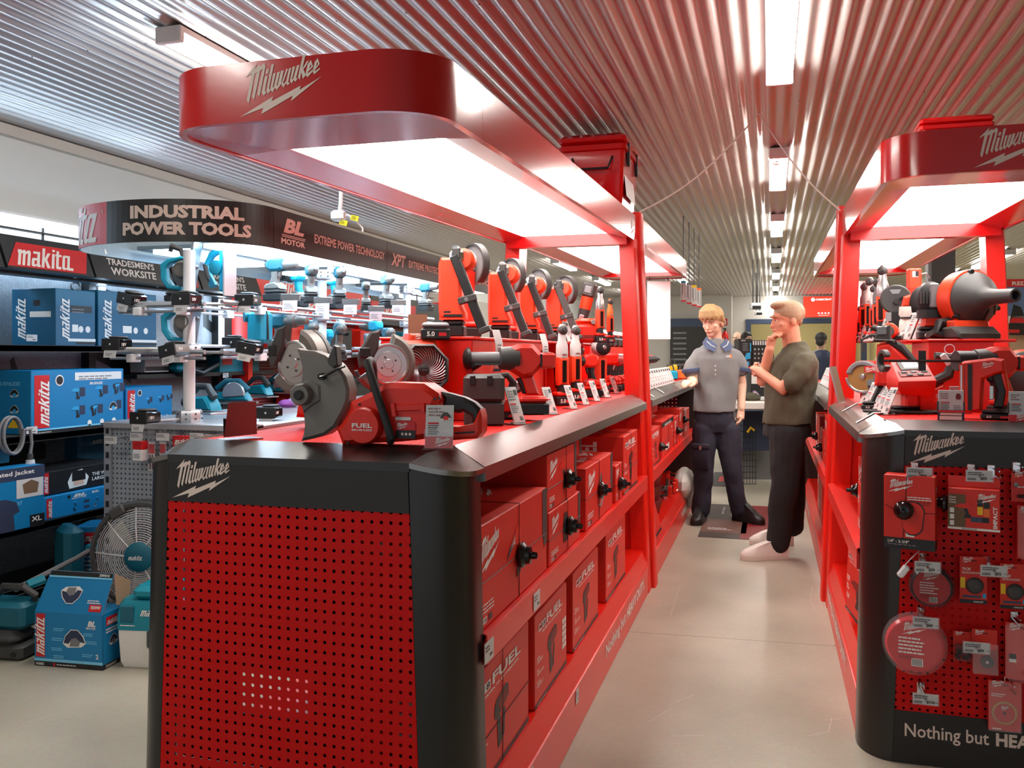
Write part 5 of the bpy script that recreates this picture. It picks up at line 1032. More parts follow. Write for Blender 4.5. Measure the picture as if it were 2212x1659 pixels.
# dust extractor carton, corner towards the aisle
p = pan(1968, 1185, .09); t = thing('extractor_carton', 'red carton with a black round knob hanging top left on the end panel', 'carton', (p.x, YP - .075, p.z), -14)
w, d, h = .15, .062, .235; b = MB(); b.box((-w / 2, -d / 2, 0), (w / 2, d / 2, h), 'red_box', bev=.002); M = FRONT(-w / 2, -d / 2, 0); q = M @ TR(0, 0, .0004)
b.rect(0, 0, w, .035, 'black', M); b.text("1/4\" - 3-3/4\"", 'print_white', q @ TR(.012, .018, 0), h=.01); b.lines(.012, .012, .1, 1, .006, 'grey', q); b.logo(LOGO_W, .075, 'print_white', M @ TR(.012, .18, 0)); b.lines(.07, .165, .07, 2, .007, 'print_white', M, rag=.1); b.lines(.07, .15, .07, 2, .007, 'red_dark', M, rag=.1)
b.prism(circ(.085, .12, .035, 14, 0, 180) + circ(.085, .075, .03, 14, 180, 360), -.0006, 0, 'black', M @ RX(-90)); b.prism(circ(.084, .118, .033, 14, 0, 180) + circ(.084, .077, .028, 14, 180, 360), -.0012, 0, 'red_tool', M @ RX(-90)); b.rect(.065, .04, .09, .055, 'print_white', M); b.text('OSHA', 'black', q @ TR(.068, .045, 0), h=.006)
b.tube([(-w / 2 + .055, -d / 2 - .001, 0), (-w / 2 + .068, -d / 2 - .001, h)], .0009, 'black', 4); b.tube([(-w / 2, -d / 2 - .001, .14), (-w / 2 + .045, -d / 2 - .001, .115), (w / 2, -d / 2 - .001, .12)], .0009, 'black', 4)
R_ = fr((w / 2, -d / 2, 0), (0, 1, 0), (0, 0, 1)); b.logo(LOGO_W, .035, 'print_white', R_ @ TR(.012, .18, 0)); b.rect(0, 0, d, .03, 'black', R_)
b.build('box_body', t); knob_tag(t, Matrix(frame((-w / 2 + .06, -d / 2 - .001, .125), (1, 0, 0), (0, 0, 1))), .03)
# socket set
p = pan(2108, 1146, .1); t = thing('socket_set', 'red socket set box with printed drill and three coloured sockets', 'socket set', (p.x, YP - .07, p.z), -12)
w, d, h = .145, .06, .13; b = MB(); b.box((-w / 2, -d / 2, 0), (w / 2, d / 2, h), 'red_box', bev=.002); M = FRONT(-w / 2, -d / 2, 0); q = M @ TR(0, 0, .0004)
b.rect(0, .008, .05, h - .02, 'brown', M); b.rect(.0, 0, w, .007, 'print_white', M); b.logo(LOGO_W, .055, 'print_white', M @ TR(.08, .085, 0)); b.text('IMPACT', 'print_white', M @ TR(.138, .01, 0) @ RZ(90), h=.012, w=.068, bold=.03); b.rect(.083, .05, .098, .075, 'yellow', M); b.rect(.083, .075, .098, .098, 'black', M); b.rect(.1, .045, .117, .07, 'orange', M); b.rect(.1, .07, .117, .09, 'black', M); b.rect(.065, .026, .095, .042, 'frame_blue', M); b.rect(.095, .026, .115, .042, 'black', M)
tool_print(b, q @ TR(.02, .035, 0), .05, 'drill'); 
for k in range(3): b.rect(.006, .012 + .02 * k, .018, .027 + .02 * k, 'print_white', q); b.text(('21mm', '19mm', '17mm')[k], 'print_white', q @ TR(.004, .082 + .008 * k, 0), h=.006)
b.text('SHOCKWAVE', 'black', q @ TR(.04, .001, 0), h=.005); b.build('box_body', t)
b = MB(); b.box((-w / 2, .0, h + .0005), (w / 2, .004, h + .035), 'red_box'); b.build('hang_tab', t)
knob_tag(t, Matrix(frame((-w / 2 - .001, 0, .075), (0, -1, 0), (0, 0, 1))), .026)
def blister(label, x0, y0, x1, y1, fill, off=.035, name='blister_pack', group='blister packs on the right end panel'):
    a = pan(x0, y1, off); c = pan(x1, y0, off); w = c.x - a.x; h = c.z - a.z
    t = thing(name, label, 'blister pack', ((a.x + c.x) / 2, YP - off, a.z), random.uniform(-5, 3), group)
    b = MB(); b.box((-w / 2, -.0008, 0), (w / 2, .0008, h), 'red_box'); M = FRONT(-w / 2, -.0008, 0); b.logo(LOGO_W, w * .42, 'print_white', M @ TR(w * .08, h * .86, 0)); b.rect(w * .42, h * .9, w * .62, h * .93, 'red_dark', M); fill(b, M, w, h); b.build('card', t)
    return t, w, h
def tick(b, M, w, h):
    b.text('TICK', 'print_white', M @ TR(w * .08, h * .7, 0), h=h * .06, bold=.03, shear=.2); b.lines(w * .08, h * .66, w * .7, 2, h * .025, 'print_white', M, rag=.1); b.rect(0, 0, w, h * .08, 'black', M); b.text('ONE-KEY', 'print_white', M @ TR(w * .5, h * .02, .0003), h=h * .035); b.rect(w * .02, h * .32, w * .2, h * .55, 'yellow', M); b.rect(w * .84, h * .12, w * .96, h * .22, 'cyan_print', M); b.rect(w * .1, h * .12, w * .78, h * .17, 'frame_blue', M)
for (lb, q4) in (('red finder card with a dark round device, left of the two', (2073, 1204, 2132, 1301)), ('red finder card cut by the right edge, right of the two', (2160, 1220, 2219, 1313))):
    t, w, h = blister(lb, *q4, tick); b = MB(); b.M = TR(.004, -.001, h * .38) @ RX(90); b.lathe([(w * .34, 0), (w * .3, .008), (w * .22, .012), (w * .1, .0121)], 'charcoal', 20); b.build('tracker', t)
def spool(label, cx, cy, r, shell, core, lab):
    p = pan(cx, cy, .05); t = thing('line_spool', label, 'line spool', (p.x, YP - .03, p.z), -8, 'trimmer line spools on the right end panel')
    b = MB(); b.M = RX(90); b.lathe([(r * .8, -.02), (r, -.01), (r * 1.02, .01), (r * .98, .035), (r * .86, .045)], shell, 36); b.build('clear_case', t)
    b = MB(); b.M = RX(90); b.lathe([(r * .8, -.01), (r * .9, 0), (r * .92, .02), (r * .84, .03)], core, 36); b.build('line_coil', t)
    b = MB(); b.M = RX(90); b.lathe([(r * .8, .031), (r * .8, .034)], 'red_print', 36); b.M = I4; M = FRONT(0, -.034, 0); b.logo(LOGO_W, r * .75, 'print_white', M @ TR(-r * .4, r * .34, 0)); b.lines(-r * .5, r * .2, r * .8, 5, r * .12, 'print_white', M); b.lines(-r * .5, -r * .4, r * .6, 2, r * .06, 'red_dark', M)
    b.rect(-r * .1, -r * .68, r * .25, -r * .42, 'print_white', M)
    for k in range(7): b.rect(-r * .07 + r * .043 * k, -r * .66, -r * .07 + r * .043 * k + r * .02, -r * .44, 'black', M @ TR(0, 0, .0004))
    b.build('label', t); return t
spool('black trimmer line spool in a clear case, upper of the two', 2014, 1268, .068, 'smoke_plastic', 'black', None)
t = spool('red trimmer line spool in a clear case, larger and lower of the two', 1978, 1392, .097, 'clear_plastic', 'pink_plastic', None)
t = thing('security_tag', 'white security tag hanging beside the black line spool', 'security tag', pan(1952, 1233, .09), 0); b = MB(); b.M = RY(35); b.box((-.011, -.008, -.024), (.011, .008, .02), 'white', bev=.005); b.build('tag_body', t); b = MB(); b.tube([(0, 0, .015), (.03, 0, .05), (.05, .03, .06)], .0015, 'white', 5); b.build('strap', t)
t, w, h = blister('small clear pack of black bits behind the $99 ticket', 2059, 1366, 2102, 1427, lambda b, M, w, h: None, .03); b = MB(); b.box((-w * .45, -.016, h * .05), (w * .45, -.001, h * .6), 'smoke_plastic', bev=.003); b.build('bubble', t); b = MB()
for k in range(14): b.ball((random.uniform(-.35, .35) * w, -.008, h * random.uniform(.12, .42)), .005, 'black', 6)
b.build('bits', t)
t, w, h = blister('clear bag holding a small grey wheel beside the $99 ticket', 2100, 1362, 2154, 1451, lambda b, M, w, h: b.rect(0, 0, w, h * .55, 'smoke_plastic', M), .05); b = MB(); b.M = TR(.006, -.002, h * .27) @ RX(90); b.lathe([(w * .26, 0), (w * .26, .008), (w * .1, .0085)], 'charcoal', 20); b.M = TR(.006, -.011, h * .27) @ RX(90); b.lathe([(w * .08, 0), (w * .05, .002)], 'silver', 12); b.build('wheel', t); b = MB(); b.box((-w * .5, -.018, 0), (w * .5, -.0155, h * .7), 'clear_plastic'); b.build('bag_film', t)
t, w, h = blister('red card with a round diamond disc at the bottom right of the end panel', 2134, 1474, 2205, 1575, lambda b, M, w, h: (b.lines(w * .1, h * .72, w * .5, 2, h * .04, 'print_white', M), b.rect(w * .12, h * .02, w * .4, h * .05, 'print_tan', M)), .03)
b = MB(); b.M = TR(0, -.001, h * .36) @ RX(90); b.lathe([(w * .39, 0), (w * .39, .002), (w * .32, .0024)], 'gold', 36); b.M = TR(0, -.0035, h * .36) @ RX(90); b.lathe([(w * .32, 0), (w * .32, .0006), (w * .06, .0007)], 'red_print', 30); b.M = TR(0, -.0046, h * .36) @ RX(90); b.lathe([(w * .05, 0), (w * .05, .0004)], 'black', 14); b.M = I4; b.logo(LOGO_W, w * .26, 'print_white', FRONT(-w * .13, -.0045, h * .42)); b.build('diamond_disc', t); b = MB(); b.box((-w * .5, -.012, 0), (w * .5, -.0105, h), 'clear_plastic', bev=.0004); b.build('cover', t)
t, w, h = blister('red card with four black bits cut by the right edge at the top', 2184, 1024, 2250, 1083, lambda b, M, w, h: b.lines(w * .2, h * .5, w * .5, 1, h * .1, 'print_white', M), .03); b = MB()
for k in range(4): b.ball((-w * .25 + w * .13 * k, -.006, h * .2), .006, 'black', 8)
b.build('bits', t); b = MB(); b.ball((-w * .35, -.006, h * .6), .008, 'grey', 8); b.build('rivet', t)
t, w, h = blister('clear pack at the right edge below the card of bits', 2197, 1094, 2262, 1206, lambda b, M, w, h: None, .05); b = MB(); b.box((-w * .5, -.03, 0), (w * .5, -.002, h), 'clear_plastic', bev=.01); b.build('bubble', t)
t, w, h = blister('large clear pack with a red fitting at the right edge', 2172, 1350, 2250, 1466, lambda b, M, w, h: (b.rect(w * .1, h * .3, w * .3, h * .45, 'black', M), b.rect(w * .1, h * .3, w * .3, h * .36, 'print_white', M @ TR(0, 0, .0004))), .04); b = MB(); b.box((-w * .52, -.04, 0), (w * .5, -.002, h * 1.02), 'clear_plastic', bev=.012); b.build('bubble', t); b = MB(); b.tube([(.0, -.02, h * .1), (.02, -.02, h * .2), (.02, -.02, h * .1), (0, -.02, h * .1)], .01, 'red_tool', 8); b.build('fitting', t)
# ---- cartons under the right counter, aisle side ----
def rc(px0, px1, yb_px, z, h, label, x=None, rz=-90, **k):
    X = CR - .44 if x is None else x; a = onX(px0, yb_px, X); c = onX(px1, yb_px, X); y0, y1 = min(a.y, c.y), max(a.y, c.y)
    return carton(label, 'red cartons on the right kiosk shelves', (X, (y0 + y1) / 2, z), rz, y1 - y0, .2, h, **k)
carton('red carton standing on the right shelf behind the steel column', 'red cartons on the right kiosk shelves', (CR - .40, 3.75, ZS), -90, .30, .2, .26, pic='drill', knob=(.3, .5, .03), wires=True)
carton('red carton leaning forward on the right shelf beside the steel column', 'red cartons on the right kiosk shelves', (CR - .43, 3.50, ZS), -90, .17, .1, .2, style='plain')
t = carton('red torn carton tilted on the bottom deck of the right kiosk', 'red cartons on the right kiosk shelves', (CR - .43, 3.80, .25), -78, .2, .16, .29, style='fuel', pic='drill', tilt=0); t.rotation_euler[1] = math.radians(7); t.location.z = .285
carton('red carton at the bottom far side of the right kiosk', 'red cartons on the right kiosk shelves', (CR + .42, 4.0, .2455), 90, .4, .2, .28, style='fuel', pic='drill')
carton('red carton on the far side of the right shelf', 'red cartons on the right kiosk shelves', (CR + .43, 4.2, ZS), 90, .5, .2, .25, pic='drill')
# ================= blue brand: island with the lit header =================
GX, GY0, GY1, GT = -2.71, 3.60, 6.9, 1.02
t = thing('gondola_display', 'grey metal display island with punched end panel under the lit black header', 'display island', (0, 0, 0))
for x in (-3.12, -2.30): 
    b = MB(); b.box((x - .02, GY0 - .02, 0), (x + .02, GY0 + .03, GT), 'alu')
    for k in range(16): b.box((x - .009, GY0 - .0215, .06 + .06 * k), (x + .009, GY0 - .019, .09 + .06 * k), 'black')
    b.build('upright', t)
b = MB(); b.box((-3.10, GY0 - .006, .06), (-2.32, GY0 + .006, .42), 'peg_grey'); b.build('end_panel', t)
b = MB(); b.box((-3.10, GY0 - .006, .424), (-2.32, GY0 + .006, GT - .03), 'peg_grey'); b.build('end_panel', t)
for x in (-3.10, -2.32): b = MB(); b.box((x - .006, GY0 + .01, .06), (x + .006, GY1, GT - .03), 'alu'); b.build('side_panel', t)
b = MB(); b.box((-3.14, GY0 - .03, GT - .035), (-2.28, GY1, GT), 'alu', bev=.006); b.build('top_deck', t)
# punched panel needs its holes on its own x,z: done by object coordinates
PY = (3.66, 4.98, 6.33)
pl = ('nearest white display post of the blue tool island, under the curved sign', 'second white display post of the blue tool island', 'third white display post of the blue tool island, beside the nail gun')
for k, y in enumerate(PY):
    t = thing('display_post', pl[k], 'display post', (GX, y, GT), 0, 'display posts of the blue island')
    b = MB(); b.cyl((0, 0, .0), (0, 0, .835), .028, 'white', 20); b.build('tube', t)
    for z in (.0, .32, .54) + ((.8,) if k else ()):
        b = MB(); b.lathe([(.06, z), (.062, z + .01), (.062, z + .05), (.056, z + .06)], 'alu', 8)
        for a in range(8):
            for zz in (z + .018, z + .042): b.ball((.06 * math.cos(a * PI / 4 + .39), .06 * math.sin(a * PI / 4 + .39), zz), .005, 'charcoal', 6)
        b.build('clamp_collar', t)
# header: rounded end, flat boards, lit soffit
HZ0, HZ1 = 1.842, 2.03
t = thing('header_sign', 'long black lit header sign with a rounded end reading INDUSTRIAL POWER TOOLS', 'sign', (0, 0, 0))
A_, B_, CY = .50, .36, 3.60
def hp(a, k=1.0): return (GX + A_ * k * math.cos(a), CY + B_ * k * math.sin(a))
def arc_strip(name, a0, a1, m, n=24):
    b = MB(); P = [hp(a0 + (a1 - a0) * i / n) for i in range(n + 1)]; Q = [hp(a0 + (a1 - a0) * i / n, .985) for i in range(n + 1)]
    for i in range(n):
        for (u, v, mm) in ((P[i], P[i + 1], m), (Q[i + 1], Q[i], 'slate')): b.put([(u[0], u[1], HZ0), (v[0], v[1], HZ0), (v[0], v[1], HZ1), (u[0], u[1], HZ1)], [(0, 1, 2, 3)], mm)
        b.put([(P[i][0], P[i][1], HZ0), (P[i + 1][0], P[i + 1][1], HZ0), (Q[i + 1][0], Q[i + 1][1], HZ0), (Q[i][0], Q[i][1], HZ0)], [(0, 1, 2, 3)], 'alu')
    return b
def bend(b, geo, w, h, s0, z0, m):
    """lettering bent round the header; s runs from its left end in metres of arc"""
    vs, fs = geo[0], geo[1]; out = []
    for x, y in vs:
        a = s_to_a(s0 + x * w); p = hp(a, 1.004); out.append((p[0], p[1], z0 + y * h))
    b.put(out, fs, m)
_tab = []; _acc = 0.0; _pp = hp(-PI)
for i in range(401):
    a = -PI + PI * i / 400; q = hp(a); _acc += math.hypot(q[0] - _pp[0], q[1] - _pp[1]); _tab.append((_acc, a)); _pp = q
def s_to_a(s):
    for i in range(400):
        if _tab[i + 1][0] >= s: 
            f = (s - _tab[i][0]) / max(1e-9, _tab[i + 1][0] - _tab[i][0]); return _tab[i][1] + f * (_tab[i + 1][1] - _tab[i][1])
    return 0.0
def px_to_s(px_):
    best = None
    for s, a in _tab:
        p = hp(a); r = p[0] * _c + p[1] * _s; d = -p[0] * _s + p[1] * _c
        e = abs(CX0 + FPX * r / d - px_)
        if a > -2.55 and (best is None or e < best[0]): best = (e, s)
    return best[1]
s_red = px_to_s(230)
b = arc_strip('r', -PI, s_to_a(s_red), 'red_print', 14); wv = LOGO_M
bend(b, LOGO_M, .62, .62, s_red - .63, HZ0 + .012, 'print_white')
bend(b, text_geo('R', .02), .012, .018, s_red - .032, HZ1 - .05, 'print_tan'); b.build('red_end_panel', t)
b = arc_strip('k', s_to_a(s_red), 0.0, 'header_black', 30)
g = text_geo('INDUSTRIAL', .05); s0, s1 = px_to_s(282), px_to_s(528); bend(b, g, s1 - s0, .058, s0, HZ1 - .085, 'print_tan')
g = text_geo('POWER TOOLS', .05); s0, s1 = px_to_s(266), px_to_s(543); bend(b, g, s1 - s0, .058, s0, HZ0 + .03, 'print_tan'); b.build('curved_panel', t)
XH = GX + A_
ys_ = [CY + .002, 4.86, 6.12, 7.3]
for k in range(3):
    b = MB(); b.box((XH - .006, ys_[k] + .002, HZ0), (XH, ys_[k + 1] - .002, HZ1), 'header_black')
    M = fr((XH, ys_[k], HZ0), (0, 1, 0), (0, 0, 1))
    if k == 0:
        b.text('BL', 'print_tan', M @ TR(.085, .085, 0), h=.07, w=.19, bold=.05, shear=.25); b.rect(.07, .072, .29, .076, 'print_tan', M); b.rect(.07, .064, .285, .068, 'print_tan', M); b.text('MOTOR', 'print_tan', M @ TR(.065, .03, 0), h=.028, w=.22, bold=.035)
        b.text('EXTREME POWER TECHNOLOGY', 'print_tan', M @ TR(.38, .07, 0), h=.045, w=.84, bold=.02)
    else:
        b.text('XPT', 'print_tan', M @ TR(.06, .05, 0), h=.075, w=.22, bold=.03, shear=.25); b.text('EXTREME PROTECTION' if k == 1 else 'TECHNOLOGY', 'print_tan', M @ TR(.33, .06, 0), h=.045, w=.66, bold=.02)
    b.build('flat_panel', t)
b = MB(); b.box((GX - A_, CY, HZ0), (GX - A_ + .006, 7.3, HZ1), 'slate'); b.build('rear_panel', t)
for k in range(3):
    b = MB(); b.box((GX - .46, ys_[k] + .25, HZ0 + .05), (XH - .04, ys_[k + 1] - .1, HZ0 + .07), 'slate'); b.build('soffit', t)
    b = MB(); b.box((GX + .05, ys_[k] + .1, HZ0 + .028), (XH - .06, ys_[k + 1] - .15, HZ0 + .05), 'led_light'); b.build('light_panel', t)
    b = MB(); b.box((GX - .36, ys_[k] + .25, HZ0 + .028), (GX - .18, ys_[k + 1] - .25, HZ0 + .05), 'led_light'); b.build('light_panel', t)
# rails carrying the tools
def rail(label, x0, y0, x1, y1, z, m='alu'):
    t = thing('display_rail', label, 'display rail', (0, 0, 0), 0, 'aluminium rails of the blue island'); b = MB(); b.tube([(x0, y0, z), (x1, y1, z)], .012, m, 6); b.tube([(x0, y0, z - .03), (x1, y1, z - .03)], .008, m, 6); b.build('bar', t)
    for f in (.25, .75):
        b = MB(); x = x0 + (x1 - x0) * f; y = y0 + (y1 - y0) * f; b.box((x - .02, y - .03, z - .05), (x + .02, y + .03, z - .01), 'white', bev=.003); b.build('bracket', t)
XR = -2.50
rail('upper aluminium rail between the first and second white post, aisle side', XR, 3.62, XR, 4.95, 1.60); rail('upper aluminium rail between the second and third white post, aisle side', XR, 4.99, XR, 6.35, 1.62)
rail('lower aluminium rail between the first and second white post, aisle side', XR, 3.62, XR, 4.95, 1.365); rail('lower aluminium rail between the second and third white post, aisle side', XR, 4.99, XR, 6.35, 1.385)
rail('upper aluminium rail across the near end of the blue island', -3.05, 3.58, -2.55, 3.56, 1.585); rail('lower aluminium rail across the near end of the blue island', -3.1, 3.58, -2.55, 3.56, 1.36)
rail('upper aluminium rail on the wall side of the blue island', -2.92, 3.62, -2.92, 6.3, 1.60)
# clamps with a battery and a price tab
def clamp(px_, py_, d, rz, label, ry=0, batt=True):
    p = at(px_, py_, d); t = thing('display_clamp', label, 'display clamp', p, rz, 'black display clamps on the rails')
    b = MB(); b.M = RY(ry); b.box((-.05, -.008, -.028), (.05, .0, .028), 'black', bev=.002); b.ball((0, -.01, 0), (.006, .003, .006), 'silver', 8); b.build('end_plate', t)
    if batt:
        if px_ < 560:
            L = Matrix.Translation(p) @ RZ(rz); q = L.inverted() @ Vector((GX, PY[0], p.z - .02)); b = MB(); b.tube([(0, .03, -.02), q], .009, 'alu', 6); b.build('arm', t)
        b = MB(); b.M = RY(ry); b.box((-.042, 0, -.026), (.042, .1, .028), 'black_gloss', bev=.008); b.box((-.03, .01, .028), (.03, .09, .04), 'charcoal', bev=.006); b.text('18V', 'print_white', fr((.042, .02, -.008), (0, 1, 0), (0, 0, 1)), h=.016, bold=.03); b.build('battery', t)
    b = MB(); b.M = RY(ry); b.loft([[(-.034, -.012, -.062), (.034, -.012, -.062), (.034, -.0105, -.062), (-.034, -.0105, -.062)], [(-.036, -.005, -.026), (.036, -.005, -.026), (.036, -.0035, -.026), (-.036, -.0035, -.026)]], 'card'); b.lines(-.02, -.045, .04, 2, .008, 'grey', FRONT(0, -.0135, 0)); b.build('price_tab', t)
for (x, y, d, rz, ry, lb) in ((270, 645, 4.25, -10, 12, 'black clamp at the left end of the upper end rail'), (392, 646, 4.05, 0, 0, 'black clamp on the nearest white post, upper rail'), (528, 648, 4.3, 5, 0, 'black clamp on the upper rail right of the second teal saw'), (240, 744, 4.15, 0, 0, 'black clamp with a silver disc at the left end of the lower end rail'),
                          (362, 757, 4.0, -8, -12, 'tilted black clamp on the nearest white post, lower rail'), (532, 752, 4.2, 5, 10, 'black clamp on the lower rail right of the nearest post'), (300, 903, 4.05, -5, 0, 'black clamp above the red hanging packs'), (575, 892, 4.35, 5, 0, 'black clamp behind the dark red sign card, on the island top'), (500, 740, 4.6, 15, 0, 'black clamp lying back on the lower rail')):
    clamp(x, y, d, rz, lb, ry)
b = MB()
# drills on the rails
dr = 'drills on the upper rail of the blue island'; dr2 = 'drivers on the lower rail of the blue island'
K = dict(cb='teal_dark', cg='taupe', cn='taupe', cc='taupe', amp=None, cap='charcoal', logo='K')
K2 = dict(K); K2['cb'] = 'teal_dark'
first = {}
def mk(px_, pb, d, rz, head, label, group, sc=.95, **kk):
    p = at(px_, pb, d)
    key = (head, tuple(sorted(kk.items())))
    if key not in first: first[key] = pistol('cordless_drill', label, 'cordless drill', p, rz, group, head=head, L=.17, sc=sc, **{**K, **kk}); return
    dup(first[key], p, rz, label, group, sc)
for (x, pb, d, rz, hd, lb, sc) in ((605, 650, 4.72, -8, 'chuck', 'leftmost teal drill with a long chuck on the upper rail', 1.02), (674, 654, 5.0, -50, 'impact', 'rounded teal driver on the upper rail, left of the second white post', .98), (735, 656, 5.25, -52, 'impact', 'rounded teal driver on the upper rail, right of the second white post', .98), (791, 670, 5.55, -60, 'impact', 'small grey driver with a round back on the upper rail', .80), (838, 666, 5.8, -45, 'impact', 'rounded teal driver on the upper rail, left of the third white post', 1.0), (925, 672, 6.35, -20, 'chuck', 'grey driver on the upper rail behind the large red nail gun', .9)):
    mk(x, pb, d, rz, hd, lb, dr, sc)
for (x, pb, d, rz, hd, lb, sc) in ((612, 772, 4.72, -8, 'hammer', 'large teal hammer drill with a silver ring on the lower rail', 1.02), (674, 778, 5.0, -48, 'impact', 'rounded teal driver on the lower rail left of the second white post', .98), (735, 778, 5.25, -50, 'impact', 'rounded teal driver on the lower rail right of the second white post', .98), (796, 786, 5.5, -60, 'impact', 'small grey driver on the lower rail above the red fan', .85), (840, 780, 5.8, -48, 'impact', 'rounded teal driver on the lower rail behind the red fan', .98)):
    mk(x, pb, d, rz, hd, lb, dr2, sc)
for (x, pb, d, lb) in ((640, 664, 5.9, 'bright teal impact tool on the wall-side rail behind the second driver'), (718, 668, 6.3, 'bright teal tool on the wall-side rail behind the second white post'), (700, 790, 6.0, 'bright teal tool behind the second white post on the lower tier'), (808, 765, 6.6, 'tall bright teal grease tool behind the lower drivers')):
    mk(x, pb, d, 150, 'hammer', lb, 'teal tools on the wall side of the blue island', 1.1, cb='teal_light', cg='teal')
# price tabs below the drills
for k, (x, y, d) in enumerate(((627, 655, 4.6), (697, 661, 4.9), (757, 664, 5.15), (812, 678, 5.45), (860, 664, 5.7))):
    p = at(x, y, d); t = thing('price_tab', ('pink price tab below the leftmost drill', 'pink price tab below the driver left of the second post', 'pink price tab below the driver right of the second post', 'pink price tab below the small grey driver', 'pink price tab below the driver left of the third post')[k], 'price ticket', p, 20, 'pink price tabs on the upper rail')
    b = MB(); b.box((-.05, -.006, .015), (.05, .03, .05), 'steel', bev=.003); b.box((-.01, .02, .0), (.01, .14, .02), 'steel'); b.build('holder', t); b = MB(); b.M = RX(-14); b.box((-.038, -.01, -.045), (.038, -.008, .012), 'tag_pink'); b.lines(-.03, -.01, .05, 3, .011, 'grey', FRONT(0, -.0105, 0)); b.build('tab', t)
# upright circular saws by the first post
def saw_up(label, p, rz, sc=1.0, bright='teal_light'):
    t = thing('circular_saw', label, 'circular saw', p, rz, 'teal saws standing on the rails', sc=sc)
    b = MB(); b.prism([(.06, .0), (.075, .0), (.12, .29), (.105, .29)], -.05, .05, 'silver', ch=.002); b.build('sole_plate', t)
    b = MB(); b.prism([(-.05, .04), (-.085, .09), (-.09, .17), (-.05, .2), (.03, .215), (.06, .2), (.02, .19), (-.03, .175), (-.055, .15), (-.05, .1), (-.02, .06), (.03, .05), (.03, .03)], -.024, .024, bright, ch=.008); b.build('handle', t)
    b = MB(); b.M = TR(.04, -.02, .14) @ RX(90); b.lathe([(.05, -.03), (.052, .0), (.04, .03), (.034, .032), (.034, .028), (.01, .028)], 'taupe', 22); b.build('motor', t)
    b = MB(); b.prism(circ(.045, .12, .075, 18, 30, 250), .0, .03, 'grey', ch=.004); b.build('blade_guard', t)
    b = MB(); b.tube([(-.04, 0, .24), (-.03, 0, .27), (.02, 0, .25), (.03, 0, .21)], [.012, .018, .014, .01], 'charcoal', 8); b.build('front_knob', t)
    battery(t, (-.01, 0, -.03), .1, .07, .055, None, cap='charcoal')
    return t
saw_up('teal circular saw standing left of the nearest white post, upper tier', at(383, 640, 4.35), 10, .92)
saw_up('teal circular saw standing left of the nearest white post, lower tier', at(385, 752, 4.3), 10, .92)
p = at(472, 640, 4.45); t = thing('planer', 'teal planer standing on end right of the nearest white post', 'planer', p, -6)
b = MB(); b.box((.03, -.04, .02), (.065, .04, .29), 'teal_light', bev=.01); b.box((.066, -.045, .0), (.075, .045, .3), 'silver'); b.build('body', t)
b = MB(); b.tube([(.02, 0, .24), (-.04, 0, .21), (-.075, 0, .16), (-.055, 0, .1), (-.03, 0, .05)], [.018, .02, .018, .016, .022], 'teal_light', 9); b.build('handle', t); b = MB(); b.tube([(-.078, -.001, .165), (-.06, -.001, .1), (-.035, 0, .06)], .0185, 'charcoal', 9); b.build('grip_pad', t)
b = MB(); b.cyl((.0, 0, .27), (-.06, 0, .285), .022, 'teal', 14); b.build('depth_knob', t); b = MB(); b.M = TR(.02, -.03, .14) @ RX(90); b.lathe([(.038, -.02), (.038, .02), (.02, .024)], 'teal', 18); b.build('belt_cover', t)
p = at(556, 742, 4.55); t = thing('blower_tool', 'teal corded tool with a coiled cable beside the planer, lower tier', 'power tool', p, 0)
b = MB(); b.box((-.04, -.05, .0), (.07, .05, .17), 'teal_light', bev=.02); b.cyl((-.06, -.03, .14), (-.03, .0, .14), .03, 'teal', 14); b.build('body', t); b = MB(); b.tube([(-.03, -.02, .17), (.0, -.02, .21), (.05, -.02, .2), (.07, -.02, .14), (.075, -.02, .02)], .006, 'black', 6); b.tube([(.01, -.03, .17), (.03, -.03, .2), (.06, -.03, .19)], .006, 'charcoal', 6); b.build('cable', t)
# tools lying on the island top
def lying(label, px_, py_, rz, kind):
    p = onZ(px_, py_, GT); t = thing('planer' if kind else 'circular_saw', label, 'power tool', p, rz, 'teal tools lying on the island top')
    b = MB(); b.prism([(-.13, .02), (-.13, .06), (-.05, .09), (.06, .1), (.1, .06), (.12, .02)], -.045, .045, 'teal', ch=.012); b.build('body', t)
    b = MB(); b.tube([(-.12, 0, .1), (-.05, 0, .15), (.04, 0, .15), (.1, 0, .09)], [.018, .02, .02, .022], 'charcoal' if kind else 'teal_dark', 9); b.build('handle', t)
    b = MB(); b.box((-.15, -.06, 0), (.15, .06, .012), 'silver', bev=.002); b.build('sole_plate', t)
    b = MB(); b.cyl((-.16, -.02, .06), (-.1, 0, .06), .026, 'charcoal', 12); b.build('dust_port', t)
    if not kind: b = MB(); b.prism(circ(.02, .07, .075, 20, -10, 200), -.06, -.035, 'silver', ch=.004); b.build('blade_guard', t)
for (x, y, rz, k, lb) in ((440, 893, -20, 1, 'nearest teal planer lying on the island top behind the white post'), (505, 872, 10, 0, 'teal saw with a silver guard lying on the island top, second from the post'), (560, 858, -15, 1, 'teal planer lying on the island top, third from the post'), (610, 850, 5, 0, 'teal saw lying on the island top, nearest the red saw')):
    lying(lb, x, y, rz, k)
t = thing('cleaning_cloth', 'purple cloth tucked behind the large red saw on the island top', 'cloth', onZ(618, 880, GT), 20); b = MB(); b.ball((0, 0, .02), (.05, .04, .03), 'purple', 10); b.ball((.04, .01, .03), (.04, .03, .03), 'violet', 10); b.build('cloth', t)
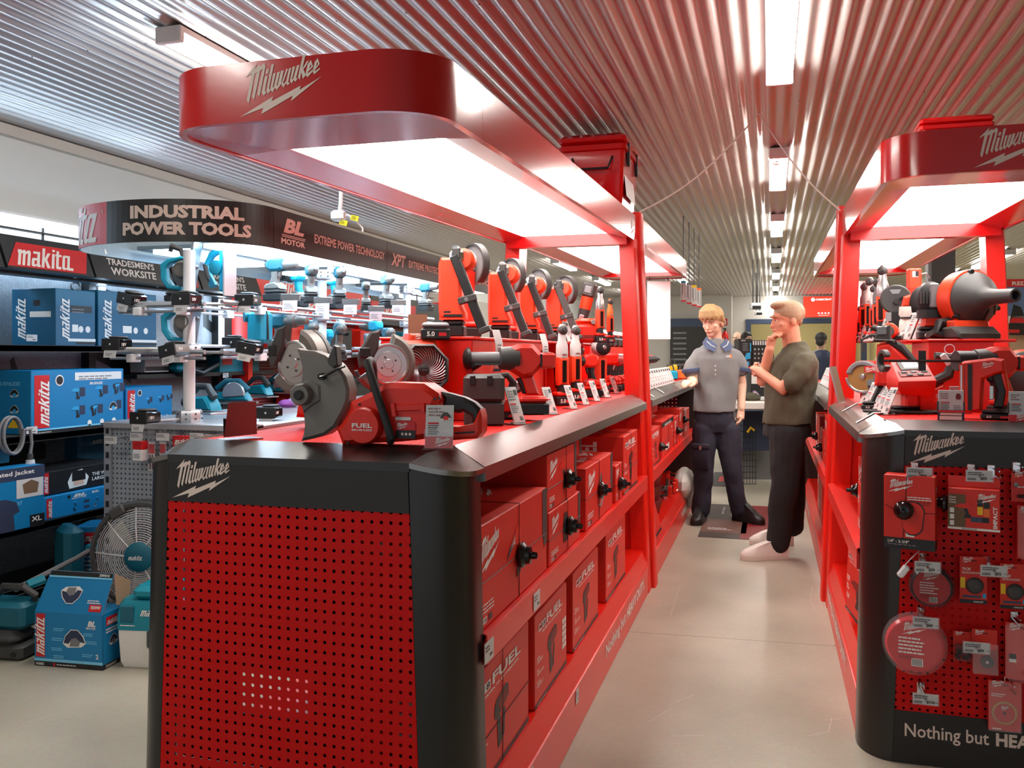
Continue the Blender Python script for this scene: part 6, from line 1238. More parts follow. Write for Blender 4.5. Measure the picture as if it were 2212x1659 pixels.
# hanging packs on the punched end
for (x, y, w, lb, kind) in ((303, 995, .06, 'red and white small carton hanging on the punched end panel', 0), (328, 1000, .045, 'clear pack with two steel bits, left of the pair on the punched panel', 1), (352, 1000, .045, 'clear pack with two steel bits, right of the pair on the punched panel', 1), (400, 966, .13, 'red accessory pouch with a white wordmark on the punched panel', 2)):
    p = onY(x, y, GY0 - .06); t = thing('hanging_pack', lb, 'accessory pack', p, random.uniform(-12, 8), 'accessory packs on the punched end panel')
    b = MB()
    if kind == 0: b.box((-w / 2, -.02, 0), (w / 2, .02, .055), 'white', bev=.003); b.box((-w / 2 - .0005, -.0205, .055), (w / 2 + .0005, .0205, .095), 'red_print', bev=.002); b.lines(-.02, .03, .04, 3, .008, 'grey', FRONT(0, -.0205, 0))
    elif kind == 1:
        b.box((-w / 2, -.004, -.04), (w / 2, 0, .16), 'clear_plastic'); b.box((-w / 2 + .002, -.001, -.038), (w / 2 - .002, .0, .1), 'card'); b.box((-w / 2 + .004, -.002, .045), (w / 2 - .004, -.001, .09), 'red_print')
        for dx in (-.008, .008): b.cyl((dx, -.004, -.03), (dx, -.004, .04), .003, 'steel', 6)
    else: b.box((-w / 2, -.006, -.02), (w / 2, .006, .055), 'red_print', bev=.003); b.logo(LOGO_M, w * .8, 'print_white', FRONT(-w * .42, -.0065, .012))
    b.build('pack', t)
for (x, y, lb) in ((240, 952, 'wire hook with a white ticket at the left of the punched panel'), (295, 945, 'wire hook with a white ticket above the small carton'), (352, 945, 'wire hook with a white ticket above the clear packs'), (425, 945, 'wire hook with a white ticket above the red pouch')):
    p = onY(x, y, GY0 - .12); t = thing('peg_hook', lb, 'hook', p, 0, 'wire hooks on the punched end panel'); b = MB(); b.tube([(.0, 0, 0), (.01, .115, .012)], .003, 'chrome', 6); b.tube([(.02, 0, 0), (.03, .115, .012)], .003, 'chrome', 6); b.build('wire', t); b = MB(); b.box((-.035, -.004, -.015), (.035, -.002, .02), 'card'); b.lines(-.03, .01, .05, 2, .008, 'grey', FRONT(0, -.0045, 0)); b.build('ticket', t)
# ================= blue brand: bays along the left wall =================
BX = -3.65
t = thing('shelving_bay', 'dark wall shelving bay with diamond-plate back and a red-badged black header', 'shelving', (0, 0, 0))
b = MB(); b.box((-4.22, 2.2, .02), (-4.2, 6.0, 1.86), 'plate_grey')
M = fr((-4.2, 2.2, 0), (0, 1, 0), (0, 0, 1))
P2 = lambda pts: [(onX(x, y, -4.195).y - 2.2, onX(x, y, -4.195).z, 0) for x, y in pts]
b.poly(P2([(198, 612), (250, 632), (255, 645), (200, 628)]), 'charcoal', M); b.poly(P2([(440, 660), (452, 660), (452, 690), (475, 712), (478, 735), (440, 705)]), 'black', M); b.poly(P2([(182, 742), (280, 770), (285, 830), (235, 790), (182, 765)]), 'black', M)
b.tube([(0.001, onX(163 + 9 * math.cos(a), 618 + 9 * math.sin(a), -4.195).y, onX(163 + 9 * math.cos(a), 618 + 9 * math.sin(a), -4.195).z) for a in [2 * PI * k / 20 for k in range(21)]], .004, 'charcoal', 4, TR(-4.196, 0, 0)); b.poly(P2([(22, 780), (30, 770), (40, 800), (26, 800)]), 'charcoal', M)
b.poly(P2([(0, 950), (60, 935), (100, 960), (100, 990), (60, 1000), (0, 1010)]), 'charcoal', M); b.build('back_panel', t)
for y in (2.2, 4.62, 5.98): b = MB(); b.box((-4.2, y - .03, 0), (-4.14, y + .03, 2.0), 'black'); b.build('upright', t)
for z, x in ((1.395, -3.72), (.935, -3.62), (.50, -3.52), (.10, -3.84)):
    b = MB(); b.box((-4.19, 2.2, z - .03), (x, 6.0, z), 'charcoal'); b.box((x - .012, 2.2, z - .035), (x, 6.0, z + .003), 'black' if z > .2 else 'alu'); b.build('shelf', t)
def hdr(y0, y1, m, tx, lean=.07):
    b = MB(); z0, z1 = 1.795, 1.975
    b.put([(BX - .1, y0, z0), (BX - .1, y1, z0), (BX - .1 - lean, y1, z1), (BX - .1 - lean, y0, z1), (BX - .25, y0, z0), (BX - .25, y1, z0), (BX - .25, y1, z1), (BX - .25, y0, z1)], [(0, 1, 2, 3), (0, 4, 5, 1), (3, 2, 6, 7), (0, 3, 7, 4), (1, 5, 6, 2)], 'black')
    M = Matrix(frame((BX - .1, y0, z0), (0, 1, 0), (-lean, 0, z1 - z0))) @ TR(0, 0, .002); L = y1 - y0
    if m == 'red':
        b.poly([(.0, .012, 0), (L * .9, .012, 0), (L, .155, 0), (.1, .155, 0)], 'red_print', M); b.logo(LOGO_M, L * .72, 'print_white', M @ TR(L * .1, .022, .001))
    else:
        b.text("TRADESMEN'S", 'print_white', M @ TR(L * .18, .095, 0), h=.045, w=min(.42, L * .7), bold=.025, shear=.2); b.text('WORKSITE', 'print_white', M @ TR(L * .2, .03, 0), h=.05, w=min(.4, L * .64), bold=.025, shear=.2)
    b.build('header_panel', t)
hdr(3.05, 3.58, 'k', 0); hdr(3.6, 4.2, 'red', 0); hdr(4.22, 4.92, 'k', 0); hdr(4.94, 5.2, 'k0' if 0 else 'red', 0); hdr(5.22, 5.95, 'k', 0)
b = MB(); b.box((-4.0, 2.2, 1.78), (-3.9, 6.0, 1.795), 'header_black'); b.build('header_soffit', t)
b = MB(); b.box((-4.13, 2.3, 1.86), (-4.09, 5.9, 1.885), 'led_light'); b.build('light_tube', t)  # added tube, out of sight behind the header, to brighten the shelves
for y in (4.62, 5.9):
    b = MB(); b.box((-4.13, y + .04, 1.42), (-4.10, y + .07, 1.78), 'led_light'); b.build('light_tube', t)
# printed black spanner and cut-outs on the plate
b = MB(); b.box((-4.16, 2.2, 1.985), (-4.12, 10.5, 2.0), 'black')
for k in range(26): b.box((-4.15, 2.3 + k * .32, 1.98), (-4.14, 2.312 + k * .32, 2.10), 'black')
b.box((-4.16, 2.2, 2.06), (-4.12, 10.5, 2.07), 'black'); b.build('top_guard_rail', t)
t = thing('light_strip', 'long white tube light along the top of the left wall bays', 'strip light', (0, 0, 0)); b = MB(); b.box((-4.29, 2.2, 2.10), (-4.25, 10.5, 2.165), 'led_light'); b.build('tube', t); b = MB(); b.box((-4.299, 2.2, 2.165), (-4.24, 10.5, 2.18), 'white'); b.build('batten', t)
# ---- blue cartons ----
def blue_box(label, loc, rz, w, d, h, style='combo', m='box_blue', group='blue cartons on the wall bays', tilt=0):
    t = thing('tool_carton', label, 'carton', loc, rz, group, rx=tilt); b = MB(); b.box((-w / 2, 0, 0), (w / 2, d, h), m, bev=.003)
    M = FRONT(-w / 2, 0, 0); q = M @ TR(0, 0, .0005); S = fr((-w / 2, d, 0), (0, -1, 0), (0, 0, 1)); T_ = fr((-w / 2, 0, h), (1, 0, 0), (0, 1, 0))
    def vlogo(MM, x, hh, strip=True):
        sw = hh * .30
        if strip: MM_ = MM; b.rect(x, hh * .09, x + sw, hh * .92, 'red_print', MM)
        b.logo(LOGO_M, hh * .80, 'print_white', MM @ TR(x + sw * .98, hh * .1, .0005) @ RZ(90))
    if style in ('combo', 'combo3'):
        vlogo(M, w * .03, h * 1.0); 
        n = 6 if style == 'combo' else 3
        for i, (fx, fz, kd) in enumerate(((.4, .5, 'drill'), (.66, .52, 'drill'), (.86, .55, 'nailer'), (.6, .2, 'nailer'), (.82, .25, 'saw'), (.4, .2, 'drill'))[:n]):
            tool_print(b, q @ TR(w * fx, h * fz, 0), min(w * .1, h * .24), kd, 'cyan_print', 'black'); b.rect(w * (fx + .09), h * (fz + .05), w * (fx + .15), h * (fz + .2), 'navy', M)
        if style == 'combo': b.rect(w * .44, h * .82, w * .97, h * .95, 'print_white', M); b.lines(w * .48, h * .87, w * .4, 2, h * .04, 'grey', q); b.text('BRUSHLESS', 'print_white', M @ TR(w * .6, h * .74, 0), h=h * .045, bold=.03, shear=.2)
        for k in range(3): b.flat(([(w * (.6 + .14 * k) + h * .05 * math.cos(a), h * .1 + h * .05 * math.sin(a)) for a in [2 * PI * j / 12 for j in range(12)]], [tuple(range(12))]), 'print_white', M)
        b.rect(0, 0, w, h * .05, 'black', M); b.rect(0, h * .05, w, h * .075, 'sky_print', M); b.lines(w * .04, h * .015, w * .2, 1, h * .02, 'print_white', q)
        b.flat(([(w * .28 + h * .09 * math.cos(a), h * .83 + h * .09 * math.sin(a)) for a in [2 * PI * j / 16 for j in range(16)]], [tuple(range(16))]), 'print_white', M); b.flat(([(w * .28 + h * .07 * math.cos(a), h * .83 + h * .07 * math.sin(a)) for a in [2 * PI * j / 16 for j in range(16)]], [tuple(range(16))]), 'black', q)
        for i, fz in enumerate((.55, .3)): tool_print(b, S @ TR(d * .25, h * fz, 0), h * .18, 'drill', 'cyan_print', 'black'); tool_print(b, S @ TR(d * .6, h * fz, 0), h * .18, 'saw', 'cyan_print', 'black')
        b.poly([(d * .55, h * .1, 0), (d * .85, h * .1, 0), (d * .7, h * .28, 0)], 'yellow', S); b.text('BRUSHLESS', 'sky_print', S @ TR(d * .3, h * .76, 0), w=d * .5, h=h * .06, shear=.2)
    elif style == 'motor':
        vlogo(M, w * .05, h); b.text('BL', 'print_white', M @ TR(w * .42, h * .78, 0), h=h * .13, w=w * .2, bold=.04, shear=.25); b.text('MOTOR', 'print_white', M @ TR(w * .4, h * .7, 0), h=h * .06, w=w * .22, bold=.03); b.text('BRUSH', 'print_white', M @ TR(w * .7, h * .8, 0), h=h * .1, bold=.03)
        for fx, fz, kd in ((.42, .4, 'drill'), (.75, .42, 'drill'), (.42, .15, 'nailer'), (.72, .15, 'saw')): tool_print(b, q @ TR(w * fx, h * fz, 0), h * .2, kd, 'cyan_print', 'black'); b.rect(w * (fx + .16), h * (fz + .04), w * (fx + .24), h * (fz + .16), 'navy', M)
        b.rect(0, 0, w, h * .05, 'black', M)
        b.flat(([(w * .36 + h * .08 * math.cos(a), h * .84 + h * .08 * math.sin(a)) for a in [2 * PI * j / 16 for j in range(16)]], [tuple(range(16))]), 'black', M)
    elif style == 'carry':
        vlogo(M, w * .02, h, False); b.rect(w * .36, h * .6, w * .9, h * .72, 'black', M); b.lines(w * .4, h * .64, w * .4, 2, h * .05, 'grey', q); b.rect(w * .4, h * .25, w * .55, h * .38, 'print_white', M); b.rect(w * .3, h * .08, w, h * .13, 'print_white', M); b.rect(w * .5, h * .03, w, h * .07, 'black', M)
        for k in range(2): b.flat(([(w * (.62 + .18 * k) + h * .06 * math.cos(a), h * .3 + h * .06 * math.sin(a)) for a in [2 * PI * j / 12 for j in range(12)]], [tuple(range(12))]), 'print_white', M)
        vlogo(S, d * .02, h, False); b.rect(d * .42, h * .5, d * .9, h * .6, 'print_white', S); b.prism(circ(d * .55, h * .75, h * .05, 12), -.001, 0, 'black', S @ RX(-90)); b.rect(d * .5, h * .75 - h * .05, d * .66, h * .8, 'black', S)
    elif style == 'jacket':
        b.rect(0, h * .8, w, h, 'navy', M); b.text('Heated Jacket', 'print_white', q @ TR(w * .26, h * .86, 0), h=h * .09, w=w * .6, bold=.02); b.text("s", 'print_white', q @ TR(w * .18, h * .86, 0), h=h * .05)
        b.poly([(w * .2, 0, 0), (w * .6, 0, 0), (w * .58, h * .25, 0), (w * .66, h * .3, 0), (w * .62, h * .45, 0), (w * .48, h * .52, 0), (w * .3, h * .52, 0), (w * .15, h * .42, 0), (w * .14, h * .3, 0), (w * .22, h * .28, 0)], 'navy', q); b.rect(w * .62, h * .5, w * .98, h * .8, 'card', M); b.poly([(w * .72, h * .56, 0), (w * .9, h * .56, 0), (w * .92, h * .72, 0), (w * .82, h * .78, 0), (w * .7, h * .72, 0)], 'brown', q)
        b.rect(w * .8, .0, w, h * .2, 'black', M); b.text('XL', 'print_white', q @ TR(w * .82, h * .09, 0), h=h * .08, w=w * .14, bold=.02); b.text('CXT', 'sky_print', M @ TR(w * .6, h * .4, 0), h=h * .05, bold=.02, shear=.2)
    elif style == 'black':
        b.rect(w * .01, h * .05, w * .12, h * .95, 'red_print', M); b.logo(LOGO_M, h * .8, 'print_white', M @ TR(w * .11, h * .08, .0005) @ RZ(90)); b.text("THE WORLD'S", 'print_white', M @ TR(w * .62, h * .5, 0), h=h * .16, w=w * .34, bold=.02); b.text('LARGEST 18V', 'print_white', M @ TR(w * .62, h * .28, 0), h=h * .16, w=w * .34, bold=.02); b.poly([(w * .35, h * .1, 0), (w * .55, h * .15, 0), (w * .58, h * .5, 0), (w * .5, h * .9, 0), (w * .38, h * .8, 0), (w * .33, h * .4, 0)], 'print_white', M); b.rect(w * .38, h * .4, w * .54, h * .85, 'black', q); b.rect(w * .4, h * .2, w * .52, h * .4, 'skin', q)
        b.rect(d * .05, h * .6, d * .5, h * .9, 'red_print', S); b.lines(d * .1, h * .4, d * .6, 2, h * .12, 'grey', S)
    b.build('box_body', t); return t
def wall_box(px0, px1, py_b, py_t, z, label, d=.38, X=BX, w=None, **k):
    a, c = onX(px0, py_b, X), onX(px1, py_b, X); tt = onX((px0 + px1) / 2, py_t, X); return blue_box(label, (X, (a.y + c.y) / 2, z), 90, w or (c.y - a.y), d, tt.z - z, **k)
wall_box(212, 338, 725, 632, 1.396, 'teal carton on the top shelf, right of the pair', d=.36, X=-3.74, style='carry', m='box_blue_dark')
wall_box(120, 206, 725, 626, 1.396, 'teal carton with a hand hole on the top shelf, left of the pair', d=.3, X=-3.745, style='carry', m='box_blue_dark')
wall_box(67, 267, 915, 798, .936, 'large bright blue combo carton on the middle shelf', d=.34, X=-3.63, style='combo')
wall_box(272, 372, 893, 835, .936, 'smaller blue combo carton right of the large one on the middle shelf', d=.3, X=-3.68, style='combo3')
wall_box(92, 240, 1170, 1062, .501, 'blue brushless combo carton under the black battery carton', d=.3, X=-3.53, style='motor')
p = onX(165, 1062, -3.56); blue_box('flat black battery carton with a red strip on the lower stack', (-3.56, p.y + .04, onX(165, 1062, -3.53).z + .004), 90, .60, .3, .12, style='black', m='black')
p = onX(45, 1190, -3.5); blue_box('blue heated jacket carton leaning at the left edge', (-3.48, p.y - .10, .503), 86, .42, .12, .30, style='jacket')
p = onX(20, 1065, -3.6); blue_box('teal carton lying flat behind the heated jacket carton', (-3.68, p.y - .12, .503 + .3), 90, .4, .24, .07, style='plain0', m='box_blue_dark')
for (x0, x1, yb, yt, lb) in ((475, 560, 808, 768, 'teal carton with a red badge on the far bay shelf'), (313, 365, 805, 755, 'white and black leaflet carton on the bay shelf left of the post')):
    a = onX(x0, yb, -4.0); c = onX(x1, yb, -4.0); tt = onX(x0, yt, -4.0).z - a.z; t = blue_box(lb, (-4.0, (a.y + c.y) / 2, a.z), 90, c.y - a.y, .12, tt, style='plain0', m='teal' if x0 > 400 else 'card')
    b = MB(); M = FRONT(0, 0, 0); b.rect(-(c.y - a.y) / 2 + .03, tt * .5, -(c.y - a.y) / 2 + .16, tt * .9, 'red_print', M) if x0 > 400 else (b.text('FREE', 'grey', M @ TR(-.1, tt * .7, 0), h=.05), b.rect(-.12, .01, .12, .04, 'black', M)); b.build('print', t)
t = thing('bay_shelf', 'narrow dark shelf carrying the teal and leaflet cartons', 'shelf', (0, 0, 0)); a = onX(313, 808, -4.0); c = onX(560, 808, -4.0); b = MB(); b.box((-4.19, a.y - .1, a.z - .03), (-3.98, c.y + .2, a.z - .002), 'black'); b.build('board', t)
p = onX(420, 800, -3.95); t = thing('tool_bag', 'black and teal soft tool bag on the bay shelf behind the post', 'bag', (-3.92, p.y, p.z - .04), 90); b = MB(); b.box((-.2, 0, 0), (.2, .2, .1), 'black', bev=.04); b.box((-.21, -.002, .03), (-.05, .1, .09), 'teal', bev=.02); b.tube([(-.15, -.01, .06), (.0, -.03, .02), (.2, -.02, .08)], .02, 'black', 8); b.build('bag', t)
# shelf price tickets
for (x, y, X, lb) in ((68, 729, -3.72, 'small white price label on the top bay shelf'), (68, 928, -3.62, 'small white price label under the large blue combo carton'), (487, 810, -3.97, 'white price label under the teal carton on the far bay shelf')):
    p = onX(x, y, X); edge_label((X + .001, p.y, p.z - .02), (0, 1, 0), .07, .035, lb, 'price labels on the bay shelves')
# coiled cable with a plug
p = onX(12, 940, -3.6); t = thing('coiled_cable', 'coiled grey cable with a plug hanging from the middle shelf', 'cable', (-3.58, p.y, p.z), 90)
b = MB(); b.tube([(.07 * math.cos(a) * (1 - .02 * a), -.003 * a, .09 * math.sin(a)) for a in [PI * k / 12 for k in range(50)]] + [(.1, -.03, .02), (.11, -.03, -.05), (.1, -.03, -.1)], .008, 'grey', 7); b.build('cable', t)
b = MB(); b.cyl((.1, -.03, -.1), (.1, -.03, -.13), .014, 'charcoal', 10); b.cyl((.1, -.03, -.13), (.1, -.03, -.17), .02, 'card', 12, r2=.026); b.cyl((.1, -.03, -.17), (.1, -.03, -.185), .006, 'silver', 6); b.build('plug', t)
# teal power unit and black parts at the back of the lower shelf
p = onX(210, 1000, -3.75); t = thing('power_unit', 'dark blue tool case standing at the back of the lower stack', 'tool case', (-3.95, p.y + .2, .503), 90); b = MB(); b.box((-.12, 0, 0), (.12, .12, .42), 'box_blue_dark', bev=.015); b.box((-.12, -.01, .36), (-.02, .1, .5), 'box_blue_dark', bev=.015); b.logo(LOGO_M, .1, 'print_white', FRONT(-.02, 0, .3)); b.build('case', t)
# hard case and the caged fan
p = onZ(160, 1300, .0); t = thing('hard_case', 'rounded dark teal hard case beside the caged fan', 'tool case', (-3.46, 3.70, .002), 60); b = MB(); b.box((-.05, -.1, .0), (.05, .1, .47), 'teal_dark', bev=.03); b.build('shell', t)
t = blue_box('blue grinder carton with a red badge behind the caged fan', (-2.98, 4.14, .12), 20, .3, .2, .45, style='plain0'); b = MB(); M = FRONT(-.15, 0, 0); b.rect(.03, .36, .19, .42, 'red_print', M); b.logo(LOGO_M, .13, 'print_white', M @ TR(.045, .372, .0006)); b.lines(.03, .31, .16, 5, .022, 'print_white', M); b.build('print', t)
t.location = (-3.33, 3.80, .002)
f0 = onZ(299, 1200, .0); t = thing('cage_fan', 'round wire cage fan with a teal hub half hidden by the nearest red kiosk', 'fan', (-2.77, 3.40, .0), 12)
R = .225; z = .425
def ring(b, r, y, rad, m, n=40): b.tube([(r * math.cos(2 * PI * k / n), y, z + r * math.sin(2 * PI * k / n)) for k in range(n + 1)], rad, m, 6)
b = MB(); ring(b, R + .012, 0, .014, 'charcoal'); ring(b, R + .012, .06, .014, 'charcoal')
for a in (60, 150, 240, 330): b.M = TR(0, 0, z) @ RY(a); b.box((R - .02, -.02, -.04), (R + .03, .08, .04), 'charcoal', bev=.008)
b.M = I4; b.build('rim', t)
b = MB()
for k in range(16): ring(b, .07 + (R - .07) * k / 15, -.03 + .03 * (k / 15) ** 2, .0018, 'card', 36)
for k in range(9):
    a = 2 * PI * k / 9 + .3; b.tube([(.06 * math.cos(a), -.035, z + .06 * math.sin(a)), (R * .6 * math.cos(a), -.026, z + R * .6 * math.sin(a)), (R * math.cos(a), 0, z + R * math.sin(a))], .003, 'card', 6)
b.build('wire_cage', t)
b = MB(); b.M = TR(0, -.03, z) @ RX(90); b.lathe([(.068, -.01), (.068, .006), (.055, .014), (.02, .016)], 'teal_dark', 28); b.M = I4; b.logo(LOGO_M, .075, 'print_white', FRONT(-.044, -.047, z - .012)); b.build('hub_badge', t)
b = MB()
for k in range(3):
    a = 2 * PI * k / 3 + 2.6; q = lambda r, da, y: (r * math.cos(a + da), y, z + r * math.sin(a + da)); b.put([q(.05, -.3, .02), q(.19, -.45, .01), q(.2, 0, .025), q(.17, .45, .045), q(.05, .4, .05)], [(0, 1, 2, 3, 4)], 'offwhite')
b.build('fan_blade', t)
b = MB(); b.prism([(-.1, 0), (.1, 0), (.07, .16), (-.07, .16)], .03, .16, 'charcoal', ch=.01); b.box((-.22, .0, .0), (.22, .03, .03), 'charcoal', bev=.008); b.tube([(-.24, .03, .425), (-.26, .04, .2), (-.2, .04, .02)], .012, 'charcoal', 7); b.tube([(.24, .03, .425), (.26, .04, .2), (.2, .04, .02)], .012, 'charcoal', 7); b.build('stand', t)
# open blue carton on the floor
a = onZ(75, 1437, 0); c = onZ(222, 1449, 0); e = onZ(307, 1424, 0); w = (c - a).length; d = (e - c).length; rz = math.degrees(math.atan2(c.y - a.y, c.x - a.x))
t = thing('open_carton', 'open blue saw carton with its lid flap up, on the floor at the left', 'carton', ((a.x + c.x) / 2, (a.y + c.y) / 2, 0), rz); h = .235
b = MB(); b.box((-w / 2, 0, 0.001), (w / 2, .004, h), 'box_blue'); b.box((w / 2 - .004, 0, 0.001), (w / 2, d, h), 'box_blue'); b.box((-w / 2, 0, 0.001), (-w / 2 + .004, d, h), 'box_blue'); b.box((-w / 2, d - .004, 0.001), (w / 2, d, h), 'box_blue'); b.box((-w / 2, 0, 0.001), (w / 2, d, .005), 'kraft')
M = FRONT(-w / 2, 0, 0); q = M @ TR(0, 0, .0005); S = fr((w / 2, 0, 0), (0, 1, 0), (0, 0, 1))
b.rect(0, 0, w, .022, 'black', M); b.rect(0, .022, w, .034, 'sky_print', M); b.text('DHS680Z', 'print_white', q @ TR(.008, .005, 0), h=.011, w=.04); b.rect(.08, .004, .088, .018, 'navy', q); b.rect(.094, .004, .102, .018, 'pink_plastic', q); b.lines(.11, .009, .1, 1, .008, 'print_white', q)
b.rect(.008, .04, .052, h - .008, 'red_print', M); b.logo(LOGO_M, .18, 'print_white', M @ TR(.05, .046, .0006) @ RZ(90)); b.text('BL', 'print_white', M @ TR(w * .78, h * .78, 0), h=.024, w=.04, bold=.05, shear=.25); b.text('MOTOR', 'print_white', M @ TR(w * .76, h * .73, 0), h=.009, w=.046, bold=.03)
tool_print(b, q @ TR(w * .42, h * .3, 0), w * .34, 'saw', 'grey', 'navy')
for fx, fz in ((.28, .7), (.26, .52), (.25, .34), (.28, .2), (.72, .64), (.76, .5), (.7, .26)): b.lines(w * fx, h * fz, w * .16, 2, .008, 'sky_print', M, rag=.2)
b.text('2', 'print_white', M @ TR(w * .9, h * .2, 0), h=.02, bold=.03); b.rect(0, 0, d, .022, 'black', S); b.text('DHS680Z', 'print_white', S @ TR(.02, .005, .0005), h=.012, w=.07); b.rect(.02, h * .78, d * .55, h * .94, 'red_print', S); b.logo(LOGO_M, d * .45, 'print_white', S @ TR(.025, h * .8, .0006)); b.lines(.02, h * .7, d * .5, 2, .012, 'print_white', S); tool_print(b, S @ TR(.04, h * .36, 0), d * .35, 'saw', 'grey', 'navy'); b.build('box_body', t)
b = MB(); dx, dzz = .035, .165
b.put([(-w / 2, 0, h), (w / 2, 0, h), (w / 2 + .012, .06, h + dzz), (-w / 2 + dx, .06, h + dzz)], [(0, 1, 2, 3)], 'box_blue'); b.put([(-w / 2, .004, h), (w / 2, .004, h), (w / 2 + .012, .064, h + dzz), (-w / 2 + dx, .064, h + dzz)], [(0, 1, 2, 3)], 'kraft'); L = Matrix(frame((-w / 2, 0, h), (1, 0, 0), (.02, .06, dzz))) @ TR(0, 0, .0016)
b.rect(.036, .155, w + .008, .174, 'black', L); b.rect(.034, .148, w + .008, .155, 'sky_print', L); b.rect(w * .78, .012, w * .96, .042, 'red_print', L); b.logo(LOGO_M, w * .16, 'print_white', L @ TR(w * .95, .036, .0006) @ RZ(180)); tool_print(b, L @ TR(w * .64, .13, .0) @ RZ(180), w * .32, 'saw', 'grey', 'navy'); b.text('DHS680Z', 'print_white', L @ TR(w * .98, .170, .0006) @ RZ(180), h=.011, w=.05); b.lines(w * .74, .055, w * .2, 2, .009, 'print_white', L); b.build('lid_flap', t)
b = MB(); b.put([(w / 2 + .012, .06, h + dzz), (w / 2 + .014, .17, h + .11), (w / 2, d, h), (w / 2, .09, h + .02)], [(0, 1, 2, 3)], 'kraft'); b.build('side_flap', t)
b = MB(); b.put([(w / 2, 0.004, h), (w / 2, d, h), (-w / 2, d, h), (-w / 2, .02, h)], [(0, 1, 2, 3)], 'box_blue'); b.build('inner_flap', t)
# robot vacuum and petrol-style power head
p = onZ(262, 1440, 0); t = thing('backpack_vacuum', 'teal and white vacuum beside the open blue carton', 'vacuum', (p.x + .115, p.y + .1, 0), 10)
b = MB(); b.loft([[(x * k, y * k, z_) for x, y in ((-.13, -.1), (.13, -.1), (.15, -.06), (.15, .1), (-.15, .1), (-.15, -.06))] for k, z_ in ((.86, 0.002), (.95, .03), (1, .15), (1, .165))], 'bag_white'); b.build('tank', t)
b = MB(); b.loft([[(x * k, y * k, z_) for x, y in ((-.13, -.1), (.13, -.1), (.155, -.06), (.155, .1), (-.155, .1), (-.155, -.06))] for k, z_ in ((1.02, .165), (1.03, .22), (.95, .27), (.85, .29))], 'teal'); b.box((-.08, -.09, .29), (.12, .09, .35), 'teal', bev=.02); b.box((-.12, -.107, .2), (-.06, -.1, .27), 'teal_dark', bev=.003); b.logo(LOGO_M, .12, 'print_white', FRONT(-.03, -.108, .23)); b.lines(-.12, .185, .08, 1, .01, 'print_white', FRONT(0, -.105, 0)); b.build('motor_head', t)
b = MB(); b.box((.0, -.115, .09), (.15, -.095, .17), 'charcoal', bev=.01); b.build('latch', t)
p = onZ(20, 1424, 0); t = thing('brushcutter', 'teal and black brushcutter with a loop handle leaning on the lower bay shelf', 'brushcutter', (p.x - .03, p.y + .06, 0), 8)
b = MB(); b.box((-.17, -.09, .0), (.1, .09, .07), 'charcoal', bev=.014); b.box((-.15, -.1, .06), (.08, .06, .13), 'charcoal', bev=.03); b.cyl((-.11, -.115, .03), (-.11, -.09, .03), .012, 'black', 10); b.cyl((.06, -.095, .03), (.06, -.089, .03), .012, 'black', 10); b.build('base', t)
b = MB(); b.box((-.17, -.08, .13), (.1, .07, .25), 'teal_dark', bev=.02)
for k in range(6): b.box((-.16, -.084, .16 + .013 * k), (-.07, -.078, .166 + .013 * k), 'black')
b.cyl((-.1, -.11, .16), (-.1, -.06, .16), .038, 'charcoal', 18); b.build('engine_cover', t)
b = MB(); b.tube([(-.1, 0, .25), (-.04, -.02, .31), (.06, -.02, .31), (.1, 0, .27), (.08, .02, .24)], .016, 'charcoal', 9); b.tube([(.0, 0, .29), (.1, .3, .37), (.16, .46, .43)], [.014, .012, .012], 'grey', 8); b.build('loop_handle', t)
b = MB(); b.tube([(.03, .04, .30), (.07, .1, .315)], .022, 'teal', 9); b.build('shaft_joint', t)
b = MB(); b.tube([(.12, .36, .39), (.14, .42, .41)], .03, 'teal', 9); b.build('shaft_joint', t)
# ================= neighbouring bays farther along the left wall =================
t = thing('tool_shelving', 'dark red perforated tool wall with a red headed board beyond the blue bays', 'shelving', (0, 0, 0))
b = MB(); b.box((-4.1, 6.1, .1), (-4.08, 10.4, 1.9), 'peg_wall'); b.build('perforated_panel', t)
b = MB(); b.box((-3.98, 6.1, 1.66), (-3.92, 8.2, 2.0), 'red'); b.logo(LOGO_W, .8, 'print_white', fr((-3.92, 6.4, 1.58), (0, 1, 0), (0, 0, 1))); b.build('header_board', t)
b = MB(); b.box((-3.98, 8.22, 1.66), (-3.92, 10.4, 1.96), 'black'); b.box((-3.925, 8.22, 1.72), (-3.915, 9.4, 1.9), 'red_print'); b.text('LARGE-ALL', 'print_white', fr((-3.915, 8.35, 1.76), (0, 1, 0), (0, 0, 1)), h=.09, w=.9, shear=.2, bold=.02); b.build('header_board', t)
for z in (1.35, .9, .45): b = MB(); b.box((-4.08, 6.1, z - .03), (-3.7, 10.4, z), 'black'); b.build('shelf', t)
for y in (6.1, 8.2, 10.38): b = MB(); b.box((-4.1, y - .03, 0), (-3.95, y + .03, 2.0), 'red'); b.build('upright', t)
bw = 'red and black cases on the far tool wall'
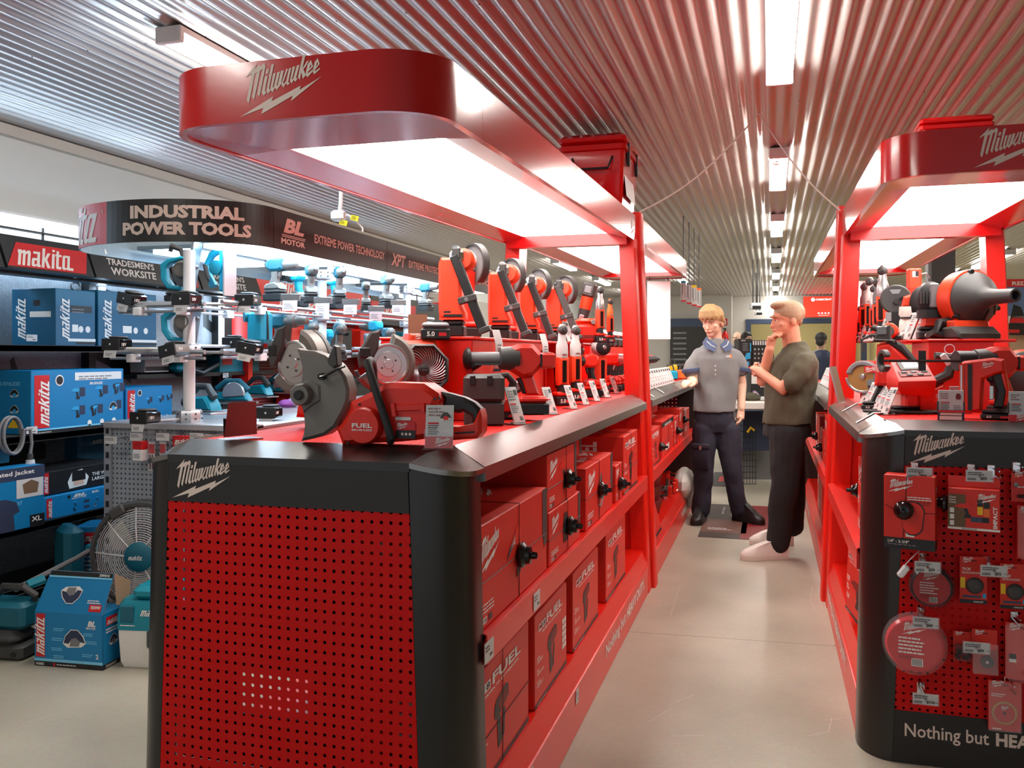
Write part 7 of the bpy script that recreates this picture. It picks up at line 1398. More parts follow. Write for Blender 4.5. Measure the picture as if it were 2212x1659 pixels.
for k, (y, z, m, lb) in enumerate(((6.6, 1.352, 'red_tool', 'red tool case on the upper shelf of the far tool wall'), (7.3, 1.352, 'black', 'black tool case on the upper shelf of the far tool wall'), (7.9, 1.352, 'red_tool', 'second red tool case on the upper shelf of the far tool wall'), (6.8, .902, 'red_tool', 'red tool case on the middle shelf of the far tool wall'), (7.7, .902, 'black', 'black tool case on the middle shelf of the far tool wall'), (8.9, 1.352, 'teal', 'teal tool case on the upper shelf of the far tool wall'), (9.5, .902, 'teal', 'teal tool case on the middle shelf of the far tool wall'))):
    t = thing('tool_case', lb, 'tool case', (-3.9, y, z), 0, bw); b = MB(); b.box((-.14, -.2, 0), (.14, .2, .24), m, bev=.02); b.build('shell', t); b = MB(); b.tube([(.15, -.07, .17), (.17, -.05, .2), (.17, .05, .2), (.15, .07, .17)], .012, 'charcoal', 6); b.build('handle', t)
# cord above the header
a = at(737, 400, 5.0); c = at(733, 466, 5.0); t = thing('extension_cord', 'white cord and plug hanging above the black header, with two yellow tags', 'cable', (0, 0, 0))
b = MB(); b.tube([Vector((a.x + .01, a.y, 2.69)), a, at(736, 440, 5.0), c], .012, 'white', 8); b.tube([c, at(752, 464, 5.0), at(768, 475, 5.0), at(783, 492, 5.0), at(784, 500, 5.0)], .005, 'white', 6); b.build('cable', t)
b = MB(); b.box(c - Vector((.045, .03, .03)), c + Vector((.035, .03, .03)), 'white', bev=.012); b.build('plug_block', t)
for (x, y) in ((742, 481), (766, 471)):
    q = at(x, y, 4.98); b = MB(); b.M = TR(*q) @ RY(15); b.box((-.024, -.002, -.014), (.024, .002, .014), 'yellow_bright'); b.lines(-.018, .006, .03, 3, .007, 'black', FRONT(0, -.0025, 0)); b.build('yellow_tag', t)
# white cable looped from the left kiosk over the ceiling to the right kiosk
t = thing('ceiling_cable', 'thin white cable looping over the aisle between the two kiosk posts', 'cable', (0, 0, 0)); h_ = onZ(1640, 245, ZC - .015); a = Vector((-.735, 5.12, 2.175)); e = Vector((.36, 5.02, 2.12))
def sag(p, q, k): return [p.lerp(q, i / 10) + Vector((0, 0, -k * math.sin(PI * i / 10))) for i in range(11)]
b = MB(); b.tube(sag(a, h_, .07)[:-1] + [h_] + sag(h_, e, .05)[1:], .0045, 'offwhite', 6); b.build('cable', t)
p = onZ(1678, 333, ZC - .012); t = thing('dome_camera', 'small white dome camera on the ceiling above the aisle', 'security camera', (p.x, p.y, ZC - .008), 0); b = MB(); b.lathe([(.055, -.03), (.055, 0)], 'offwhite', 20); b.build('base', t); b = MB(); b.ball((0, -.01, -.04), (.042, .042, .04), 'offwhite', 16); b.build('ball', t); b = MB(); b.cyl((0, -.045, -.045), (0, -.055, -.048), .02, 'black_gloss', 14); b.build('lens', t)
# coolers standing on the canopies
def cooler(label, loc, rz, sc=1.0):
    t = thing('cool_box', label, 'cool box', loc, rz, 'red cool boxes on the canopies', sc=sc); w, d, h = .40, .56, .40
    b = MB(); b.loft([[(x * k, y * k, z_) for x, y in ((-.2, -.26), (-.18, -.28), (.18, -.28), (.2, -.26), (.2, .26), (.18, .28), (-.18, .28), (-.2, .26))] for k, z_ in ((.8, 0.001), (.84, .02), (.93, .36), (1.0, .365), (1.0, .395))], 'red_gloss'); b.build('tub', t)
    b = MB(); b.box((-.2, -.28, .398), (.2, .28, .46), 'red_gloss', bev=.02); b.build('lid', t)
    for s in (-1, 1):
        b = MB(); b.box((.186, s * .16 - .012, .28), (.206, s * .16 + .012, .42), 'black', bev=.004); b.build('latch', t)
    b = MB(); b.tube([(-.12, -.25, .33), (-.1, -.3, .25), (.1, -.3, .25), (.12, -.25, .33)], .008, 'black', 6); b.build('rope_handle', t)
    b = MB(); M = fr((.18, -.2, .1), (0, 1, 0), (-.03, 0, .3), .012); b.rect(0, 0, .36, .2, 'card', M); b.build('side_label', t)
    return t
cooler('red cool box with black latches on top of the left canopy', (-1.0, 5.33, 2.176), 0, 1.0)
cooler('red cool box lid showing above the right canopy', (.74, 4.1, 2.105), 90, .5)
t = thing('clear_bubble', 'clear plastic clamshell lying on top of the right canopy front', 'plastic pack', at(1978, 284, 3.28), 0); t.location.z = 2.092; b = MB(); b.box((-.05, -.04, 0), (.05, .04, .03), 'clear_plastic', bev=.012); b.build('shell', t)
# ================= people =================
def folds(o, amp, sc, zs=1.0):
    me = o.data; ns = [v.normal.copy() for v in me.vertices]
    for v, n in zip(me.vertices, ns):
        p = v.co; v.co = p + n * amp * (noise.noise(Vector((p.x * sc, p.y * sc, p.z * sc * zs))) + .5 * noise.noise(Vector((p.x * sc * 2.3 + 7, p.y * sc * 2.3, p.z * sc * 2.3 * zs))))
    me.update()
def oval(b, rings, m='skin', n=20, M=None):
    """rings of (x, y, z, rx, ry)"""
    b.loft([[(x + rx * math.cos(2 * PI * k / n), y + ry * math.sin(2 * PI * k / n), z) for k in range(n)] for x, y, z, rx, ry in rings], m, M)
def limb(b, pts, rs, m='skin'):
    b.tube(pts, rs, m, 14)
    for p, r in ((pts[0], rs[0]), (pts[-1], rs[-1])): b.ball(p, r, m, 12)
def head(b, c, yaw, pitch, s=1.0):
    M = TR(*c) @ RZ(yaw) @ RX(pitch) @ Matrix.Scale(s, 4)   # face towards -y
    b.ball((0, .012, .03), (.074, .094, .088), 'skin', 20, M); b.ball((0, -.022, -.03), (.06, .068, .072), 'skin', 18, M); b.ball((0, -.058, -.083), (.03, .028, .024), 'skin', 12, M)
    b.tube([(0, -.086, .012), (0, -.096, -.012), (0, -.103, -.03), (0, -.09, -.038)], [.008, .0105, .013, .01], 'skin', 8, M); b.ball((0, -.088, -.056), (.024, .012, .01), 'skin', 10, M); b.ball((0, -.083, .03), (.05, .014, .012), 'skin', 10, M)
    for sx in (-1, 1): b.ball((sx * .076, .012, -.012), (.011, .02, .032), 'skin', 10, M); b.ball((sx * .04, -.058, -.02), (.02, .016, .018), 'skin', 10, M)
    return M
def face(t, M):
    b = MB()
    for sx in (-1, 1): b.ball((sx * .03, -.082, .008), (.0085, .005, .003), 'print_white', 10, M); b.ball((sx * .03, -.0865, .008), (.0055, .003, .0045), 'hair_dark', 8, M)
    b.build('eyes', t)
    b = MB()
    for sx in (-1, 1): b.tube([(sx * .013, -.098, .029), (sx * .032, -.095, .034), (sx * .05, -.08, .027)], .0045, 'hair_sand', 6, M)
    b.build('eyebrows', t)
    b = MB(); b.tube([(-.022, -.094, -.054), (-.008, -.1, -.052), (.008, -.1, -.052), (.022, -.094, -.054)], .0045, 'red_dark' if 0 else 'skin_pink', 6, M); b.build('lips', t)
def hand(b, w, d, up, curl, s=1.0, m='skin'):
    """w wrist, d where the fingers point, up back of the hand"""
    d = Vector(d).normalized(); up = Vector(up); sd = d.cross(up).normalized(); up = sd.cross(d); w = Vector(w)
    b.tube([w, w + d * .03 * s, w + d * .085 * s], [.026 * s, .032 * s, .034 * s], m, 12, flat=.55)
    for k, (o, L) in enumerate(((-.03, .068), (-.01, .078), (.01, .073), (.029, .058))):
        p = w + d * .085 * s + sd * o * s; pts = [p - d * .02 * s, p]; a = 0
        for j in range(3): a += curl * (.75 + .1 * k); p = p + (d * math.cos(a) - up * math.sin(a)) * L * s * (.42, .33, .25)[j]; pts.append(p)
        b.tube(pts, [.0105 * s, .0105 * s, .0095 * s, .009 * s, .0075 * s], m, 8)
    p = w + d * .03 * s - sd * .026 * s; b.tube([p, p + d * .03 * s - sd * .02 * s - up * .008 * s, p + d * .055 * s - sd * .02 * s - up * .022 * s, p + d * .075 * s - sd * .012 * s - up * .03 * s], [.014 * s, .0125 * s, .011 * s, .009 * s], m, 8)
def shoe(t, heel, toe_dir, m, sole, L=.285, name='shoe', boot=False):
    a = math.degrees(math.atan2(toe_dir[1], toe_dir[0])); M = TR(*heel) @ RZ(a); b = MB()
    pl = lambda s, z, x0=0: [(x, y * s, z) for x, y in ((x0, -.025), (x0 - .006, 0), (x0, .025), (.08, .036), (.16, .04), (.22, .047), (L - .025, .041), (L, .014), (L, -.014), (L - .025, -.041), (.22, -.047), (.16, -.04), (.08, -.036))]
    b.loft([pl(1.02, .0), pl(1.04, .006), pl(1.03, .03)], sole, M)
    top = lambda f, hx: [(x, y * f, hx(x)) for x, y, _ in pl(1, 0)]
    b.loft([pl(1.0, .03), [(x, y * .97, .045 + .005 * (x < .1)) for x, y, z in pl(1, 0)], [(min(x, L - .015 - .02), y * .85, .062 + (.04 if x < .12 else .014 if x < .2 else 0)) for x, y, z in pl(1, 0)], [(min(x, .2) if x > .12 else x, y * .7, .075 + (.045 if x < .12 else .02)) for x, y, z in pl(1, 0)], [(.02 + min(x, .11) * .8, y * .62, .125 if not boot else .16) for x, y, z in pl(1, 0)]], m, M)
    o = b.build(name, t, 60)
    if not boot:
        c = MB()
        for k in range(5): c.tube([(.115 + .018 * k, -.03, .112 - .011 * k), (.12 + .018 * k, 0, .120 - .011 * k), (.115 + .018 * k, .03, .112 - .011 * k)], .0045, 'white', 6, M)
        c.build('laces', o); c = MB(); c.tube([(.05, -.0385, .06), (.1, -.042, .042), (.15, -.043, .042), (.19, -.044, .055)], .0035, 'hair_dark', 5, M); c.build('side_stripe', o)
# ---- young man in a grey polo ----
k = .003737; r0 = onZ(1552, 1126, 0); K1 = lambda x, y, yy=0.0: Vector(((x - 1552) * k, yy, (1128 - y) * k))
t = thing('person', 'young man with blond hair in a grey polo shirt and navy work trousers', 'person', (r0.x, r0.y, 0), math.degrees(YAW)); P1 = t
b = MB(); hc = K1(1538, 698, -.02); M1 = head(b, hc, -38, 14, 1.03)
b.tube([K1(1547, 762, .03), K1(1546, 735, .02), hc + Vector((.02, .03, -.04))], [.062, .056, .056], 'skin', 14)
oval(b, [(-.01, .02, z, rx, ry) for z, rx, ry in ((.86, .12, .08), (1.0, .12, .08), (1.15, .12, .08), (1.28, .13, .08), (1.35, .1, .07), (1.41, .06, .06))])
for sx, hip, kn, an in ((-1, K1(1525, 925), K1(1520, 1020, -.02), K1(1513, 1106)), (1, K1(1570, 925), K1(1580, 1020, -.02), K1(1598, 1106))): limb(b, [hip, kn, an], [.05, .045, .038])
shL, elL, wrL = K1(1505, 768, .02), K1(1494, 822, -.02), K1(1496, 832, -.21)
wrL = K1(1489, 826, -.2); limb(b, [shL, elL, wrL], [.036, .043, .028]); hand(b, wrL, (-.7, -.6, .05), (.1, -.2, 1), .55)
shR, elR, wrR = K1(1594, 768, .02), K1(1605, 832, .05), K1(1600, 884, -.02); limb(b, [shR, elR, wrR], [.036, .042, .029]); hand(b, wrR, (-.15, -.15, -1), (1, 0, 0), .35)
fuse('body', b, .0055, t, 3)
face(t, M1)
b = MB(); b.ball((0, .018, .048), (.083, .1, .085), 'hair_blond', 20, M1); b.ball((0, .07, -.01), (.07, .05, .07), 'hair_blond', 14, M1)
for q in range(15): a = -.95 + 1.9 * q / 14; b.tube([(.03 * math.sin(a), -.01, .135), (.07 * math.sin(a), -.075 * math.cos(a) - .018, .1), (.086 * math.sin(a), -.092 * math.cos(a) - .012, .052 + .012 * (q % 2)), (.085 * math.sin(a), -.09 * math.cos(a) - .012, .028 + .012 * (q % 3))], [.02, .018, .012, .004], 'hair_blond', 7, M1)
for sx in (-1, 1): b.tube([(sx * .078, .0, .06), (sx * .084, .01, .015), (sx * .078, .03, -.03)], [.02, .018, .008], 'hair_blond', 8, M1)
fuse('hair', b, .005, t, 2)
b = MB()
oval(b, [(x, .02, z, rx, ry) for x, z, rx, ry in ((-.035, .885, .172, .135), (-.03, .95, .17, .132), (-.02, 1.08, .172, .13), (-.012, 1.2, .184, .13), (-.008, 1.31, .196, .125), (-.01, 1.375, .172, .105), (-.012, 1.42, .11, .085), (-.014, 1.455, .07, .072), (-.014, 1.475, .062, .066))], 'shirt_grey')
limb(b, [K1(1512, 770, .02), K1(1497, 790, .01), K1(1494, 803, 0)], [.062, .062, .066], 'shirt_grey'); limb(b, [K1(1588, 770, .02), K1(1599, 790, .02), K1(1602, 799, .03)], [.062, .062, .066], 'shirt_grey')
o = fuse('polo_shirt', b, .008, t, 4); folds(o, .010, 9, .45)
b = MB(); 
for c_, nx in ((K1(1493, 806, -.005), -.12), (K1(1603, 804, .035), .15)): b.lathe([(.074, 0), (.0765, .004), (.0765, .03), (.073, .034)], 'collar_blue', 18, TR(*c_) @ RY(nx * 60))
b.build('sleeve_band', t)
b = MB(); cc = Vector((-.014, .018, 1.468))
for sx in (-1, 1):
    pts = [(sx * .07, .03, .02), (sx * .075, -.03, .005), (sx * .05, -.075, -.02), (sx * .012, -.09, -.05)]; ou = [(sx * .105, .03, -.03), (sx * .115, -.045, -.042), (sx * .1, -.112, -.075), (sx * .045, -.128, -.1)]
    v = [cc + Vector(p) for p in pts + ou]; b.put(v + [p + Vector((0, .006, .006)) for p in v], [(i, i + 1, i + 5, i + 4) for i in range(3)] + [(8 + i, 8 + i + 1, 8 + i + 5, 8 + i + 4) for i in range(3)] + [(0, 4, 12, 8), (3, 7, 15, 11), (4, 5, 13, 12), (5, 6, 14, 13), (6, 7, 15, 14)], 'collar_blue'); b.tube([cc + Vector(p) * .98 + Vector((0, -.004, .003)) for p in [(sx * .088, -.05, -.018), (sx * .066, -.094, -.05), (sx * .03, -.106, -.07)]], .004, 'card', 5)
b.build('collar', t)
b = MB()
for kq in range(3): b.ball(K1(1538, 792 + 9 * kq, -.118), (.006, .004, .006), 'card', 8)
b.build('buttons', t)
b = MB(); Q = frame(K1(1560, 773, -.125), (1, .1, 0), (0, 0, 1)); b.text('total', 'print_white', Q, h=.016, w=.04); b.rect(.03, -.006, .05, .02, 'orange', Q @ TR(0, 0, -.001)); b.build('chest_badge', t)
b = MB()
oval(b, [(-.03, .02, z, rx, ry) for z, rx, ry in ((.72, .13, .1), (.79, .158, .116), (.86, .162, .117), (.90, .152, .108))], 'trouser_navy')
for hip, kn, an in ((K1(1523, 930, .02), K1(1519, 1020, -.02), K1(1514, 1104, 0)), (K1(1572, 930, .02), K1(1581, 1020, -.02), K1(1597, 1104, 0))): limb(b, [hip, hip.lerp(kn, .5), kn, kn.lerp(an, .5), an], [.104, .094, .078, .072, .074], 'trouser_navy')
o = fuse('trousers', b, .008, t, 4); folds(o, .009, 8, .8)
b = MB(); M = frame(K1(1497, 985, -.055), (.8, -.55, 0), (0, 0, 1)); b.box((-.012, -.1, -.03), (.12, .06, .012), 'trouser_navy', M, bev=.008); b.box((-.018, .06, -.03), (.126, .1, .02), 'trouser_navy', M, bev=.008); b.box((.05, .055, .02), (.068, .085, .025), 'silver', M); b.build('cargo_pocket', t)
h1 = K1(1524, 1122, .06); h1.z = 0.001; shoe(t, h1, (-.45, -.9), 'leather_black', 'leather_black', .29, 'boot', True); h2 = K1(1588, 1122, .05); h2.z = 0.001; shoe(t, h2, (.62, -.75), 'leather_black', 'leather_black', .29, 'boot', True)
# ---- man in the olive T-shirt ----
k2 = .003045; r0 = onZ(1690, 1200, 0); K2_ = lambda x, y, yy=0.0: Vector(((x - 1690) * k2, yy, (1206 - y) * k2))
t = thing('person', 'man in an olive T-shirt and black trousers with his hand at his chin', 'person', (r0.x - .035, r0.y, 0), math.degrees(YAW)); P2_ = t
b = MB(); hc = K2_(1712, 688, 0); M2 = head(b, hc, -84, 6, 1.06)
b.tube([K2_(1735, 765, .02), K2_(1724, 738, .01), hc + Vector((.02, .005, -.04))], [.07, .062, .06], 'skin', 14)
oval(b, [(x, .0, z, rx, ry) for x, z, rx, ry in ((.08, .87, .1, .12), (.09, 1.0, .1, .12), (.11, 1.2, .1, .13), (.125, 1.3, .09, .12), (.125, 1.36, .07, .08))])
limb(b, [K2_(1705, 930, -.08), K2_(1690, 1040, -.12), K2_(1682, 1160, -.1)], [.055, .05, .04]); limb(b, [K2_(1725, 930, .09), K2_(1730, 1040, .12), K2_(1738, 1145, .14)], [.055, .05, .04])
# near arm folded across, far hand raised to the chin
sN, eN, wN = K2_(1728, 782, -.2), K2_(1682, 836, -.2), K2_(1652, 800, .02); limb(b, [sN, eN, wN], [.04, .047, .031]); hand(b, wN, (-.1, .8, .2), (-1, 0, .2), .5)
sF, eF, wF = K2_(1722, 785, .2), K2_(1668, 822, .1), K2_(1672, 752, -.02); limb(b, [sF, eF, wF], [.04, .046, .031]); hand(b, wF, (.15, -.15, .9), (-.9, .2, .2), .75)
fuse('body', b, .0055, t, 3, 'skin_pink'); face(t, M2)
b = MB(); b.ball((0, .022, .045), (.083, .1, .082), 'hair_sand', 20, M2); b.ball((0, -.03, .1), (.06, .07, .03), 'hair_sand', 14, M2); b.ball((0, .06, .0), (.056, .04, .05), 'hair_sand', 14, M2)
for sx in (-1, 1): b.ball((sx * .068, .03, .025), (.018, .045, .045), 'hair_sand', 10, M2)
fuse('hair', b, .006, t, 3)
b = MB()
oval(b, [(x, .0, z, rx, ry) for x, z, rx, ry in ((.075, .885, .163, .19), (.075, .95, .16, .188), (.085, 1.08, .162, .19), (.105, 1.2, .158, .2), (.122, 1.3, .142, .205), (.132, 1.36, .11, .17), (.125, 1.405, .08, .09), (.118, 1.43, .068, .07))], 'shirt_olive')
limb(b, [K2_(1734, 782, -.17), K2_(1716, 806, -.215), K2_(1700, 822, -.215)], [.078, .072, .068], 'shirt_olive'); limb(b, [K2_(1730, 785, .17), K2_(1705, 806, .18), K2_(1690, 816, .15)], [.08, .078, .074], 'shirt_olive')
o = fuse('t_shirt', b, .008, t, 4); folds(o, .013, 9, .7)
b = MB()
oval(b, [(.07, .0, z, rx, ry) for z, rx, ry in ((.80, .158, .176), (.86, .152, .174), (.90, .145, .165))], 'trouser_black')
for pts in ([K2_(1706, 935, -.08), K2_(1700, 985, -.1), K2_(1696, 1040, -.12), K2_(1688, 1100, -.11), K2_(1684, 1172, -.1)], [K2_(1722, 935, .09), K2_(1726, 985, .1), K2_(1734, 1040, .12), K2_(1738, 1090, .13), K2_(1740, 1148, .14)]): limb(b, pts, [.12, .108, .092, .082, .076], 'trouser_black')
o = fuse('trousers', b, .008, t, 4); folds(o, .008, 8, .8)
h = K2_(1702, 1200, -.1); h.z = .001; shoe(t, h, (-1, -.12), 'shoe_white', 'offwhite', .315); h = K2_(1757, 1200, .30); h.z = .001; shoe(t, h, (-1, .1), 'shoe_white', 'offwhite', .30)
# ---- people at the back counter ----
def bg_person(label, px_, py_top, d, hair, top, yaw):
    p = at(px_, py_top, d); H_ = p.z; t = thing('person', label, 'person', (p.x, p.y, 0), math.degrees(YAW))
    b = MB(); M = head(b, (0, 0, H_ - .12), yaw, 0); b.tube([(0, .01, H_ - .34), (0, .01, H_ - .16)], [.06, .055], 'skin', 12); oval(b, [(0, 0, z, rx, ry) for z, rx, ry in ((.02, .1, .1), (.5, .15, .12), (.85, .17, .12), (H_ - .32, .17, .1))])
    for s in (-1, 1): limb(b, [(s * .2, 0, H_ - .36), (s * .24, .02, H_ - .62), (s * .2, -.12, H_ - .8)], [.05, .042, .03]); hand(b, (s * .2, -.12, H_ - .8), (0, -.8, -.3), (0, 0, 1), .5)
    fuse('body', b, .009, t, 2); face(t, M)
    if hair: b = MB(); b.ball((0, .02, .045), (.084, .1, .082), hair, 16, M); b.ball((0, .075, -.01), (.066, .045, .07), hair, 12, M); fuse('hair', b, .01, t, 2)
    b = MB(); oval(b, [(0, 0, z, rx, ry) for z, rx, ry in ((.8, .2, .15), (1.1, .2, .14), (H_ - .36, .21, .13), (H_ - .28, .12, .1), (H_ - .25, .075, .075))], top)
    for s in (-1, 1): limb(b, [(s * .19, 0, H_ - .37), (s * .24, .01, H_ - .55)], [.075, .065], top)
    fuse('shirt', b, .012, t, 3)
    b = MB(); oval(b, [(0, 0, z, rx, ry) for z, rx, ry in ((.02, .13, .1), (.4, .16, .13), (.85, .19, .14))], 'trouser_navy'); fuse('trousers', b, .015, t, 2)
bg_person('bald man in navy standing at the back counter', 1592, 717, 15.5, None, 'navy', -40); bg_person('person with dark hair behind the black and blue cartons', 1614, 717, 13.5, 'hair_dark', 'black', 20); bg_person('man with dark hair in a navy shirt behind the olive T-shirt man', 1774, 718, 12.5, 'hair_dark', 'navy', 150)
# ================= farther left kiosk: tickets, tools and cartons =================
for q in range(15):
    y = 5.26 + q * .135; x = CL + .37
    ticket((x, y, DK), 58, ('price ticket nearest the post on the farther left counter', 'price ticket second from the post on the farther left counter', 'price ticket beside the fallen label strip on the farther left counter')[q] if q < 3 else 'white price ticket in the packed row along the farther left counter', 'packed price tickets on the farther left counter' if q > 2 else 'price tickets on the farther left counter', .05, .14)
for q, (y, lb) in enumerate(((5.42, 'white label strip on the farther left steel lip, nearer the post'), (5.95, 'white label strip on the farther left steel lip, under the fourth ticket'))):
    t = thing('label_strip', lb, 'label', (0, 0, 0), 0, 'label strips on the farther left lip'); b = MB(); b.loft([[(CL + x, y - .02, z), (CL + x, y + .02, z), (CL + x, y + .02, z + .002), (CL + x, y - .02, z + .002)] for x, z in ((.35, 1.128), (.372, 1.127), (.435, 1.0885))], 'card'); b.build('strip', t)
b0 = pistol('cordless_driver', 'black and red driver in the row on the farther left counter, first of ten', 'cordless driver', (CL + .2, 5.4, DK), 40, 'drivers in a row on the farther left counter', cb='red_tool', cg='black', cn='black', L=.16, head='impact', amp=None)
wd_ = ('first', 'second', 'third', 'fourth', 'fifth', 'sixth', 'seventh', 'eighth', 'ninth', 'tenth')
for q in range(1, 10): dup(b0, (CL + .2, 5.4 + .17 * q, DK), 40, 'black and red driver in the row on the farther left counter, %s of ten' % wd_[q])
t = thing('display_riser', 'red stepped stand on the farther left counter', 'display stand', (0, 0, 0)); b = MB(); b.box((CL - .2, 5.3, DK), (CL + .06, 8.0, 1.40), 'red'); b.build('riser_body', t)
for q in range(8):
    t = thing('tool_light', 'silver topped work light on the farther left riser, %s from the post' % wd_[q], 'work light', (CL - .0, 5.4 + .22 * q, 1.4), 0, 'work lights on the farther left riser'); b = MB(); b.box((-.05, -.08, 0), (.05, .08, .07), 'black', bev=.015); b.build('body', t); b = MB(); b.ball((0, 0, .09), (.05, .07, .03), 'silver', 10); b.build('head', t)
for (x0, x1, yb, yt, d, m, lb, cat) in ((1444, 1461, 772, 758, 8.3, 'yellow', 'small yellow case on the farther left counter', 'tool case'), (1434, 1462, 790, 771, 8.0, 'teal_light', 'bright blue case beside the yellow one on the farther left counter', 'tool case'), (1465, 1482, 798, 778, 8.15, 'orange', 'orange and black engine tool at the end of the farther left counter', 'power tool')):
    a = at(x0, yb, d); c = at(x1, yt, d); t = thing('tool_case', lb, cat, ((a.x + c.x) / 2, a.y, DK if m != 'yellow' else 1.19), 20); w = (x1 - x0) * d / 1900; b = MB(); b.box((-w / 2, -.06, 0), (w / 2, .06, c.z - a.z), m, bev=.01); b.build('shell', t); b = MB(); b.tube([(-w * .3, 0, c.z - a.z), (-w * .2, 0, c.z - a.z + .05), (w * .2, 0, c.z - a.z + .05), (w * .3, 0, c.z - a.z)], .008, 'charcoal', 6); b.build('handle', t)
def hung(label, x0, x1, yt, yb, d, name='hanging_board', m='white'):
    a, c = at(x0, yb, d), at(x1, yt, d); t = thing(name, label, 'board', ((a.x + c.x) / 2, (a.y + c.y) / 2, a.z), math.degrees(YAW)); w = (c - a).to_2d().length; b = MB(); b.box((-w / 2, -.01, 0), (w / 2, .01, c.z - a.z), m, bev=.002); b.build('board', t)
    b = MB()
    for s in (-1, 1): b.cyl((s * w * .4, 0, c.z - a.z), (s * w * .4, 0, c.z - a.z + .035), .004, 'charcoal', 6)
    b.build('hanger', t); return t
hung('blank white board hanging under the far end of the left canopy', 1398, 1448, 607, 733, 8.1); hung('blank white board hanging under the far end of the right canopy', 1850, 1899, 607, 735, 7.6)
def fc(y0, y1, z, h, label, x=CL + .44, rz=90, **kk): return carton(label, 'red cartons in the farther left kiosk', (x, (y0 + y1) / 2, z), rz, y1 - y0, .25, h, **kk)
fc(5.25, 5.70, ZS, .225, 'red carton with a blue app badge nearest the post in the farther left kiosk', style='fuel', pic='drill', knob=(.9, .4, .03)); fc(5.8, 6.5, ZS, .24, 'upside-down printed red carton in the farther left kiosk', style='flipped', wires=True); fc(6.56, 6.88, ZS, .21, 'narrow red carton with an alarm tag in the farther left kiosk', knob=(.5, .5, .03), wires=True); fc(6.95, 7.3, ZS, .25, 'dark red carton beside the narrow one in the farther left kiosk', style='plain', knob=(.8, .6, .03)); fc(7.35, 7.8, ZS, .22, 'red carton at the far end of the farther left shelf', style='plain'); fc(5.9, 6.7, ZS + .25, .06, 'flat red carton lying on the row in the farther left kiosk', x=CL + .3, style='plain')
t = carton('black and red carton leaning out of the bottom of the farther left kiosk', 'red cartons in the farther left kiosk', (CL + .44, 5.55, .21), 90, .45, .08, .38, style='fuel', pic='nailer'); t.rotation_euler[0] = math.radians(-14)
for q in range(4):
    t = thing('stack_crate', 'red crate stacked low in the farther left kiosk, %s from the floor' % wd_[q], 'crate', (CL + .25, 6.15, .2455 + .098 * q), 0, 'stacked red crates'); b = MB(); b.lathe([(.13, 0.001), (.15, .09), (.155, .095)], 'red_dark', 20); b.build('crate_body', t)
t = thing('wrapped_bag', 'white plastic wrapped bundle spilling over the kick board', 'bag', (CL + .44, 7.35, .17), 0); b = MB(); b.ball((0, 0, .12), (.09, .22, .13), 'bag_white', 12); b.ball((.04, .15, -.01), (.05, .16, .1), 'bag_white', 10); b.build('bag', t)
for q in range(6):
    t = thing('bar_clamp', 'red and black clamp in the bottom heap past the red crates, %s of six' % wd_[q], 'clamp', (CL + .34 + .02 * (q % 3), 6.5 + .16 * q, .2455), 30 * q, 'clamps heaped in the farther left kiosk'); b = MB(); b.tube([(-.09, 0, .03 + .03 * (q % 3)), (.09, 0, .09 + .03 * (q % 2))], .012, 'charcoal', 6); b.build('bar', t); b = MB(); b.box((.06, -.015, .06), (.09, .015, .14), 'red_tool', bev=.005); b.build('jaw', t); b = MB(); b.tube([(-.09, 0, .03), (-.06, 0, .0)], .014, 'silver', 6); b.build('screw', t)
b = MB(); b.box((CL - .3, 8.2, .66), (CL + .3, 8.22, 1.05), 'peg_maroon'); t = thing('peg_screen', 'perforated dark red screen at the far end of the farther left kiosk', 'panel', (0, 0, 0)); b.build('panel', t)
# farther right kiosk
for q in range(9): ticket((CR - .37, 5.9 + q * .16, DK), -58, 'white price ticket in the row on the farther right counter', 'price tickets on the farther right counter', .05, .14)
for (y0, y1, z, h, st, lb) in ((5.45, 5.7, ZS, .32, 'fuel', 'orange-red tall carton nearest the post in the farther right kiosk'), (5.8, 6.2, ZS, .2, 'plain', 'red carton with an alarm tag in the farther right kiosk'), (6.3, 6.8, ZS, .26, 'plain', 'red carton behind the olive T-shirt man in the farther right kiosk'), (6.0, 6.55, .2455, .34, 'plain', 'large red carton at the bottom of the farther right kiosk')):
    carton(lb, 'red cartons in the farther right kiosk', (CR - .43, (y0 + y1) / 2, z), -90, y1 - y0, .25, h, style=st, knob=(.5, .4, .03) if st == 'plain' and h < .3 else None)
b = MB(); b.box((CR - .3, 8.2, .66), (CR + .3, 8.22, 1.05), 'peg_maroon'); t = thing('peg_screen', 'perforated dark red screen at the far end of the farther right kiosk', 'panel', (0, 0, 0)); b.build('panel', t)
# ================= floor mats =================
def flr(pts, m, z=.0015): return [onZ(x, y, 0) + Vector((0, 0, z)) for x, y in pts]
t = thing('floor_mat', 'large dark printed floor mat under the two men', 'floor mat', (0, 0, 0)); q4 = [onZ(x, y, 0) for x, y in ((1507, 1160), (1660, 1165), (1662, 1087), (1535, 1086))]
x0, x1, y0, y1 = -.515, .12, 6.62, 8.1; b = MB(); b.box((x0, y0, .0005), (x1, y1, .003), 'mat_dark'); Mq = Matrix(frame((x0, y0, .0034), (1, 0, 0), (0, 1, 0)))
b.rect(.3, .0, .635, 1.48, 'red_dark', Mq); b.rect(.0, .2, .34, .75, 'mat_brown', Mq); b.text('SYSTEM', 'card', Mq @ TR(.2, 1.38, .0004) @ RZ(-90), h=.09, w=.5, bold=.02); b.lines(.05, .35, .2, 2, .05, 'card', Mq @ TR(0, 0, .0004)); b.lines(.12, 1.3, .02, 6, .06, 'card', Mq @ TR(0, 0, .0004)); b.poly([(.36, .9, .0004), (.42, 1.2, .0004), (.4, 1.2, .0004), (.33, .9, .0004)], 'red_print', Mq); b.build('mat', t)
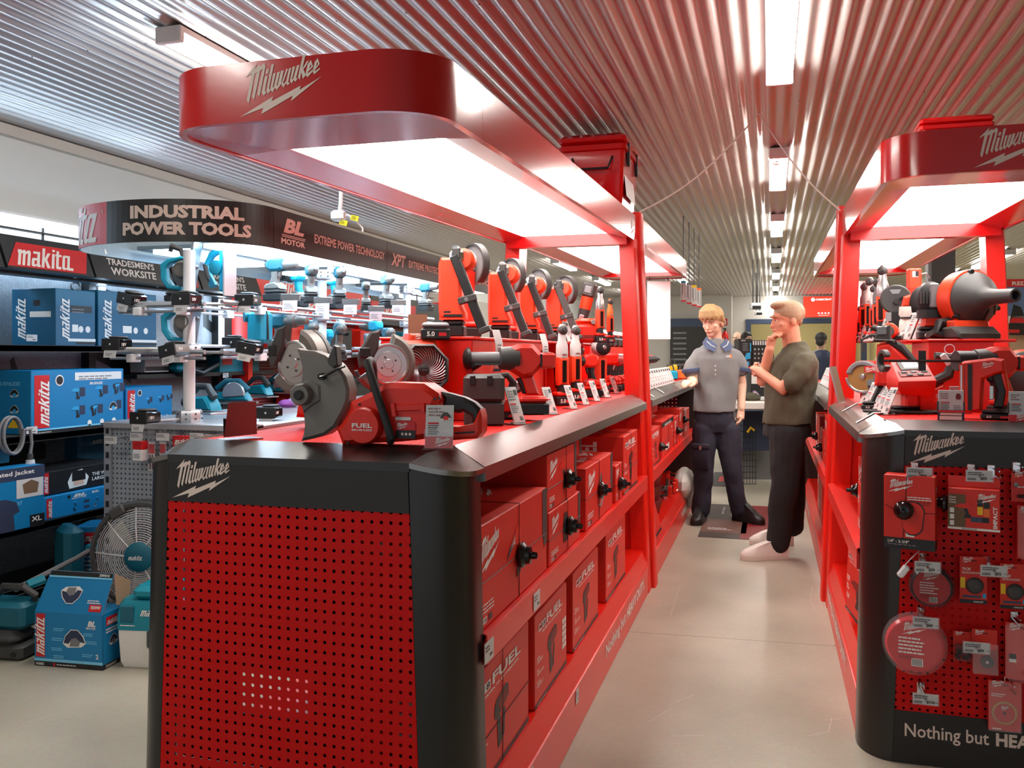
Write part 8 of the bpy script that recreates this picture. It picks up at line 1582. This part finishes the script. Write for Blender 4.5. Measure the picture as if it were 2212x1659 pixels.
a = onZ(1534, 1050, 0); t = thing('floor_mat', 'small dark floor mat with a red square farther along the aisle', 'floor mat', (a.x, a.y, 0), 0); b = MB(); b.box((-.02, 0, .0005), (.3, 1.1, .003), 'header_black'); b.box((.06, .35, .003), (.26, .75, .0036), 'red_print'); b.build('mat', t)
a = onZ(1596, 942, 0); t = thing('floor_mat', 'grey floor sticker near the back counter', 'floor mat', (a.x, a.y, 0), 0); b = MB(); b.box((0, 0, .0005), (.12, .9, .003), 'grey'); b.build('mat', t)
# ================= the back of the shop =================
def slab(name, label, cat, x0, x1, yb, yt, d, m, dep=.3, fn=None, z0=None, bev=.003, group=None, rz=None):
    a, c = at(x0, yb, d), at(x1, yt, d); t = thing(name, label, cat, ((a.x + c.x) / 2, (a.y + c.y) / 2, a.z if z0 is None else z0), math.degrees(YAW) if rz is None else rz, group); w = (x1 - x0) * d / FPX; h = c.z - (a.z if z0 is None else z0); b = MB(); b.box((-w / 2, 0, 0), (w / 2, dep, h), m, bev=bev)
    if fn: fn(b, FRONT(-w / 2, 0, 0), w, h)
    b.build('body', t); return t
def gift(b, M, w, h):
    for q in range(9): b.rect(w * (.02 + .11 * q), h * .82, w * (.09 + .11 * q), h * .98, 'card', M)
    for i in range(5):
        for j in range(4): b.rect(w * (.1 + .17 * i), h * (.12 + .17 * j), w * (.15 + .17 * i), h * (.18 + .17 * j), 'card', M)
    b.rect(w * .25, h * .02, w * .5, h * .12, 'card', M)
slab('gift_card_rack', 'black gift card rack with a striped top on the orange counter', 'card rack', 1625, 1672, 792, 735, 9.6, 'black', .12, gift)
def bl(b, M, w, h):
    b.text('MAKE', 'print_white', M @ TR(w * .2, h * .92, 0), h=h * .04); b.lines(w * .3, h * .82, w * .5, 5, h * .06, 'grey', M); b.rect(w * .86, h * .55, w * .95, h * .85, 'cyan_print', M); b.poly([(w * .35, h * .25, 0), (w * .9, h * .3, 0), (w * .9, h * .52, 0), (w * .6, h * .5, 0)], 'cyan_print', M); b.text('0', 'print_white', M @ TR(w * .12, h * .32, 0), h=h * .12); b.rect(w * .3, h * .05, w * .8, h * .2, 'cyan_print', M)
slab('display_carton', 'black and blue carton on the orange counter', 'carton', 1596, 1624, 793, 732, 9.6, 'black', .2, bl)
a, c = at(1590, 800, 9.5), at(1690, 793, 9.5); t = thing('service_counter', 'grey service counter with an orange edge at the back', 'counter', ((a.x + c.x) / 2, a.y, 0), math.degrees(YAW)); b = MB(); b.box((-.3, 0, a.z), (.6, .5, a.z + .035), 'red_orange', bev=.004); b.build('counter_top', t); b = MB(); b.box((-.28, .04, 0), (.58, .48, a.z), 'grey'); b.build('base', t)
def lng(b, M, w, h):
    b.text('LASTS', 'print_white', M @ TR(w * .42, h * .84, 0), h=h * .05); b.text('50%', 'print_white', M @ TR(w * .42, h * .62, 0), h=h * .15, bold=.03); b.text('LONGER', 'print_white', M @ TR(w * .35, h * .48, 0), h=h * .1, w=w * .6, bold=.03); b.rect(w * .02, h * .6, w * .3, h * .98, 'print_white', M); b.rect(w * .02, h * .9, w * .3, h * .98, 'red_print', M @ TR(0, 0, .0004))
    for cx, an in ((.3, 35), (.6, 0)):
        Q = M @ TR(w * cx, h * .1, 0) @ RZ(an); b.flat(([(w * .1 * math.cos(a), h * .16 + h * .17 * math.sin(a)) for a in [2 * PI * j / 18 for j in range(18)]], [tuple(range(18))]), 'violet', Q); b.flat(([(w * .06 * math.cos(a), h * .16 + h * .12 * math.sin(a)) for a in [2 * PI * j / 18 for j in range(18)]], [tuple(range(18))]), 'print_white', Q @ TR(0, 0, .0005))
slab('battery_stand', 'black carton stand reading 50% LONGER with printed rabbit ears', 'display stand', 1622, 1680, 868, 803, 8.9, 'black', .15, lng)
a = at(1588, 884, 8.7); t = thing('white_table', 'pale folding table near the back counter', 'table', (a.x + .3, a.y, 0), math.degrees(YAW)); b = MB(); b.box((-.4, 0, a.z), (.55, .5, a.z + .075), 'offwhite', bev=.01); b.build('tabletop', t)
for sx in (-.3, .45):
    for sy in (.06, .44): b = MB(); b.cyl((sx, sy, 0), (sx, sy, a.z), .015, 'grey', 8); b.build('leg', t)
zt = a.z + .076
a = at(1622, 866, 8.75); t = thing('folded_jacket', 'crumpled olive jacket on the pale table', 'jacket', (a.x, a.y + .15, zt), 0); b = MB(); b.ball((0, 0, .035), (.08, .08, .045), 'shirt_olive', 12); b.ball((.05, .02, .025), (.06, .07, .035), 'brown', 10); o = fuse('jacket', b, .008, t, 2, 'shirt_olive'); folds(o, .012, 18)
a = at(1655, 866, 8.75); t = thing('tool_pack', 'grey packet lying on the pale table beside the jacket', 'packet', (a.x, a.y + .15, zt), 10); b = MB(); b.box((-.07, -.05, 0), (.07, .05, .04), 'card', bev=.01); b.build('pack', t)
slab('blue_bin', 'blue bin under the pale table', 'bin', 1605, 1668, 905, 888, 9.1, 'navy', .3, z0=.35); 
a = at(1620, 916, 9.0); t = thing('wire_trolley', 'black wire trolley basket under the pale table', 'trolley', (a.x - .05, a.y, .0), math.degrees(YAW)); b = MB()
for q in range(8): b.tube([(-.1 + .03 * q, 0, .02), (-.1 + .03 * q, 0, .62)], .003, 'black', 4)
for q in range(11): b.tube([(-.1, 0, .02 + .06 * q), (.12, 0, .02 + .06 * q)], .003, 'black', 4)
b.build('basket', t); b = MB(); b.tube([(.02, -.02, .55), (.05, -.03, .6), (.09, -.02, .57)], .014, 'yellow', 6); b.build('handle', t)
# projectors, fire sign, extinguisher, screen, dark window, banners
for (x0, x1, yb, yt, d, lb) in ((1623, 1645, 668, 654, 12.5, 'white ceiling projector hanging on twin black poles, nearer of the two'), (1633, 1647, 680, 671, 14.5, 'white ceiling projector hanging on twin black poles, lower and farther')):
    t = slab('projector', lb, 'projector', x0, x1, yb, yt, d, 'white', .14, lambda b, M, w, h: b.rect(w * .1, 0, w * .95, h * .55, 'black', M), bev=.01, group='hanging projectors'); z_ = t.location.z
    for s in (-.03, .03): b = MB(); b.cyl((s, .07, .06), (s, .07, ZC - z_), .008, 'black', 6); b.build('pole', t)
slab('fire_sign', 'red sign with a white extinguisher symbol on the back wall', 'sign', 1562, 1571, 703, 688, 20.03, 'red_print', .01, lambda b, M, w, h: (b.rect(w * .3, h * .12, w * .7, h * .7, 'print_white', M), b.rect(w * .42, h * .7, w * .58, h * .85, 'print_white', M)), bev=0, rz=0)
a = at(1566, 735, 19.97); t = thing('fire_extinguisher', 'red fire extinguisher below its sign on the back wall', 'fire extinguisher', (a.x, a.y, a.z - .3), 0); b = MB(); b.lathe([(.07, 0), (.075, .02), (.075, .42), (.03, .5)], 'red', 14); b.build('cylinder', t); b = MB(); b.cyl((0, 0, .5), (0, 0, .56), .02, 'black', 8); b.box((-.05, -.015, .55), (.03, .015, .575), 'black'); b.build('valve', t); b = MB(); b.cyl((0, 0, .2), (0, 0, .3), .0765, 'print_white', 14); b.build('label', t)
def cres(b, M, w, h):
    b.rect(0, 0, w, h, 'screen_red', M); q = M @ TR(0, 0, .002); b.text('CRESCENT', 'screen_white', q @ TR(w * .34, h * .8, 0), h=h * .09, w=w * .44, bold=.03); b.flat(([(w * .27 + h * .09 * math.cos(a), h * .845 + h * .09 * math.sin(a)) for a in [2 * PI * j / 16 for j in range(16)]], [tuple(range(16))]), 'screen_white', q); b.text('C', 'navy', q @ TR(w * .245, h * .79, .002), h=h * .11)
    for j in range(4): b.rect(w * (.4 + .09 * j), h * .16, w * (.45 + .09 * j), h * .22, 'screen_white', q)
    b.lines(w * .42, h * .08, w * .3, 1, h * .04, 'screen_white', q)
slab('lit_screen', 'red lit screen reading CRESCENT on the back wall', 'screen', 1737, 1812, 685, 640, 19.95, 'black', .06, cres, bev=0, rz=0)
def slat(b, M, w, h):
    b.rect(0, h * .86, w, h, 'frame_blue', M)
    for q in range(7): b.rect(w * .08, h * (.2 + .09 * q), w * .45, h * (.23 + .09 * q), 'grey', M)
slab('dark_shopfront', 'dark window with hung tools in a blue frame on the back wall', 'window display', 1448, 1525, 815, 688, 20.15, 'header_black', .08, slat, rz=0)
for q, (x0, x1, yt, yb, d, m) in enumerate(((1471, 1482, 606, 652, 8.6, 'teal'), (1483, 1494, 610, 657, 9.0, 'grey'), (1494, 1505, 616, 661, 9.4, 'yellow'), (1505, 1515, 622, 664, 9.8, 'orange'))):
    slab('price_banner', 'hanging price banner with a coloured top, %s from the left canopy' % wd_[q], 'banner', x0, x1, yb, yt, d, 'card', .01, lambda b, M, w, h, m=m: (b.rect(0, h * .88, w, h, m, M), b.rect(0, 0, w, h * .08, 'red_print', M), [b.rect(w * (.1 + .2 * j), h * random.uniform(.12, .4), w * (.2 + .2 * j), h * .84, ('grey', 'charcoal', 'white', 'grey')[j], M) for j in range(4)]), bev=0, group='hanging price banners')
    t = [o for o in bpy.data.objects if o.name.startswith('price_banner') and o.parent is None][-1]; b = MB(); b.cyl((0, .005, at(x0, yt, d).z - t.location.z), (0, .005, ZC - t.location.z), .005, 'charcoal', 6); b.build('hanger', t)
# right side behind the kiosk
t = thing('steel_column', 'dark grey steel column behind the right kiosk', 'column', tuple(at(2034, 800, 9.0).xy) + (0,), 0); b = MB(); b.box((-.11, -.1, 0), (.11, .1, ZC - .01), 'charcoal'); b.box((-.14, -.1, 0), (-.11, .1, ZC - .01), 'grey'); b.build('shaft', t)
slab('partition_board', 'plain tan partition board behind the right kiosk', 'partition', 2120, 2330, 1010, 640, 7.4, 'kraft', .04, z0=.001)
def red_p(b, M, w, h):
    b.rect(0, h * .86, w, h, 'red_print', M); q = M @ TR(0, 0, .0006); b.text('REDEEM', 'print_white', q @ TR(w * .1, h * .89, 0), h=h * .07, w=w * .4, bold=.03); b.rect(0, h * .16, w, h * .86, 'poster_blue', M); b.rect(0, 0, w, h * .16, 'header_black', M); b.poly([(w * .05, h * .16, .0006), (w * .32, h * .16, .0006), (w * .22, h * .5, .0006), (w * .12, h * .55, .0006)], 'black', M); b.rect(w * .03, h * .2, w * .32, h * .34, 'print_white', q); b.poly([(w * .06, h * .22, .0012), (w * .28, h * .22, .0012), (w * .24, h * .31, .0012), (w * .1, h * .31, .0012)], 'red_print', M); b.text('REDEEM', 'print_white', q @ TR(w * .34, h * .34, 0), h=h * .05, w=w * .4); b.rect(w * .03, h * .04, w * .2, h * .1, 'red_print', q); b.lines(w * .3, h * .06, w * .5, 1, h * .03, 'grey', q)
slab('promo_poster', 'blue and red poster reading REDEEM on the tan partition', 'poster', 2170, 2330, 724, 603, 7.3, 'card', .012, red_p, bev=0)
